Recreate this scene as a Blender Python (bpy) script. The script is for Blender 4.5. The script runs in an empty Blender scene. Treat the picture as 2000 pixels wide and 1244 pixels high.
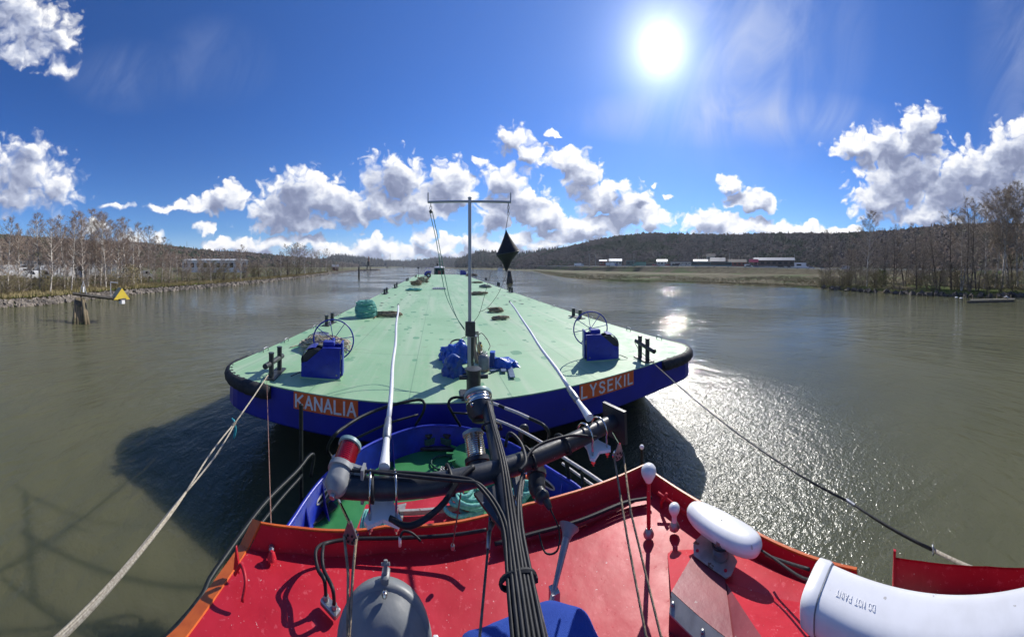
import bpy, math, random
from mathutils import Vector, Matrix
R = math.radians
sc = bpy.context.scene
col = sc.collection

# ---------------------------------------------------------------- camera (a phone sweep panorama: cylindrical lens, ~199 degrees wide)
F = 575.0            # pixels per radian of the 2000 px wide photograph
X0, YH = 852.0, 520.0  # heading of the barge's axis and the horizon
EYE = 4.9            # eye above the water
cam = bpy.data.cameras.new("camera")
cam.type = 'PANO'
cam.panorama_type = 'CENTRAL_CYLINDRICAL'
cam.central_cylindrical_range_u_min = -1000.0 / F
cam.central_cylindrical_range_u_max = 1000.0 / F
cam.central_cylindrical_range_v_min = (YH - 1244.0) / F
cam.central_cylindrical_range_v_max = YH / F
cam.central_cylindrical_radius = 1.0
cam.clip_start = 0.02
cam.clip_end = 20000
camo = bpy.data.objects.new("camera", cam)
col.objects.link(camo)
camo.location = (0, 0, EYE)
camo.rotation_euler = (R(90), 0, -(1000.0 - X0) / F)
sc.camera = camo

# ---------------------------------------------------------------- light
SUN_AZ = (1290 - X0) / F
SUN_EL = math.atan((YH - 95) / F)
sun = bpy.data.lights.new("sun", 'SUN')
sun.energy = 5.0
sun.angle = R(0.55)
sun.color = (1.0, 0.955, 0.88)
suno = bpy.data.objects.new("sun", sun)
col.objects.link(suno)
sdir = Vector((math.sin(SUN_AZ) * math.cos(SUN_EL), math.cos(SUN_AZ) * math.cos(SUN_EL), math.sin(SUN_EL)))
suno.rotation_euler = sdir.to_track_quat('Z', 'Y').to_euler()
suno.location = (0, 0, 60)

vs = sc.view_settings
vs.view_transform = 'Standard'
vs.look = 'None'
vs.exposure = 0.1
vs.gamma = 1
vs.use_curve_mapping = False
sc.render.engine = 'CYCLES'
sc.cycles.use_denoising = True
sc.cycles.max_bounces = 7
sc.cycles.volume_bounces = 0
sc.cycles.sample_clamp_indirect = 6
sc.render.film_transparent = False

# ---------------------------------------------------------------- node helper
class NT:
    def __init__(s, tree):
        s.t = tree
        s.n = tree.nodes
    def new(s, kind, **kw):
        n = s.n.new(kind)
        for k, v in kw.items():
            setattr(n, k, v)
        return n
    def put(s, sock, v):
        if isinstance(v, bpy.types.NodeSocket):
            s.t.links.new(v, sock)
        else:
            sock.default_value = v
    def m(s, op, a, b=0.0, c=0.0, clamp=False):
        n = s.new('ShaderNodeMath', operation=op, use_clamp=clamp)
        for i, v in enumerate((a, b, c)):
            s.put(n.inputs[i], v)
        return n.outputs[0]
    def v(s, op, a, b=(0, 0, 0), c=(0, 0, 0)):
        n = s.new('ShaderNodeVectorMath', operation=op)
        s.put(n.inputs[0], a)
        if op == 'SCALE':
            s.put(n.inputs['Scale'], b)
        else:
            s.put(n.inputs[1], b)
            if op == 'MULTIPLY_ADD':
                s.put(n.inputs[2], c)
        return n.outputs['Value'] if op in ('LENGTH', 'DOT_PRODUCT', 'DISTANCE') else n.outputs[0]
    def noise(s, vec, scale=5, detail=4, rough=0.55, dist=0.0, dims='3D', out='Fac'):
        n = s.new('ShaderNodeTexNoise', noise_dimensions=dims)
        if vec is not None:
            s.put(n.inputs['Vector'], vec)
        s.put(n.inputs['Scale'], scale)
        s.put(n.inputs['Detail'], detail)
        s.put(n.inputs['Roughness'], rough)
        s.put(n.inputs['Distortion'], dist)
        return n.outputs[out]
    def ramp(s, fac, stops, interp='LINEAR'):
        n = s.new('ShaderNodeValToRGB')
        n.color_ramp.interpolation = interp
        e = n.color_ramp.elements
        while len(e) < len(stops):
            e.new(0.5)
        for i, (p, c) in enumerate(stops):
            e[i].position = p
            e[i].color = c if len(c) == 4 else (*c, 1)
        s.put(n.inputs[0], fac)
        return n.outputs[0]
    def mix(s, fac, a, b, blend='MIX'):
        n = s.new('ShaderNodeMix', data_type='RGBA', blend_type=blend)
        s.put(n.inputs[0], fac)
        s.put(n.inputs[6], a if isinstance(a, bpy.types.NodeSocket) else (*a[:3], 1))
        s.put(n.inputs[7], b if isinstance(b, bpy.types.NodeSocket) else (*b[:3], 1))
        return n.outputs[2]
    def step(s, x, a, b):      # smoothstep
        n = s.new('ShaderNodeMapRange', interpolation_type='SMOOTHSTEP')
        s.put(n.inputs[0], x); s.put(n.inputs[1], a); s.put(n.inputs[2], b)
        return n.outputs[0]
    def xyz(s, x, y, z=0.0):
        n = s.new('ShaderNodeCombineXYZ')
        s.put(n.inputs[0], x); s.put(n.inputs[1], y); s.put(n.inputs[2], z)
        return n.outputs[0]
    def sep(s, v):
        n = s.new('ShaderNodeSeparateXYZ')
        s.put(n.inputs[0], v)
        return n.outputs

# ---------------------------------------------------------------- sky: Nishita + procedural cumulus and cirrus in direction space
CLOUDS = [  # azimuth, height (hundredths of the photo's radian scale), half widths
 (40,335,80,52),(105,365,52,42),(20,385,70,35),(62,292,36,26),(-60,330,90,60),(-150,350,90,50),
 (60,55,72,62),(20,20,70,60),(125,75,30,40),(120,135,26,18),(35,105,40,26),(-60,10,70,50),
 (447,388,42,28),(400,402,60,14),(340,406,50,7),
 (590,380,64,46),(560,418,70,30),(640,395,56,38),(690,412,36,36),(620,440,40,12),
 (775,352,62,44),(880,362,48,40),(745,395,30,34),(815,400,70,30),(905,380,26,28),
 (1000,270,32,26),(1032,300,26,24),(938,318,16,9),
 (985,360,36,34),(1020,395,44,40),(970,420,30,40),(1070,425,46,28),
 (1108,312,36,24),(1138,350,36,34),(1175,388,40,32),(1230,405,42,38),(1275,432,34,24),(1150,440,90,20),(1215,365,14,14),
 (1430,362,20,16),(1462,388,36,19),(1495,402,26,13),
 (1385,432,42,24),(1440,442,80,18),(1540,448,90,12),(1630,452,50,11),
 (1790,265,44,52),(1815,235,20,26),(1735,290,60,40),(1665,285,42,24),(1770,345,86,52),(1850,370,80,50),(1720,395,52,30),(1905,335,80,44),(1975,300,60,50),(1950,380,90,50),(1810,420,80,20),
 (2060,300,90,70),(2150,330,90,60),(2400,300,150,60),(-500,300,160,70),(2800,250,160,60),
 (430,478,36,15),(480,480,30,14),(530,476,38,16),(308,462,22,16),(255,470,30,14),(640,488,34,14),(700,494,50,16),(740,478,34,16),(800,492,50,15),(828,466,18,20),(862,478,36,16),(930,474,34,18),(962,486,40,14),(1010,470,40,16),(405,446,20,11),(1060,478,50,12),(590,470,40,14),
 (1250,377,14,8),(780,505,60,9),(880,503,60,9),(960,500,40,10),(700,508,50,8),(600,497,40,10),(500,497,40,8),(1010,492,30,10),(380,492,30,7),(180,440,36,12),(320,495,30,7),(230,405,30,6),(1105,462,60,12),(1190,468,50,9),(1308,382,9,5),(1280,360,9,4),(1080,262,16,6),(1415,352,14,9)]

def blobs_min(n, q, lst, k=0.22):
    acc = None
    for (u, v, ru, rv) in lst:
        ru /= 79.0; rv /= 79.0
        d = n.v('LENGTH', n.v('MULTIPLY_ADD', q, (1 / ru, 1 / rv, 0), (-(u / 100) / ru, -(v / 100) / rv, 0)))
        acc = d if acc is None else n.m('SMOOTH_MIN', acc, d, k)
    return acc
def voro(n, q, scale):
    vo = n.new('ShaderNodeTexVoronoi', feature='SMOOTH_F1', voronoi_dimensions='2D')
    n.put(vo.inputs['Vector'], q); n.put(vo.inputs['Scale'], scale)
    vo.inputs['Smoothness'].default_value = 0.35
    return vo.outputs['Distance']

world = bpy.data.worlds.new("World")
sc.world = world
world.use_nodes = True
wt = world.node_tree
wt.nodes.clear()
n = NT(wt)
out = n.new('ShaderNodeOutputWorld')
sky = n.new('ShaderNodeTexSky', sky_type='NISHITA', sun_disc=False)
sky.sun_elevation = SUN_EL
sky.sun_rotation = SUN_AZ
sky.altitude = 20
sky.air_density = 1.0
sky.dust_density = 0.12
sky.ozone_density = 2.6
tc = n.new('ShaderNodeTexCoord')
dirv = tc.outputs['Generated']
dx, dy, dz = n.sep(dirv)
az = n.m('ARCTAN2', dx, dy)
hor = n.m('MAXIMUM', n.m('SQRT', n.m('ADD', n.m('MULTIPLY', dx, dx), n.m('MULTIPLY', dy, dy))), 0.05)
te = n.m('DIVIDE', dz, hor)
U = n.m('MULTIPLY_ADD', az, F / 100, X0 / 100)
V = n.m('MULTIPLY_ADD', te, -F / 100, YH / 100)
P = n.xyz(U, V, 0.0)
# sky tinted towards the deep blue of the photograph
skyc = n.v('SCALE', sky.outputs[0], 0.105)
hz = n.step(te, 0.0, 0.55)
tint = n.mix(hz, (0.50, 0.76, 1.14), (0.34, 0.66, 1.22))
skyc = n.v('MULTIPLY', skyc, tint)
# cirrus: stretched noise veils near the sun and faint wisps on the left
cir = n.noise(n.xyz(n.m('MULTIPLY', n.m('ADD', U, n.m('MULTIPLY', V, 0.30)), 0.75), n.m('MULTIPLY', V, 0.34), 3.0), 1.1, 5, 0.6, 0.9, dims='2D')
def blob(u, v, ru, rv):
    return n.m('SUBTRACT', 1.0, n.v('LENGTH', n.v('MULTIPLY_ADD', P, (1 / ru, 1 / rv, 0), (-u / ru, -v / rv, 0))), clamp=True)
veil = n.m('ADD', blob(14.6, 0.6, 2.6, 3.2), n.m('ADD', n.m('MULTIPLY', blob(14.2, 2.30, 3.6, 0.65), 1.2), n.m('ADD', n.m('MULTIPLY', blob(19.9, 1.0, 1.1, 3.0), 0.55), n.m('ADD', n.m('MULTIPLY', blob(4.2, 1.2, 1.3, 1.0), 0.35), n.m('MULTIPLY', blob(2.6, 1.5, 1.6, 0.8), 0.35)))))
cmask = n.m('MULTIPLY', n.m('MULTIPLY', n.step(cir, 0.15, 1.0), veil), 0.85, clamp=True)
skyc = n.mix(cmask, skyc, (0.50, 0.58, 0.80))
# low pale band at the horizon
skyc = n.mix(n.m('MULTIPLY', n.m('SUBTRACT', 1.0, n.step(te, 0.0, 0.13)), 0.60), skyc, (0.52, 0.70, 0.98))
# glare of the sun in thin high cloud
sv = n.v('DOT_PRODUCT', n.v('NORMALIZE', dirv), tuple(sdir))
ang = n.m('ARCCOSINE', n.m('MINIMUM', sv, 0.9999999))
core = n.m('MULTIPLY', n.m('POWER', 2.718, n.m('MULTIPLY', ang, -21.0)), 2.3)
halo = n.m('MULTIPLY', n.m('POWER', 2.718, n.m('MULTIPLY', ang, -4.0)), 0.15)
gl = n.v('SCALE', (0.96, 0.99, 1.06), n.m('ADD', core, halo))
base_sky = n.v('ADD', skyc, gl)
tosun = n.v('NORMALIZE', n.v('SUBTRACT', (12.9, 0.4, 0), P))
litdir = n.v('NORMALIZE', n.v('ADD', n.v('SCALE', tosun, 0.75), (0, -0.9, 0)))

def bgnode(c):
    b = n.new('ShaderNodeBackground'); wt.links.new(c, b.inputs[0]); b.inputs[1].default_value = 1.0
    return b.outputs[0]
def sector(lst, idx, white):
    """sky + the cumulus of one part of the sky"""
    g = bpy.data.node_groups.new("cumulus", 'ShaderNodeTree')
    g.interface.new_socket("P", in_out='INPUT', socket_type='NodeSocketVector')
    g.interface.new_socket("L", in_out='INPUT', socket_type='NodeSocketVector')
    g.interface.new_socket("C", in_out='OUTPUT', socket_type='NodeSocketColor')
    g.interface.new_socket("A", in_out='OUTPUT', socket_type='NodeSocketFloat')
    n_ = NT(g)
    gi = g.nodes.new('NodeGroupInput'); go = g.nodes.new('NodeGroupOutput')
    p, ld = gi.outputs[0], gi.outputs[1]
    q = n_.v('ADD', p, n_.v('SCALE', n_.v('SUBTRACT', n_.noise(p, 2.2, 2, 0.5, out='Color', dims='2D'), (0.5, 0.5, 0.5)), 0.36))
    q = n_.v('ADD', q, n_.v('SCALE', n_.v('SUBTRACT', n_.noise(p, 9.0, 4, 0.60, out='Color', dims='2D'), (0.5, 0.5, 0.5)), 0.09))
    def bumps(x):
        return n_.m('ADD', n_.m('MULTIPLY', n_.m('SUBTRACT', 0.42, voro(n_, x, 3.6)), 0.75), n_.m('MULTIPLY', n_.m('SUBTRACT', 0.42, voro(n_, x, 8.5)), 0.34))
    b0 = bumps(q)
    fb = n_.m('SUBTRACT', n_.noise(q, 13.0, 5, 0.60, dims='2D'), 0.5)
    body = n_.m('SUBTRACT', 1.0, blobs_min(n_, q, lst))
    D0 = n_.m('ADD', n_.m('ADD', body, b0), n_.m('MULTIPLY', fb, 0.30))
    relief = n_.m('SUBTRACT', b0, bumps(n_.v('MULTIPLY_ADD', ld, (0.10, 0.10, 0), q)))
    b2 = n_.m('SUBTRACT', 1.0, blobs_min(n_, n_.v('MULTIPLY_ADD', ld, (0.26, 0.26, 0), q), lst, 0.3))
    big = n_.m('SUBTRACT', n_.noise(n_.v('MULTIPLY', p, (1.0, 1.5, 1.0)), 1.7, 3, 0.55, dims='2D'), 0.5)
    shade = n_.step(n_.m('ADD', n_.m('ADD', b2, n_.m('MULTIPLY', b0, 0.25)), n_.m('MULTIPLY', big, 0.9)), -0.02, 0.80)
    light = n_.m('ADD', n_.m('SUBTRACT', 1.0 + white, shade), n_.m('ADD', n_.m('MULTIPLY', relief, 0.55), n_.m('MULTIPLY', fb, 0.10)))
    ccol = n_.ramp(n_.m('MULTIPLY_ADD', light, 0.72, 0.16), [(0.0, (0.19, 0.225, 0.36)), (0.22, (0.26, 0.30, 0.45)), (0.5, (0.50, 0.55, 0.70)), (0.78, (0.86, 0.88, 0.94)), (1.0, (1.1, 1.09, 1.07))])
    soft = n_.m('MULTIPLY_ADD', n_.noise(p, 1.3, 1, 0.5, dims='2D'), 0.50 * (2.0 if white else 1.0), 0.18 * (2.0 if white else 1.0))
    n_.put(go.inputs[0], ccol)
    n_.put(go.inputs[1], n_.step(n_.m('DIVIDE', n_.m('ADD', D0, 0.05), soft), 0.0, 1.0))
    gr = wt.nodes.new('ShaderNodeGroup'); gr.node_tree = g
    n.put(gr.inputs[0], P); n.put(gr.inputs[1], litdir)
    return bgnode(n.v('ADD', n.mix(n.m('MULTIPLY', gr.outputs[1], hfade), skyc, gr.outputs[0]), gl))
hfade = n.step(te, -0.01, 0.03)
SECT = [-3.0, 0.0, 1.9, 3.4, 4.9, 6.6, 8.2, 9.6, 11.2, 13.2, 15.6, 17.2, 18.6, 20.0, 26.0]
def in_range(u0, u1):
    return [c for c in CLOUDS if c[0] + c[2] * 1.75 + 35 > u0 * 100 and c[0] - c[2] * 1.75 - 35 < u1 * 100]
clear = bgnode(base_sky)
def tree(lo, hi):
    if hi - lo == 1:
        lst = in_range(SECT[lo], SECT[hi])
        return sector(lst, lo, 0.22 if SECT[hi] <= 3.4 else 0.0) if lst else clear
    mid = (lo + hi) // 2
    a = tree(lo, mid); b = tree(mid, hi)
    mx = n.new('ShaderNodeMixShader')
    n.put(mx.inputs[0], n.m('GREATER_THAN', U, SECT[mid]))
    wt.links.new(a, mx.inputs[1]); wt.links.new(b, mx.inputs[2])
    return mx.outputs[0]
cl = tree(0, len(SECT) - 1)
# above the cumulus (and below the horizon) only the clear sky is needed
low = n.m('MULTIPLY', n.m('LESS_THAN', V, 5.5), n.m('MAXIMUM', n.m('GREATER_THAN', V, 1.55), n.m('LESS_THAN', U, 2.4)))
mx = n.new('ShaderNodeMixShader')
n.put(mx.inputs[0], low)
wt.links.new(clear, mx.inputs[1]); wt.links.new(cl, mx.inputs[2])
wt.links.new(mx.outputs[0], out.inputs[0])
world.cycles.sampling_method = 'MANUAL'
world.cycles.sample_map_resolution = 256

# ---------------------------------------------------------------- projection helpers: a pixel of the photo onto a real plane
def W(px, py, z=0.0):
    a = (px - X0) / F
    r = (EYE - z) / ((py - YH) / F)
    return Vector((r * math.sin(a), r * math.cos(a), z))
def G(px, py, r):
    a = (px - X0) / F
    return Vector((r * math.sin(a), r * math.cos(a), EYE - r * (py - YH) / F))
def YP(px, py, y):
    a = (px - X0) / F
    return G(px, py, y / math.cos(a))
# ---------------------------------------------------------------- mesh helpers
def cat_path(pts, n=6, closed=False):
    pts = [Vector(p) for p in pts]
    if len(pts) < 3 and not closed:
        return [pts[0].lerp(pts[-1], i / n) for i in range(n + 1)]
    out = []
    N = len(pts)
    segs = N if closed else N - 1
    for i in range(segs):
        p1 = pts[i]; p2 = pts[(i + 1) % N]
        p0 = pts[i - 1] if (i > 0 or closed) else p1 * 2 - p2
        p3 = pts[(i + 2) % N] if (i + 2 < N or closed) else p2 * 2 - p1
        for k in range(n):
            t = k / n
            out.append(0.5 * ((2 * p1) + (p2 - p0) * t + (2 * p0 - 5 * p1 + 4 * p2 - p3) * t * t + (3 * p1 - p0 - 3 * p2 + p3) * t ** 3))
    if not closed:
        out.append(pts[-1])
    return out

ORIG = {}
class MB:
    def __init__(s):
        s.v = []; s.f = []
    def add(s, vs, fs):
        b = len(s.v)
        s.v.extend(Vector(p) for p in vs)
        s.f.extend(tuple(i + b for i in f) for f in fs)
    def box(s, c, size, rz=0.0, M=None, bev=0.0):
        x, y, z = (k / 2 for k in size)
        M = M or Matrix.Rotation(rz, 3, 'Z')
        c = Vector(c)
        if bev <= 0:
            vs = [c + M @ Vector((i * x, j * y, k * z)) for i in (-1, 1) for j in (-1, 1) for k in (-1, 1)]
            s.add(vs, [(0, 1, 3, 2), (4, 6, 7, 5), (0, 4, 5, 1), (2, 3, 7, 6), (0, 2, 6, 4), (1, 5, 7, 3)])
        else:
            b = min(bev, x * .9, y * .9, z * .9)
            ring = []
            for (zz, ins) in ((-z, b), (-z + b, 0), (z - b, 0), (z, b)):
                X, Yy = x - ins, y - ins
                bb = b
                pts = [(X - bb, -Yy), (X, -Yy + bb), (X, Yy - bb), (X - bb, Yy), (-X + bb, Yy), (-X, Yy - bb), (-X, -Yy + bb), (-X + bb, -Yy)]
                ring.append([c + M @ Vector((p[0], p[1], zz)) for p in pts])
            vs = [p for r in ring for p in r]
            fs = [tuple(reversed(range(8))), tuple(range(24, 32))]
            for a in range(3):
                for i in range(8):
                    j = (i + 1) % 8
                    fs.append((a * 8 + i, a * 8 + j, a * 8 + 8 + j, a * 8 + 8 + i))
            s.add(vs, fs)
        return s
    def tube(s, path, r, n=8, closed=False, caps=True, flat=1.0):
        path = [Vector(p) for p in path]
        N = len(path)
        rad = (lambda i: r) if isinstance(r, (int, float)) else (lambda i: r[0] + (r[1] - r[0]) * i / (N - 1)) if len(r) == 2 and N > 2 else (lambda i: r[i])
        up = None; vs = []; fs = []
        for i, p in enumerate(path):
            if closed:
                t = path[(i + 1) % N] - path[i - 1]
            else:
                t = path[min(i + 1, N - 1)] - path[max(i - 1, 0)]
            if t.length < 1e-9:
                t = Vector((0, 0, 1))
            t.normalize()
            if up is None:
                up = Vector((0, 0, 1)) if abs(t.z) < 0.9 else Vector((0, 1, 0))
            a = t.cross(up)
            if a.length < 1e-6:
                up = Vector((1, 0, 0)); a = t.cross(up)
            a.normalize(); b = a.cross(t).normalized(); up = b
            rr = rad(i)
            for k in range(n):
                w = 2 * math.pi * k / n
                vs.append(p + a * (math.cos(w) * rr) + b * (math.sin(w) * rr * flat))
        for i in range(N if closed else N - 1):
            j = (i + 1) % N
            for k in range(n):
                l = (k + 1) % n
                fs.append((i * n + k, i * n + l, j * n + l, j * n + k))
        if caps and not closed:
            fs.append(tuple(reversed(range(n))))
            fs.append(tuple(range((N - 1) * n, N * n)))
        s.add(vs, fs)
        return s
    def lathe(s, prof, c, axis=(0, 0, 1), n=20):
        c = Vector(c); ax = Vector(axis).normalized()
        q = ax.to_track_quat('Z', 'Y').to_matrix()
        vs = []; fs = []
        for (r, z) in prof:
            for k in range(n):
                w = 2 * math.pi * k / n
                vs.append(c + q @ Vector((max(r, 1e-4) * math.cos(w), max(r, 1e-4) * math.sin(w), z)))
        for i in range(len(prof) - 1):
            for k in range(n):
                l = (k + 1) % n
                fs.append((i * n + k, i * n + l, (i + 1) * n + l, (i + 1) * n + k))
        if prof[0][0] > 1e-3: fs.append(tuple(reversed(range(n))))
        if prof[-1][0] > 1e-3: fs.append(tuple(range((len(prof) - 1) * n, len(prof) * n)))
        s.add(vs, fs)
        return s
    def prism(s, poly, off):      # poly: 3-D outline, off: extrusion vector
        poly = [Vector(p) for p in poly]; off = Vector(off); k = len(poly)
        s.add(poly + [p + off for p in poly], [tuple(range(k)), tuple(reversed(range(k, 2 * k)))] + [((i + 1) % k, i, i + k, (i + 1) % k + k) for i in range(k)])
        return s
    def grid(s, rows, closed=False):
        nr = len(rows); nc = len(rows[0])
        vs = [p for r in rows for p in r]
        fs = []
        for i in range(nr - 1):
            for j in range(nc if closed else nc - 1):
                k = (j + 1) % nc
                fs.append((i * nc + j, i * nc + k, (i + 1) * nc + k, (i + 1) * nc + j))
        s.add(vs, fs)
        return s
    def tri(s, a, b, c):
        s.add([a, b, c], [(0, 1, 2)])
    def build(s, name, mt, parent=None, origin=None, smooth=None):
        me = bpy.data.meshes.new(name)
        org = ORIG[parent.name] if parent is not None else (Vector(origin) if origin is not None else None)
        if org is None:
            org = Vector((0, 0, 0))
        me.from_pydata([tuple(p - org) for p in s.v], [], s.f)
        me.materials.append(mt)
        if smooth:
            me.shade_smooth() if hasattr(me, 'shade_smooth') else None
            if smooth is not True:
                try:
                    me.set_sharp_from_angle(angle=R(smooth))
                except Exception:
                    pass
        o = bpy.data.objects.new(name, me)
        col.objects.link(o)
        if parent is not None:
            o.parent = parent
        else:
            o.location = org
        ORIG[o.name] = org
        return o

def tag(o, label=None, cat=None, group=None, kind=None):
    if label: o['label'] = label
    if cat: o['category'] = cat
    if group: o['group'] = group
    if kind: o['kind'] = kind
    return o
def thing(name, label, cat, loc=(0, 0, 0), group=None):
    o = bpy.data.objects.new(name, None)
    col.objects.link(o)
    o.location = loc
    o.empty_display_size = 0.2
    ORIG[o.name] = Vector(loc)
    return tag(o, label, cat, group)
def dup(o, parent=None):
    c = o.copy(); col.objects.link(c)
    if parent is not None:
        c.parent = parent
    for ch in list(o.children):
        dup(ch, c)
    return c

# ---------------------------------------------------------------- materials
def mat(name, c, rough=0.5, metal=0.0, c2=None, scale=8.0, bump=0.0, bscale=None, spec=0.5, coat=0.0, rvar=0.0, det=5, spots=None):
    m_ = bpy.data.materials.new(name)
    m_.use_nodes = True
    n = NT(m_.node_tree)
    b = n.n['Principled BSDF']
    tc = n.new('ShaderNodeTexCoord').outputs['Object']
    if c2 is not None:
        f = n.noise(tc, scale, det, 0.6)
        cc = n.mix(n.step(f, 0.35, 0.68), c, c2)
        if spots:
            sc_, thr, scol = spots
            cc = n.mix(n.step(n.noise(tc, sc_, 3, 0.5), thr, thr + 0.03), cc, scol)
        n.put(b.inputs['Base Color'], cc)
    else:
        b.inputs['Base Color'].default_value = (*c, 1)
    if rvar:
        n.put(b.inputs['Roughness'], n.m('MULTIPLY_ADD', n.noise(tc, scale * 1.7, 4, 0.6), rvar * 2, rough - rvar))
    else:
        b.inputs['Roughness'].default_value = rough
    b.inputs['Metallic'].default_value = metal
    b.inputs['Specular IOR Level'].default_value = spec
    if coat:
        b.inputs['Coat Weight'].default_value = coat
        b.inputs['Coat Roughness'].default_value = 0.12
    if bump:
        bn = n.new('ShaderNodeBump')
        bn.inputs['Strength'].default_value = 1.0
        bn.inputs['Distance'].default_value = bump
        n.put(bn.inputs['Height'], n.noise(tc, bscale or scale * 3, 5, 0.6))
        n.put(b.inputs['Normal'], bn.outputs[0])
    return m_
# ---------------------------------------------------------------- water
def water_material():
    m_ = bpy.data.materials.new("river_water"); m_.use_nodes = True
    n = NT(m_.node_tree); b = n.n['Principled BSDF']
    pos = n.new('ShaderNodeTexCoord').outputs['Object']
    x, y, z = n.sep(pos)
    big = n.noise(pos, 0.05, 3, 0.5)
    n.put(b.inputs['Base Color'], n.mix(n.step(big, 0.35, 0.65), (0.086, 0.087, 0.043), (0.115, 0.113, 0.060)))
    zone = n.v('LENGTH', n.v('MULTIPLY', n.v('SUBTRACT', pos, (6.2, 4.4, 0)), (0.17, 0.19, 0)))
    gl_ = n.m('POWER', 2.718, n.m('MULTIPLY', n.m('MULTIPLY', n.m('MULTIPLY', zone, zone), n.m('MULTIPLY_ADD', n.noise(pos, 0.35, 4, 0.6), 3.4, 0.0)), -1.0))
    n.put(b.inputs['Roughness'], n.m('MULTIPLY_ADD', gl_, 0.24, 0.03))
    n.put(b.inputs['Coat Weight'], gl_); b.inputs['Coat Roughness'].default_value = 0.27; b.inputs['Coat IOR'].default_value = 1.5  # extra gloss added in this zone only, to strengthen the sun glitter
    b.inputs['IOR'].default_value = 1.34
    b.subsurface_method = 'BURLEY'
    b.inputs['Subsurface Weight'].default_value = 0.9
    b.inputs['Subsurface Radius'].default_value = (0.8, 0.9, 0.6)
    b.inputs['Subsurface Scale'].default_value = 1.2
    # heights in metres; ripples run roughly across the wind, long wakes leave the hulls
    wx = n.xyz(n.m('MULTIPLY', x, 1.0), n.m('MULTIPLY', y, 1.0), 0.0)
    ang = R(35)
    rx = n.m('ADD', n.m('MULTIPLY', x, math.cos(ang)), n.m('MULTIPLY', y, math.sin(ang)))
    ry = n.m('ADD', n.m('MULTIPLY', x, -math.sin(ang)), n.m('MULTIPLY', y, math.cos(ang)))
    h1 = n.m('MULTIPLY', n.noise(n.xyz(n.m('MULTIPLY', rx, 0.85), n.m('MULTIPLY', ry, 0.26), 0), 1.0, 3, 0.5, 0.8), 0.06)
    h2 = n.m('MULTIPLY', n.noise(n.xyz(n.m('MULTIPLY', rx, 2.8), n.m('MULTIPLY', ry, 0.9), 1), 1.0, 4, 0.6, 0.6), 0.016)
    h3 = n.m('ADD', n.m('MULTIPLY', n.noise(wx, 6.0, 3, 0.6, 0.4), 0.010), n.m('MULTIPLY', n.noise(wx, 22.0, 3, 0.6, 0.2), 0.008))
    def wave(cx, cy, sc_, am, dist):
        w = n.new('ShaderNodeTexWave', wave_type='RINGS', rings_direction='SPHERICAL', wave_profile='SIN')
        n.put(w.inputs['Vector'], n.v('SUBTRACT', pos, (cx, cy, 0)))
        w.inputs['Scale'].default_value = sc_; w.inputs['Distortion'].default_value = dist
        w.inputs['Detail'].default_value = 3; w.inputs['Detail Scale'].default_value = 0.5
        return n.m('MULTIPLY', w.outputs['Fac'], am)
    patch = n.step(n.noise(pos, 0.045, 2, 0.5), 0.42, 0.60)
    qx, qy = n.m('SUBTRACT', x, 1.0), n.m('SUBTRACT', y, 6.0)
    rho = n.m('SQRT', n.m('ADD', n.m('MULTIPLY', qx, qx), n.m('MULTIPLY', qy, qy)))
    th = n.m('ARCTAN2', qx, qy)
    pol = lambda a_, b_, d_: n.noise(n.xyz(n.m('MULTIPLY', rho, a_), n.m('MULTIPLY', th, b_), d_), 1.0, 3, 0.55, 0.5)
    w1 = n.m('MULTIPLY', n.m('ADD', n.m('MULTIPLY', pol(1.5, 5.0, 0.0), 0.22), n.m('MULTIPLY', pol(4.2, 10.0, 5.0), 0.085)), n.m('MULTIPLY_ADD', patch, 0.85, 0.15))
    calm = n.m('MULTIPLY_ADD', n.step(n.noise(pos, 0.11, 3, 0.5), 0.35, 0.65), 0.75, 0.25)
    wash = n.m('POWER', 2.718, n.m('MULTIPLY', n.v('LENGTH', n.v('SUBTRACT', pos, (4.5, 3.0, 0))), -0.10))
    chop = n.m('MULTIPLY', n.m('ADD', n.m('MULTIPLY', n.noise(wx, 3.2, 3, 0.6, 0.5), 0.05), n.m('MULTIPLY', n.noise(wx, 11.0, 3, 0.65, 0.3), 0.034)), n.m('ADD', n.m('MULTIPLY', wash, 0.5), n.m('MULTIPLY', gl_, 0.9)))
    h = n.m('ADD', chop, n.m('ADD', n.m('ADD', h1, w1), n.m('MULTIPLY', n.m('ADD', h2, h3), calm)))
    bn = n.new('ShaderNodeBump'); bn.inputs['Strength'].default_value = 1.0; bn.inputs['Distance'].default_value = 1.0
    n.put(bn.inputs['Height'], h)
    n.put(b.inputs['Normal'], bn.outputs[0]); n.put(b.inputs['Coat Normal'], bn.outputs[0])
    return m_
wm = MB()
S_ = 6000
wm.grid([[Vector((x, y, 0)) for x in (-S_, -600, 0, 600, S_)] for y in (-S_, -600, 0, 600, S_)])
tag(wm.build('river_water', water_material()), kind='structure')

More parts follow.
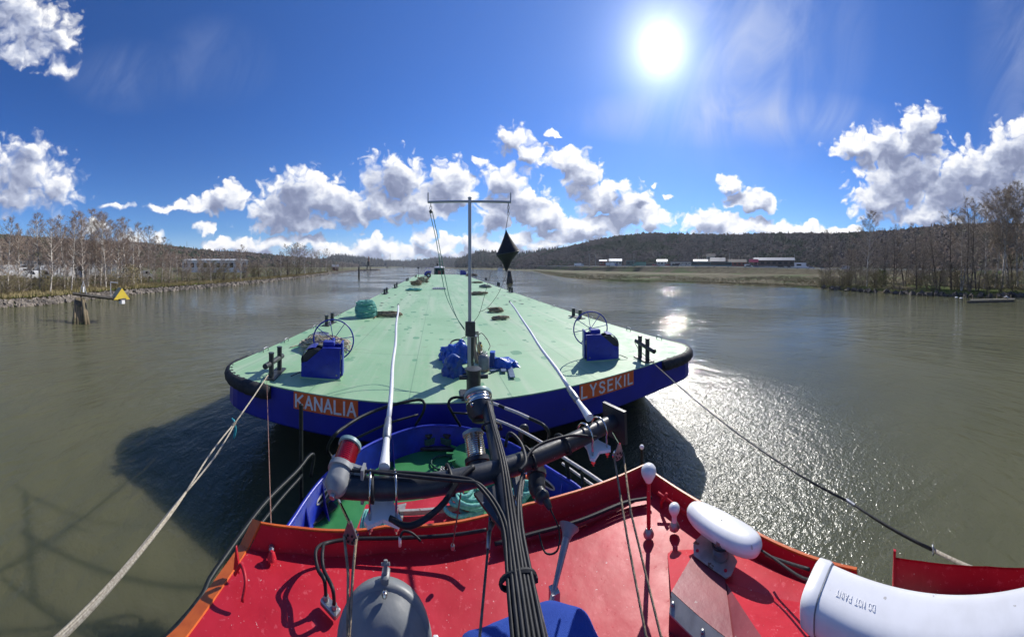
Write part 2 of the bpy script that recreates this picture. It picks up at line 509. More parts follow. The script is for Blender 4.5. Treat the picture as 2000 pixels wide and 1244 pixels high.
# ---------------------------------------------------------------- banks
def ground_mat(name, a, b_, c, sc_):
    m_ = bpy.data.materials.new(name); m_.use_nodes = True
    n = NT(m_.node_tree); b = n.n['Principled BSDF']
    pos = n.new('ShaderNodeTexCoord').outputs['Object']
    f1 = n.noise(pos, sc_, 6, 0.65); f2 = n.noise(pos, sc_ * 0.16, 4, 0.6)
    cc = n.mix(n.step(f1, 0.38, 0.62), a, b_)
    cc = n.mix(n.step(f2, 0.50, 0.62), cc, c)
    n.put(b.inputs['Base Color'], cc); b.inputs['Roughness'].default_value = 0.95
    b.inputs['Specular IOR Level'].default_value = 0.15
    bn = n.new('ShaderNodeBump'); bn.inputs['Distance'].default_value = 0.25
    n.put(bn.inputs['Height'], f1); n.put(b.inputs['Normal'], bn.outputs[0])
    return m_
rnd = random.Random(5)
LSH = [(-30,-120),(-32,-40),(-34.5,3),(-43.5,25.6),(-48.5,70),(-57,120),(-67,175),(-76,250),(-86,335),(-104,350),(-128,560),(-150,900),(-150,1700)]
RSH = [(12,-150),(28,-60),(40,-30),(45.5,-11.6),(55,5.4),(62,17.5),(65,31),(62.5,61),(54,84),(53,110),(66,170),(92,281),(80,400),(46,560),(10,900),(-20,1700)]
def densify(pts, step):
    out = []
    cp = cat_path([(p[0], p[1], 0) for p in pts], 12)
    out = [cp[0]]
    for p in cp[1:]:
        if (p - out[-1]).length >= step * (1 + abs(p.y) / 120):
            out.append(p)
    out.append(cp[-1])
    return out
def bank(name, sh, side, mt, prof):
    pts = densify(sh, 3.0)
    rows = []
    rr = random.Random(9)
    from mathutils import noise as N_
    for i, p in enumerate(pts):
        t = (pts[min(i + 1, len(pts) - 1)] - pts[max(i - 1, 0)]).normalized()
        nrm = Vector((t.y, -t.x, 0)) * side
        row = []
        for (d, z) in prof:
            blend = min(1.0, d / 200.0)
            nn = (nrm * (1 - blend) + Vector((side, 0, 0)) * blend).normalized()
            q = p + nn * (d + (1.2 * N_.noise(Vector((p.x * .08, p.y * .08, 0))) if 0 < d < 60 else 0))
            zz = z + (0.30 * N_.noise(q * 0.06) * min(1, d / 8) + 0.10 * N_.noise(q * 0.5) * min(1, d / 2) if d > 0.5 else 0)
            row.append(Vector((q.x, q.y, zz)))
        rows.append(row)
    m = MB(); m.grid(rows)
    o = m.build(name, mt, smooth=True)
    tag(o, kind='structure')
    return pts
grass_l = ground_mat("bank_grass", (0.10, 0.085, 0.045), (0.16, 0.14, 0.075), (0.075, 0.115, 0.028), 0.9)
grass_r = ground_mat("meadow_grass", (0.085, 0.070, 0.035), (0.135, 0.115, 0.06), (0.07, 0.10, 0.026), 0.35)
lp = bank('left_bank', LSH, -1, grass_l, [(-3, -1.5), (0, -0.1), (1.6, 0.55), (3.2, 0.95), (7, 1.15), (14, 1.3), (30, 1.5), (60, 1.9), (120, 2.5), (300, 4), (900, 8), (3000, 10)])
rp = bank('right_bank', RSH, 1, grass_r, [(-4, -1.2), (0, -0.06), (1.0, 0.28), (3, 0.5), (8, 0.6), (16, 0.65), (30, 0.7), (60, 0.9), (110, 1.2), (300, 3), (900, 8), (3000, 10)])

def at_bank(pts, side, s, d):      # s along (fraction of list), d inland
    i = max(1, min(len(pts) - 2, int(s)))
    t = (pts[i + 1] - pts[i - 1]).normalized()
    nrm = Vector((t.y, -t.x, 0)) * side
    fr = s - int(s)
    p = pts[i].lerp(pts[i + 1], fr)
    return p + nrm * d
def stones(name, pts, side, n_, i0, i1, mt, lo, hi, d0, d1, z0, z1, seed, near=(0, 0)):
    r_ = random.Random(seed); m = MB()
    for _ in range(n_):
        s = i0 + (i1 - i0) * r_.random() ** 1.3
        u = r_.random()
        p = at_bank(pts, side, s, d0 + (d1 - d0) * u)
        dist = math.hypot(p.x, p.y)
        sz = r_.uniform(lo, hi) * (1 + dist / 160)
        M = Matrix.Rotation(r_.uniform(0, 6.3), 3, Vector((r_.random(), r_.random(), r_.random() + .1)).normalized())
        c = Vector((p.x, p.y, z0 + (z1 - z0) * u + sz * .1))
        V8 = [c + M @ Vector((i * sz * r_.uniform(.35, .6), j * sz * r_.uniform(.3, .5), k * sz * r_.uniform(.2, .4))) for i in (-1, 1) for j in (-1, 1) for k in (-1, 1)]
        m.add(V8, [(0, 1, 3, 2), (4, 6, 7, 5), (0, 4, 5, 1), (2, 3, 7, 6), (0, 2, 6, 4), (1, 5, 7, 3)])
    o = m.build(name, mt); tag(o, kind='stuff')
    return o
stone_m = mat("riprap_stone", (0.26, 0.225, 0.185), 0.9, c2=(0.12, 0.105, 0.088), scale=0.7, bump=0.02)
i1 = next(i for i, p in enumerate(lp) if p.y > 330)
i0 = next(i for i, p in enumerate(lp) if p.y > -30)
o = stones('riprap_stones', lp, -1, 4200, i0, i1, stone_m, .20, .48, -0.1, 1.5, -0.05, 0.55, 3)
tag(o, 'pale grey stones lining the water edge of the left bank')
j0 = next(i for i, p in enumerate(rp) if p.y > -25); j1 = next(i for i, p in enumerate(rp) if p.y > 14)
o = stones('shore_stones', rp, 1, 120, j0, j1, mat("dark_stone", (0.12, 0.105, 0.085), 0.9, c2=(0.06, 0.05, 0.04), scale=1.0), .3, .8, -0.3, 0.8, 0.0, 0.2, 7)
tag(o, 'dark stones and mud at the foot of the trees on the right bank')

# ---------------------------------------------------------------- hills with forest
def hill(name, ridge, depth, mt):       # ridge: (px, py, r)
    pts = cat_path([G(a, b, r) for a, b, r in ridge], 8)
    rows = []
    from mathutils import noise as N_
    for p in pts:
        d = Vector((p.x, p.y, 0)).normalized()
        row = []
        for t, hz in ((-1.0, -0.04), (-0.75, 0.16), (-0.5, 0.42), (-0.25, 0.74), (-0.1, 0.92), (0, 1.0), (0.3, 0.9), (1.0, 0.2)):
            q = p + d * (t * depth)
            h = (p.z - 3) * hz
            h *= 1 + 0.12 * N_.noise(q * 0.008)
            row.append(Vector((q.x, q.y, 3 + h if hz > 0 else -2)))
        rows.append(row)
    m = MB(); m.grid(rows)
    o = m.build(name, mt, smooth=True); tag(o, kind='structure')
    return rows
def forest(name, rows, count, size, mt, seed, label, conif=0.15):
    r_ = random.Random(seed); m = MB()
    for _ in range(count):
        fi = r_.random() * (len(rows) - 1.001); i = int(fi); fi -= i
        fj = r_.random() * 5.4; j = int(fj); fj -= j
        p = rows[i][j].lerp(rows[i][j + 1], fj).lerp(rows[i + 1][j].lerp(rows[i + 1][j + 1], fj), fi)
        s = size * r_.uniform(.6, 1.25)
        if r_.random() < conif:
            h = s * 2.1; w = s * .42; k = 5
            base = [p + Vector((w * math.cos(6.283 * a / k), w * math.sin(6.283 * a / k), h * .15)) for a in range(k)]
            m.add(base + [p + Vector((0, 0, h))], [(a, (a + 1) % k, k) for a in range(k)])
        else:
            h = s * r_.uniform(1.2, 1.7); w = s * .55; k = 6
            vs = []
            for (rr, zz) in ((.55, .25), (1.0, .5), (.85, .78)):
                for a in range(k):
                    q = rr * w * r_.uniform(.7, 1.25)
                    vs.append(p + Vector((q * math.cos(6.283 * (a + .5 * zz) / k), q * math.sin(6.283 * (a + .5 * zz) / k), h * (zz + r_.uniform(-.07, .07)))))
            vs.append(p + Vector((0, 0, h)))
            fs = []
            for L in range(2):
                for a in range(k):
                    fs.append((L * k + a, L * k + (a + 1) % k, L * k + k + (a + 1) % k, L * k + k + a))
            fs += [(2 * k + a, 2 * k + (a + 1) % k, 3 * k) for a in range(k)]
            m.add(vs, fs)
    o = m.build(name, mt); tag(o, label, kind='stuff')
def forest_mat(name, a, b_, c):
    m_ = bpy.data.materials.new(name); m_.use_nodes = True
    n = NT(m_.node_tree); b = n.n['Principled BSDF']
    pos = n.new('ShaderNodeTexCoord').outputs['Object']
    cc = n.mix(n.step(n.noise(pos, 0.09, 3, 0.7), 0.40, 0.6), a, b_)
    cc = n.mix(n.step(n.noise(pos, 0.022, 4, 0.65), 0.52, 0.60), cc, c)
    cc = n.mix(n.m('MULTIPLY', n.step(n.noise(pos, 0.9, 4, 0.8), 0.4, 0.7), 0.45), cc, (0.04, 0.035, 0.03))
    n.put(b.inputs['Base Color'], cc); b.inputs['Roughness'].default_value = 1.0
    b.inputs['Specular IOR Level'].default_value = 0.05
    bn = n.new('ShaderNodeBump'); bn.inputs['Distance'].default_value = 0.8
    n.put(bn.inputs['Height'], n.noise(pos, 0.8, 5, 0.75)); n.put(b.inputs['Normal'], bn.outputs[0])
    return m_
fm_l = forest_mat("wood_left", (0.165, 0.12, 0.085), (0.12, 0.095, 0.068), (0.05, 0.07, 0.03))
fm_r = forest_mat("wood_right", (0.17, 0.125, 0.095), (0.12, 0.095, 0.075), (0.06, 0.07, 0.035))
fm_c = forest_mat("wood_far", (0.055, 0.058, 0.038), (0.075, 0.068, 0.045), (0.028, 0.042, 0.022))
rows = hill('left_hill', [(-420,450,620),(-200,456,560),(0,464,520),(60,469,520),(120,473,540),(200,478,560),(280,482,600),(350,490,640),(420,497,680),(480,500,720),(560,505,800),(640,512,1000),(700,518,1300)], 260, fm_l)
forest('left_hill_wood', rows, 11000, 5.4, fm_l, 11, 'brown leafless wood with dark spruces covering the long hill on the left')
rows = hill('right_hill', [(1010,515,520),(1030,506,520),(1060,499,500),(1100,491,480),(1150,481,460),(1200,473,450),(1260,466,440),(1320,463,430),(1400,462,420),(1500,463,400),(1600,463,380),(1700,461,360),(1800,455,330),(1900,450,300),(2000,445,280),(2150,440,260),(2400,430,260)], 110, fm_r)
forest('right_hill_wood', rows, 16000, 4.4, fm_r, 12, 'dark brown leafless wood covering the hill behind the road on the right', conif=.07)
rows = hill('far_hill', [(630,520,1500),(660,508,1500),(700,512,1600),(740,517,1700),(780,519,1900),(820,516,1900),(850,513,1800),(880,513,1700),(905,517,1600)], 420, fm_c)
forest('far_hill_wood', rows, 2600, 16, fm_c, 13, 'blue-green wooded ridge low on the horizon beyond the river bend', conif=.5)
rows = hill('middle_hill', [(890,519,1000),(915,509,950),(940,501,900),(965,502,880),(990,508,860),(1010,509,800),(1050,503,760),(1090,500,700),(1140,495,650)], 260, fm_c)
forest('middle_hill_wood', rows, 2200, 10, fm_c, 14, 'dark wooded knoll on the horizon behind the diamond shape', conif=.5)
# ---------------------------------------------------------------- the barge
TR = 0.005
def zD(y): return 2.2 + TR * (y - 6)
def D(px, py, up=0.0):       # pixel -> point on the deck
    z = 2.2
    for _ in range(12):
        p = W(px, py, z); z = zD(p.y)
    return Vector((p.x, p.y, z + up))
def yT(x): return 5.81 + 0.045 * x
def deck_mat():
    m_ = bpy.data.materials.new("deck_paint"); m_.use_nodes = True
    n = NT(m_.node_tree); b = n.n['Principled BSDF']
    pos = n.new('ShaderNodeTexCoord').outputs['Object']
    base = n.mix(n.step(n.noise(pos, 0.35, 5, 0.6), 0.35, 0.65), (0.255, 0.44, 0.25), (0.31, 0.495, 0.295))
    # pale worn lanes along the deck
    lanes = n.noise(n.v('MULTIPLY', pos, (0.9, 0.06, 1)), 1.6, 4, 0.6)
    base = n.mix(n.m('MULTIPLY', n.step(lanes, 0.46, 0.66), 0.8), base, (0.40, 0.52, 0.35))
    # hand-brushed repair patches, darker green
    def patches(scale, thr, colr, amt, base):
        v = n.new('ShaderNodeTexVoronoi', feature='F1', distance='MINKOWSKI')
        v.inputs['Exponent'].default_value = 3.0
        n.put(v.inputs['Vector'], n.v('ADD', n.v('MULTIPLY', pos, (1.0, 0.75, 1)), n.v('SCALE', n.noise(pos, 3, 3, out='Color'), 0.05))); n.put(v.inputs['Scale'], scale)
        v.inputs['Randomness'].default_value = 0.9
        r, g, bl = n.sep(v.outputs['Color'])
        k = n.m('MULTIPLY', n.m('LESS_THAN', v.outputs['Distance'], n.m('MULTIPLY_ADD', g, thr * 0.8, thr * 0.4)), n.m('GREATER_THAN', r, 0.45))
        zone = n.step(n.noise(pos, 0.22, 3, 0.6), 0.40, 0.50)
        return n.mix(n.m('MULTIPLY', n.m('MULTIPLY', k, zone), amt), base, colr)
    base = patches(0.75, 0.12, (0.085, 0.25, 0.135), 0.9, base)
    base = patches(1.3, 0.19, (0.10, 0.275, 0.15), 0.9, base)
    base = patches(2.3, 0.24, (0.12, 0.30, 0.17), 0.85, base)
    base = patches(0.9, 0.12, (0.45, 0.42, 0.30), 0.55, base)
    base = n.mix(n.m('MULTIPLY', n.step(n.noise(pos, 7, 5, 0.7), 0.54, 0.68), 0.45), base, (0.40, 0.46, 0.32))
    base = n.mix(n.m('MULTIPLY', n.step(n.noise(pos, 1.1, 5, 0.75), 0.60, 0.68), 0.30), base, (0.20, 0.24, 0.15))
    # weld seams across and along
    x, y, z = n.sep(pos)
    def seam(c, per, w):
        fr = n.m('FRACT', n.m('DIVIDE', c, per))
        return n.m('LESS_THAN', n.m('ABSOLUTE', n.m('SUBTRACT', fr, 0.5)), w / per)
    sm = n.m('MAXIMUM', seam(n.m('ADD', x, 0.7), 2.1, 0.012), seam(y, 6.0, 0.014))
    base = n.mix(n.m('MULTIPLY', sm, 0.55), base, (0.15, 0.27, 0.17))
    n.put(b.inputs['Base Color'], base)
    n.put(b.inputs['Roughness'], n.m('MULTIPLY_ADD', n.noise(pos, 2.5, 4, 0.6), 0.3, 0.42))
    b.inputs['Specular IOR Level'].default_value = 0.35
    bn = n.new('ShaderNodeBump'); bn.inputs['Distance'].default_value = 0.02
    n.put(bn.inputs['Height'], n.m('ADD', n.m('MULTIPLY', n.noise(pos, 0.8, 3, 0.5), 1.0), n.m('ADD', n.m('MULTIPLY', n.noise(pos, 12, 4, 0.7), 0.10), n.m('MULTIPLY', sm, 0.12))))
    n.put(b.inputs['Normal'], bn.outputs[0])
    return m_
M_deck = deck_mat()
M_blue = mat("hull_blue_paint", (0.008, 0.014, 0.23), 0.38, c2=(0.010, 0.018, 0.30), scale=1.2, bump=0.006, bscale=1.5, rvar=0.08, spots=(9, 0.72, (0.03, 0.035, 0.12)))
M_blue2 = mat("winch_blue_paint", (0.010, 0.020, 0.27), 0.34, c2=(0.014, 0.028, 0.34), scale=5, bump=0.001, rvar=0.1, spots=(30, 0.73, (0.06, 0.05, 0.05)))
M_black = mat("black_paint", (0.022, 0.026, 0.028), 0.42, c2=(0.045, 0.052, 0.055), scale=9, bump=0.001, rvar=0.12)
M_rubber = mat("tyre_rubber", (0.012, 0.012, 0.013), 0.75, c2=(0.035, 0.034, 0.033), scale=6, bump=0.006)
M_orange = mat("orange_sign_paint", (0.78, 0.14, 0.03), 0.45, c2=(0.68, 0.115, 0.025), scale=7)
M_white = mat("white_paint", (0.80, 0.80, 0.80), 0.42, c2=(0.70, 0.70, 0.69), scale=11)
M_alu = mat("aluminium", (0.42, 0.43, 0.45), 0.45, metal=0.4, c2=(0.42, 0.42, 0.43), scale=9)
M_steel = mat("galvanised_steel", (0.36, 0.37, 0.38), 0.42, metal=0.8, c2=(0.25, 0.255, 0.26), scale=18, rvar=0.1)
M_blackcloth = mat("black_sailcloth", (0.012, 0.014, 0.017), 0.8, c2=(0.02, 0.023, 0.027), scale=5, bump=0.01, bscale=6)

barge = thing('barge', 'long flat deck barge with mint green deck and royal blue hull being pushed ahead', 'barge', (1.2, yT(1.2), 0))
# deck outline, clockwise seen from above; rounded stern corners
LB = 82.0
outline = [(-5.2, LB), (-5.2, 7.1)] + [(-4.4 + .8 * -math.cos(t), 6.45 - .8 * math.sin(t) - 0.0) for t in (0.15, .45, .8, 1.15, 1.4)] + [(-4.0, yT(-4.0))]
outline += [(x, yT(x)) for x in (-3.0, -1.5, 0, 1.5, 3.0, 4.5, 6.3)]
outline += [(6.75 + .8 * math.sin(t), 6.90 - .8 * math.cos(t)) for t in (.2, .5, .85, 1.2, 1.45)] + [(7.55, 7.5), (7.6, LB)]
outline.append((1.2, LB + 1.0))
hm = MB()
k = len(outline)
def hull_rows():
    rows = []
    for (dz, ins) in ((0.0, 0.0), (-0.02, 0.006), (-0.80, 0.0), (-0.84, 0.03)):
        rows.append([Vector((x + (ins if x < 1.2 else -ins), y + (ins if y < 7.5 else 0), zD(y) + dz)) for x, y in outline])
    # raked stern underside: down and forward to below the water
    rows.append([Vector((x * .97 + .04, max(y, 10.5), -0.9)) for x, y in outline])
    return rows
hm.grid(hull_rows(), closed=True)
hull = hm.build('hull', M_blue, barge)
dk = MB()
ys = sorted(set([y for x, y in outline]))
dk.add([Vector((x * 0.9985, y + (0.008 if y < 8 else 0), zD(y) + 0.004)) for x, y in outline], [tuple(range(k))])
deck = dk.build('deck', M_deck, barge)
# thin worn edge bar round the deck (rubbing edge)
eb = MB(); eb.tube([Vector((x, y, zD(y) - 0.005)) for x, y in outline], 0.016, 6, closed=True)
eb.build('deck_edge', M_deck, barge)
# corner fenders: ribbed tyre sections wrapped round each stern corner
def fender(path, z):
    m = MB()
    pts = cat_path([(x, y, z) for x, y in path], 10)
    N = len(pts)
    rad = [0.165 + (0.012 if i % 3 == 0 else 0.0) for i in range(N)]
    rad[0] = rad[-1] = 0.13
    m.tube(pts, rad, 14)
    r_ = random.Random(4)
    for i in range(1, N - 1, 2):      # torn tread edge curling over the deck
        a, b = pts[i], pts[i + 1]
        c = Vector((1.2, 12, z)); inn = (c - a).normalized()
        w = r_.uniform(.10, .26)
        m.prism([a + Vector((0, 0, .13)), b + Vector((0, 0, .13)), b + inn * w + Vector((0, 0, .10)), a + inn * w * r_.uniform(.7, 1.1) + Vector((0, 0, .10))], Vector((0, 0, .03)))
    return m
fender([(-3.55, yT(-3.55) - .02), (-4.2, 5.60), (-4.85, 5.83), (-5.25, 6.4), (-5.3, 7.2)], zD(6) - .16).build('tyre_fender', M_rubber, barge, smooth=40)
fender([(5.85, yT(5.85) + .0), (6.7, 6.07), (7.3, 6.35), (7.62, 6.9), (7.68, 7.6)], zD(7) - .16).build('tyre_fender', M_rubber, barge, smooth=40)
# lifting rings along both deck edges
for px, py in ((516, 686), (560, 668), (612, 641), (659, 617), (702, 592), (736, 574), (760, 563)):
    p = D(px, py); p.x = -5.08
    m = MB(); m.tube(cat_path([p + Vector((0, -.13, 0)), p + Vector((0, -.13, .11)), p + Vector((0, 0, .13)), p + Vector((0, .13, .11)), p + Vector((0, .13, 0))], 4), 0.016, 6)
    m.build('deck_ring', M_steel, barge, smooth=True)
for px, py in ((1285, 663), (1226, 646), (1150, 624), (1085, 599), (1060, 589), (1043, 581), (1026, 574), (1012, 569)):
    p = D(px, py); p.x = 7.46
    m = MB(); m.tube(cat_path([p + Vector((0, -.13, 0)), p + Vector((0, -.13, .11)), p + Vector((0, 0, .13)), p + Vector((0, .13, .11)), p + Vector((0, .13, 0))], 4), 0.016, 6)
    m.build('deck_ring', M_steel, barge, smooth=True)

# name plates with block lettering drawn as strokes
STROKES = {
 'K': [[(0,0),(0,1)],[(.6,1),(.06,.45)],[(.2,.58),(.62,0)]], 'A': [[(0,0),(.31,1),(.62,0)],[(.12,.32),(.5,.32)]],
 'N': [[(0,0),(0,1),(.58,0),(.58,1)]], 'L': [[(0,1),(0,0),(.5,0)]], 'I': [[(.05,0),(.05,1)]],
 'Y': [[(0,1),(.3,.48),(.6,1)],[(.3,.48),(.3,0)]], 'E': [[(.5,1),(0,1),(0,0),(.52,0)],[(0,.52),(.44,.52)]],
 'S': [[(.53,.82),(.45,.95),(.27,1),(.09,.95),(.01,.78),(.1,.6),(.45,.43),(.54,.24),(.46,.06),(.27,0),(.09,.04),(0,.18)]],
 'D': [[(0,0),(0,1),(.3,1),(.52,.8),(.52,.2),(.3,0),(0,0)]], 'O': [[(.27,0),(.05,.15),(0,.5),(.05,.85),(.27,1),(.49,.85),(.54,.5),(.49,.15),(.27,0)]],
 'T': [[(0,1),(.56,1)],[(.28,1),(.28,0)]], 'P': [[(0,0),(0,1),(.35,1),(.5,.88),(.5,.62),(.35,.5),(0,.5)]]}
WID = {'I': .10, 'L': .5, 'E': .52, 'S': .54, 'K': .62, 'A': .62, 'N': .58, 'Y': .6, 'D': .52, 'O': .54, 'T': .56, 'P': .5, ' ': .3}
def lettering(text, org, ux, uz, h, gap, stroke, thick, nrm):
    m = MB(); x = 0; cnt = 0
    for ch in text:
        for st in STROKES.get(ch, []):
            for a, b in zip(st, st[1:]):
                A = org + ux * (x + a[0] * h) + uz * (a[1] * h); B = org + ux * (x + b[0] * h) + uz * (b[1] * h)
                d = (B - A).normalized(); s = d.cross(nrm).normalized() * (stroke / 2); cnt += 1
                A2 = A - d * stroke * .45; B2 = B + d * stroke * .45
                m.prism([A2 - s, B2 - s, B2 + s, A2 + s], nrm * thick * (1 + .06 * (cnt % 9)))
        x += WID[ch] * h + gap
    return m, x - gap
def plate(text, x0, x1, h):
    z1 = zD(6) - 0.012; z0 = z1 - h
    a = Vector((x0, yT(x0), 0)); b = Vector((x1, yT(x1), 0))
    u = (b - a).normalized(); nr = Vector((u.y, -u.x, 0))
    m = MB(); m.prism([a + Vector((0, 0, z0)), b + Vector((0, 0, z0)), b + Vector((0, 0, z1)), a + Vector((0, 0, z1))], nr * 0.012)
    p = m.build('name_plate', M_orange, barge)
    hl = h * .68
    L = (b - a).length
    nat = sum(WID[c] for c in text) * hl
    gap = (L - .11 - nat) / (len(text) - 1)
    org = a + u * 0.055 + nr * 0.012 + Vector((0, 0, z0 + h * .15))
    m, _ = lettering(text, org, u, Vector((0, 0, 1)), hl, gap, 0.042, 0.004, nr)
    m.build('lettering', M_white, p)
    p['label'] = 'orange plate reading ' + text + ' in white letters'
plate('KANALIA', -2.98, -1.56, .375)
plate('LYSEKIL', 3.15, 4.77, .375)

# ---------------------------------------------------------------- fittings standing on the barge
def bitts(px1, py1, px2, py2, h, r, label, bar=None, grp='pairs of black mooring posts on the barge deck'):
    a, b = D(px1, py1), D(px2, py2)
    mid = (a + b) / 2; mid.z = zD(mid.y)
    t = thing('mooring_bitts', label, 'bollard', mid, grp)
    u = (b - a); u.z = 0; L = u.length; u.normalize()
    m = MB(); m.box(mid + Vector((0, 0, .02)), (L + r * 5, r * 4.2, .035), rz=math.atan2(u.y, u.x)); m.build('base_plate', M_black, t)
    for p in (a, b):
        p = Vector((p.x, p.y, zD(p.y)))
        m = MB(); m.lathe([(r, 0.03), (r, h * .955), (r * 1.12, h * .96), (r * 1.12, h), (r * .3, h + .004)], p, n=16)
        m.build('post', M_black, t, smooth=35)
    if bar:
        pa, pb = bar
        q = MB(); q.tube([pa, pb], r * 1.05, 14); q.build('crossbar', M_black, t, smooth=40)
    return t
a, b = D(530, 739), D(546, 724)
dv = (b - a)
bitts(530, 739, 546, 724, .62, .062, 'tall black double bollard with crossbar at the left stern corner of the barge', bar=(a - dv * .45 + Vector((-.03, -.05, .37)), b + dv * .35 + Vector((0, 0, .33))))
a, b = D(1250, 699), D(1264.5, 706)
dv = (b - a)
bitts(1250, 699, 1264.5, 706, .66, .062, 'tall black double bollard with crossbar at the right stern corner of the barge', bar=(a - dv * .55 + Vector((0, 0, .46)), b + dv * .7 + Vector((0, -.06, .36))))
bitts(638, 636, 649, 630, .46, .08, 'black double bollard on the left edge behind the left winch wheel')
bitts(1120, 618, 1133, 622, .44, .09, 'black double bollard on the right edge just beyond the right winch')
for q, (x1, y1, x2, y2, lab) in enumerate(((751, 575, 755.5, 571.5, 'double bollard on the left deck edge beside the teal rope heap'), (771, 563, 775, 560, 'double bollard on the left deck edge, third from the stern'),
        (794.4, 549, 797, 547.6, 'small double bollard far up the left deck edge'), (811, 541.5, 813, 540.6, 'farthest double bollard on the left deck edge'),
        (995, 570, 1000, 571.5, 'double bollard on the right deck edge under the hanging diamond shape'), (972, 558.5, 975, 559.5, 'double bollard on the right deck edge, third from the stern'),
        (948, 547, 950.4, 548, 'small double bollard far up the right deck edge'), (927, 540.2, 929.5, 541, 'farthest double bollard on the right deck edge'))):
    bitts(x1, y1, x2, y2, .50, .10, lab)

M_drumrope = mat("drum_wire", (0.02, 0.02, 0.022), 0.5, c2=(0.05, 0.05, 0.05), scale=60)
def winch(bx, by, mirror, label):
    """hand winch: side plates facing aft, drum between them, tall spoked hand wheel at the back"""
    o = D(bx, by)
    t = thing('hand_winch', label, 'winch', o, 'blue hand winches on the barge stern')
    s = -1 if mirror else 1
    # bearing of the plates: across the view
    a = math.atan2(o.x, o.y) * 0.55
    ux = Vector((math.cos(a), -math.sin(a), 0)); uy = Vector((math.sin(a), math.cos(a), 0)); uz = Vector((0, 0, 1))
    def L(x, y, z): return o + ux * (x * s) + uy * y + uz * z
    prof = [(-.50, .03), (-.50, .36), (-.36, .40), (.02, .74), (.44, .74), (.44, .03)]
    def plate_(y, th, pr=prof):
        m = MB(); m.prism([L(x, y, z) for x, z in pr], uy * th); return m
    p1 = plate_(0, .025); 
    for (x, z, w, hh) in ((.16, .745, .60, .02),):
        m1 = MB()
        p1.prism([L(.02, -.005, .735), L(.46, -.005, .735), L(.46, .07, .735), L(.02, .07, .735)], uz * .02)
    p1.build('side_plate', M_blue2, t)
    plate_(.46, .025).build('side_plate', M_blue2, t)
    m = MB(); m.lathe([(.10, 0), (.10, .02), (.30, .02), (.30, .035), (.24, .04), (.24, .38), (.30, .385), (.30, .40), (.1, .40)], L(-.18, .03, .40), uy, 28)
    m.build('drum', M_drumrope, t, smooth=35)
    m = MB()     # curved cover over the drum
    arc = []
    for q in range(9):
        w = math.radians(205 - q * 15)
        arc.append((-.18 + .335 * math.cos(w), .40 + .335 * math.sin(w)))
    for (x1, z1), (x2, z2) in zip(arc, arc[1:]):
        m.prism([L(x1, .04, z1), L(x2, .04, z2), L(x2 * 1.0 + .0, .04, z2 + .012), L(x1, .04, z1 + .012)], uy * .40)
    m.build('drum_cover', M_blue2, t)
    m = MB(); m.box(L(.25, .24, .38), (.34, .40, .58), M=Matrix((ux, uy, uz)).transposed(), bev=.02)
    m.box(L(.14, .30, .79), (.28, .24, .12), M=Matrix((ux, uy, uz)).transposed(), bev=.015)
    m.box(L(.47, .28, .45), (.05, .30, .80), M=Matrix((ux, uy, uz)).transposed(), bev=.01)
    m.build('gear_case', M_blue2, t)
    m = MB(); m.box(L(-.03, .24, .015), (1.0, .56, .03), M=Matrix((ux, uy, uz)).transposed()); m.build('foot_plate', M_deck, t)
    for (x, z) in ((.14, .36), (-.26, .15), (.36, .12), (-.40, .28)):
        m = MB(); m.lathe([(.022, 0), (.022, .018), (.012, .024)], L(x, 0, z), -uy, 8); m.build('bolt', M_steel if x > .3 else M_blue2, t)
    m = MB(); m.tube([L(-.48, .06, .10), L(-.56, .06, .10), L(-.75, -.05, .03)], .012, 6); m.build('drum_wire', M_drumrope, t)
    m = MB(); m.box(L(.47, -.005, .55), (.02, .012, .10), M=Matrix((ux, uy, uz)).transposed()); m.build('hinge', M_steel, t)
    # hand wheel
    c = L(.20, .62, .80)
    rr = .52
    w = MB()
    ring = [c + ux * (rr * math.cos(q / 48 * 2 * math.pi)) + uz * (rr * math.sin(q / 48 * 2 * math.pi)) for q in range(48)]
    w.tube(ring, .019, 8, closed=True)
    hw = w.build('hand_wheel', M_blue2, t, smooth=True)
    hb = MB(); hb.lathe([(.05, -.12), (.05, .05), (.03, .07)], c, uy, 14); hb.build('hub', M_blue2, hw, smooth=35)
    for q in range(8):
        th = math.radians(45 * q + 10)
        dv = ux * math.cos(th) + uz * math.sin(th)
        sp = MB(); sp.tube([c + dv * .04, c + dv * (rr - .01)], .010, 6); sp.build('spoke', M_blue2, hw, smooth=True)
    return t
winch(628, 741, False, 'blue hand winch with big spoked wheel on the left side of the barge stern')
winch(1176, 705, True, 'blue hand winch with big spoked wheel on the right side of the barge stern')
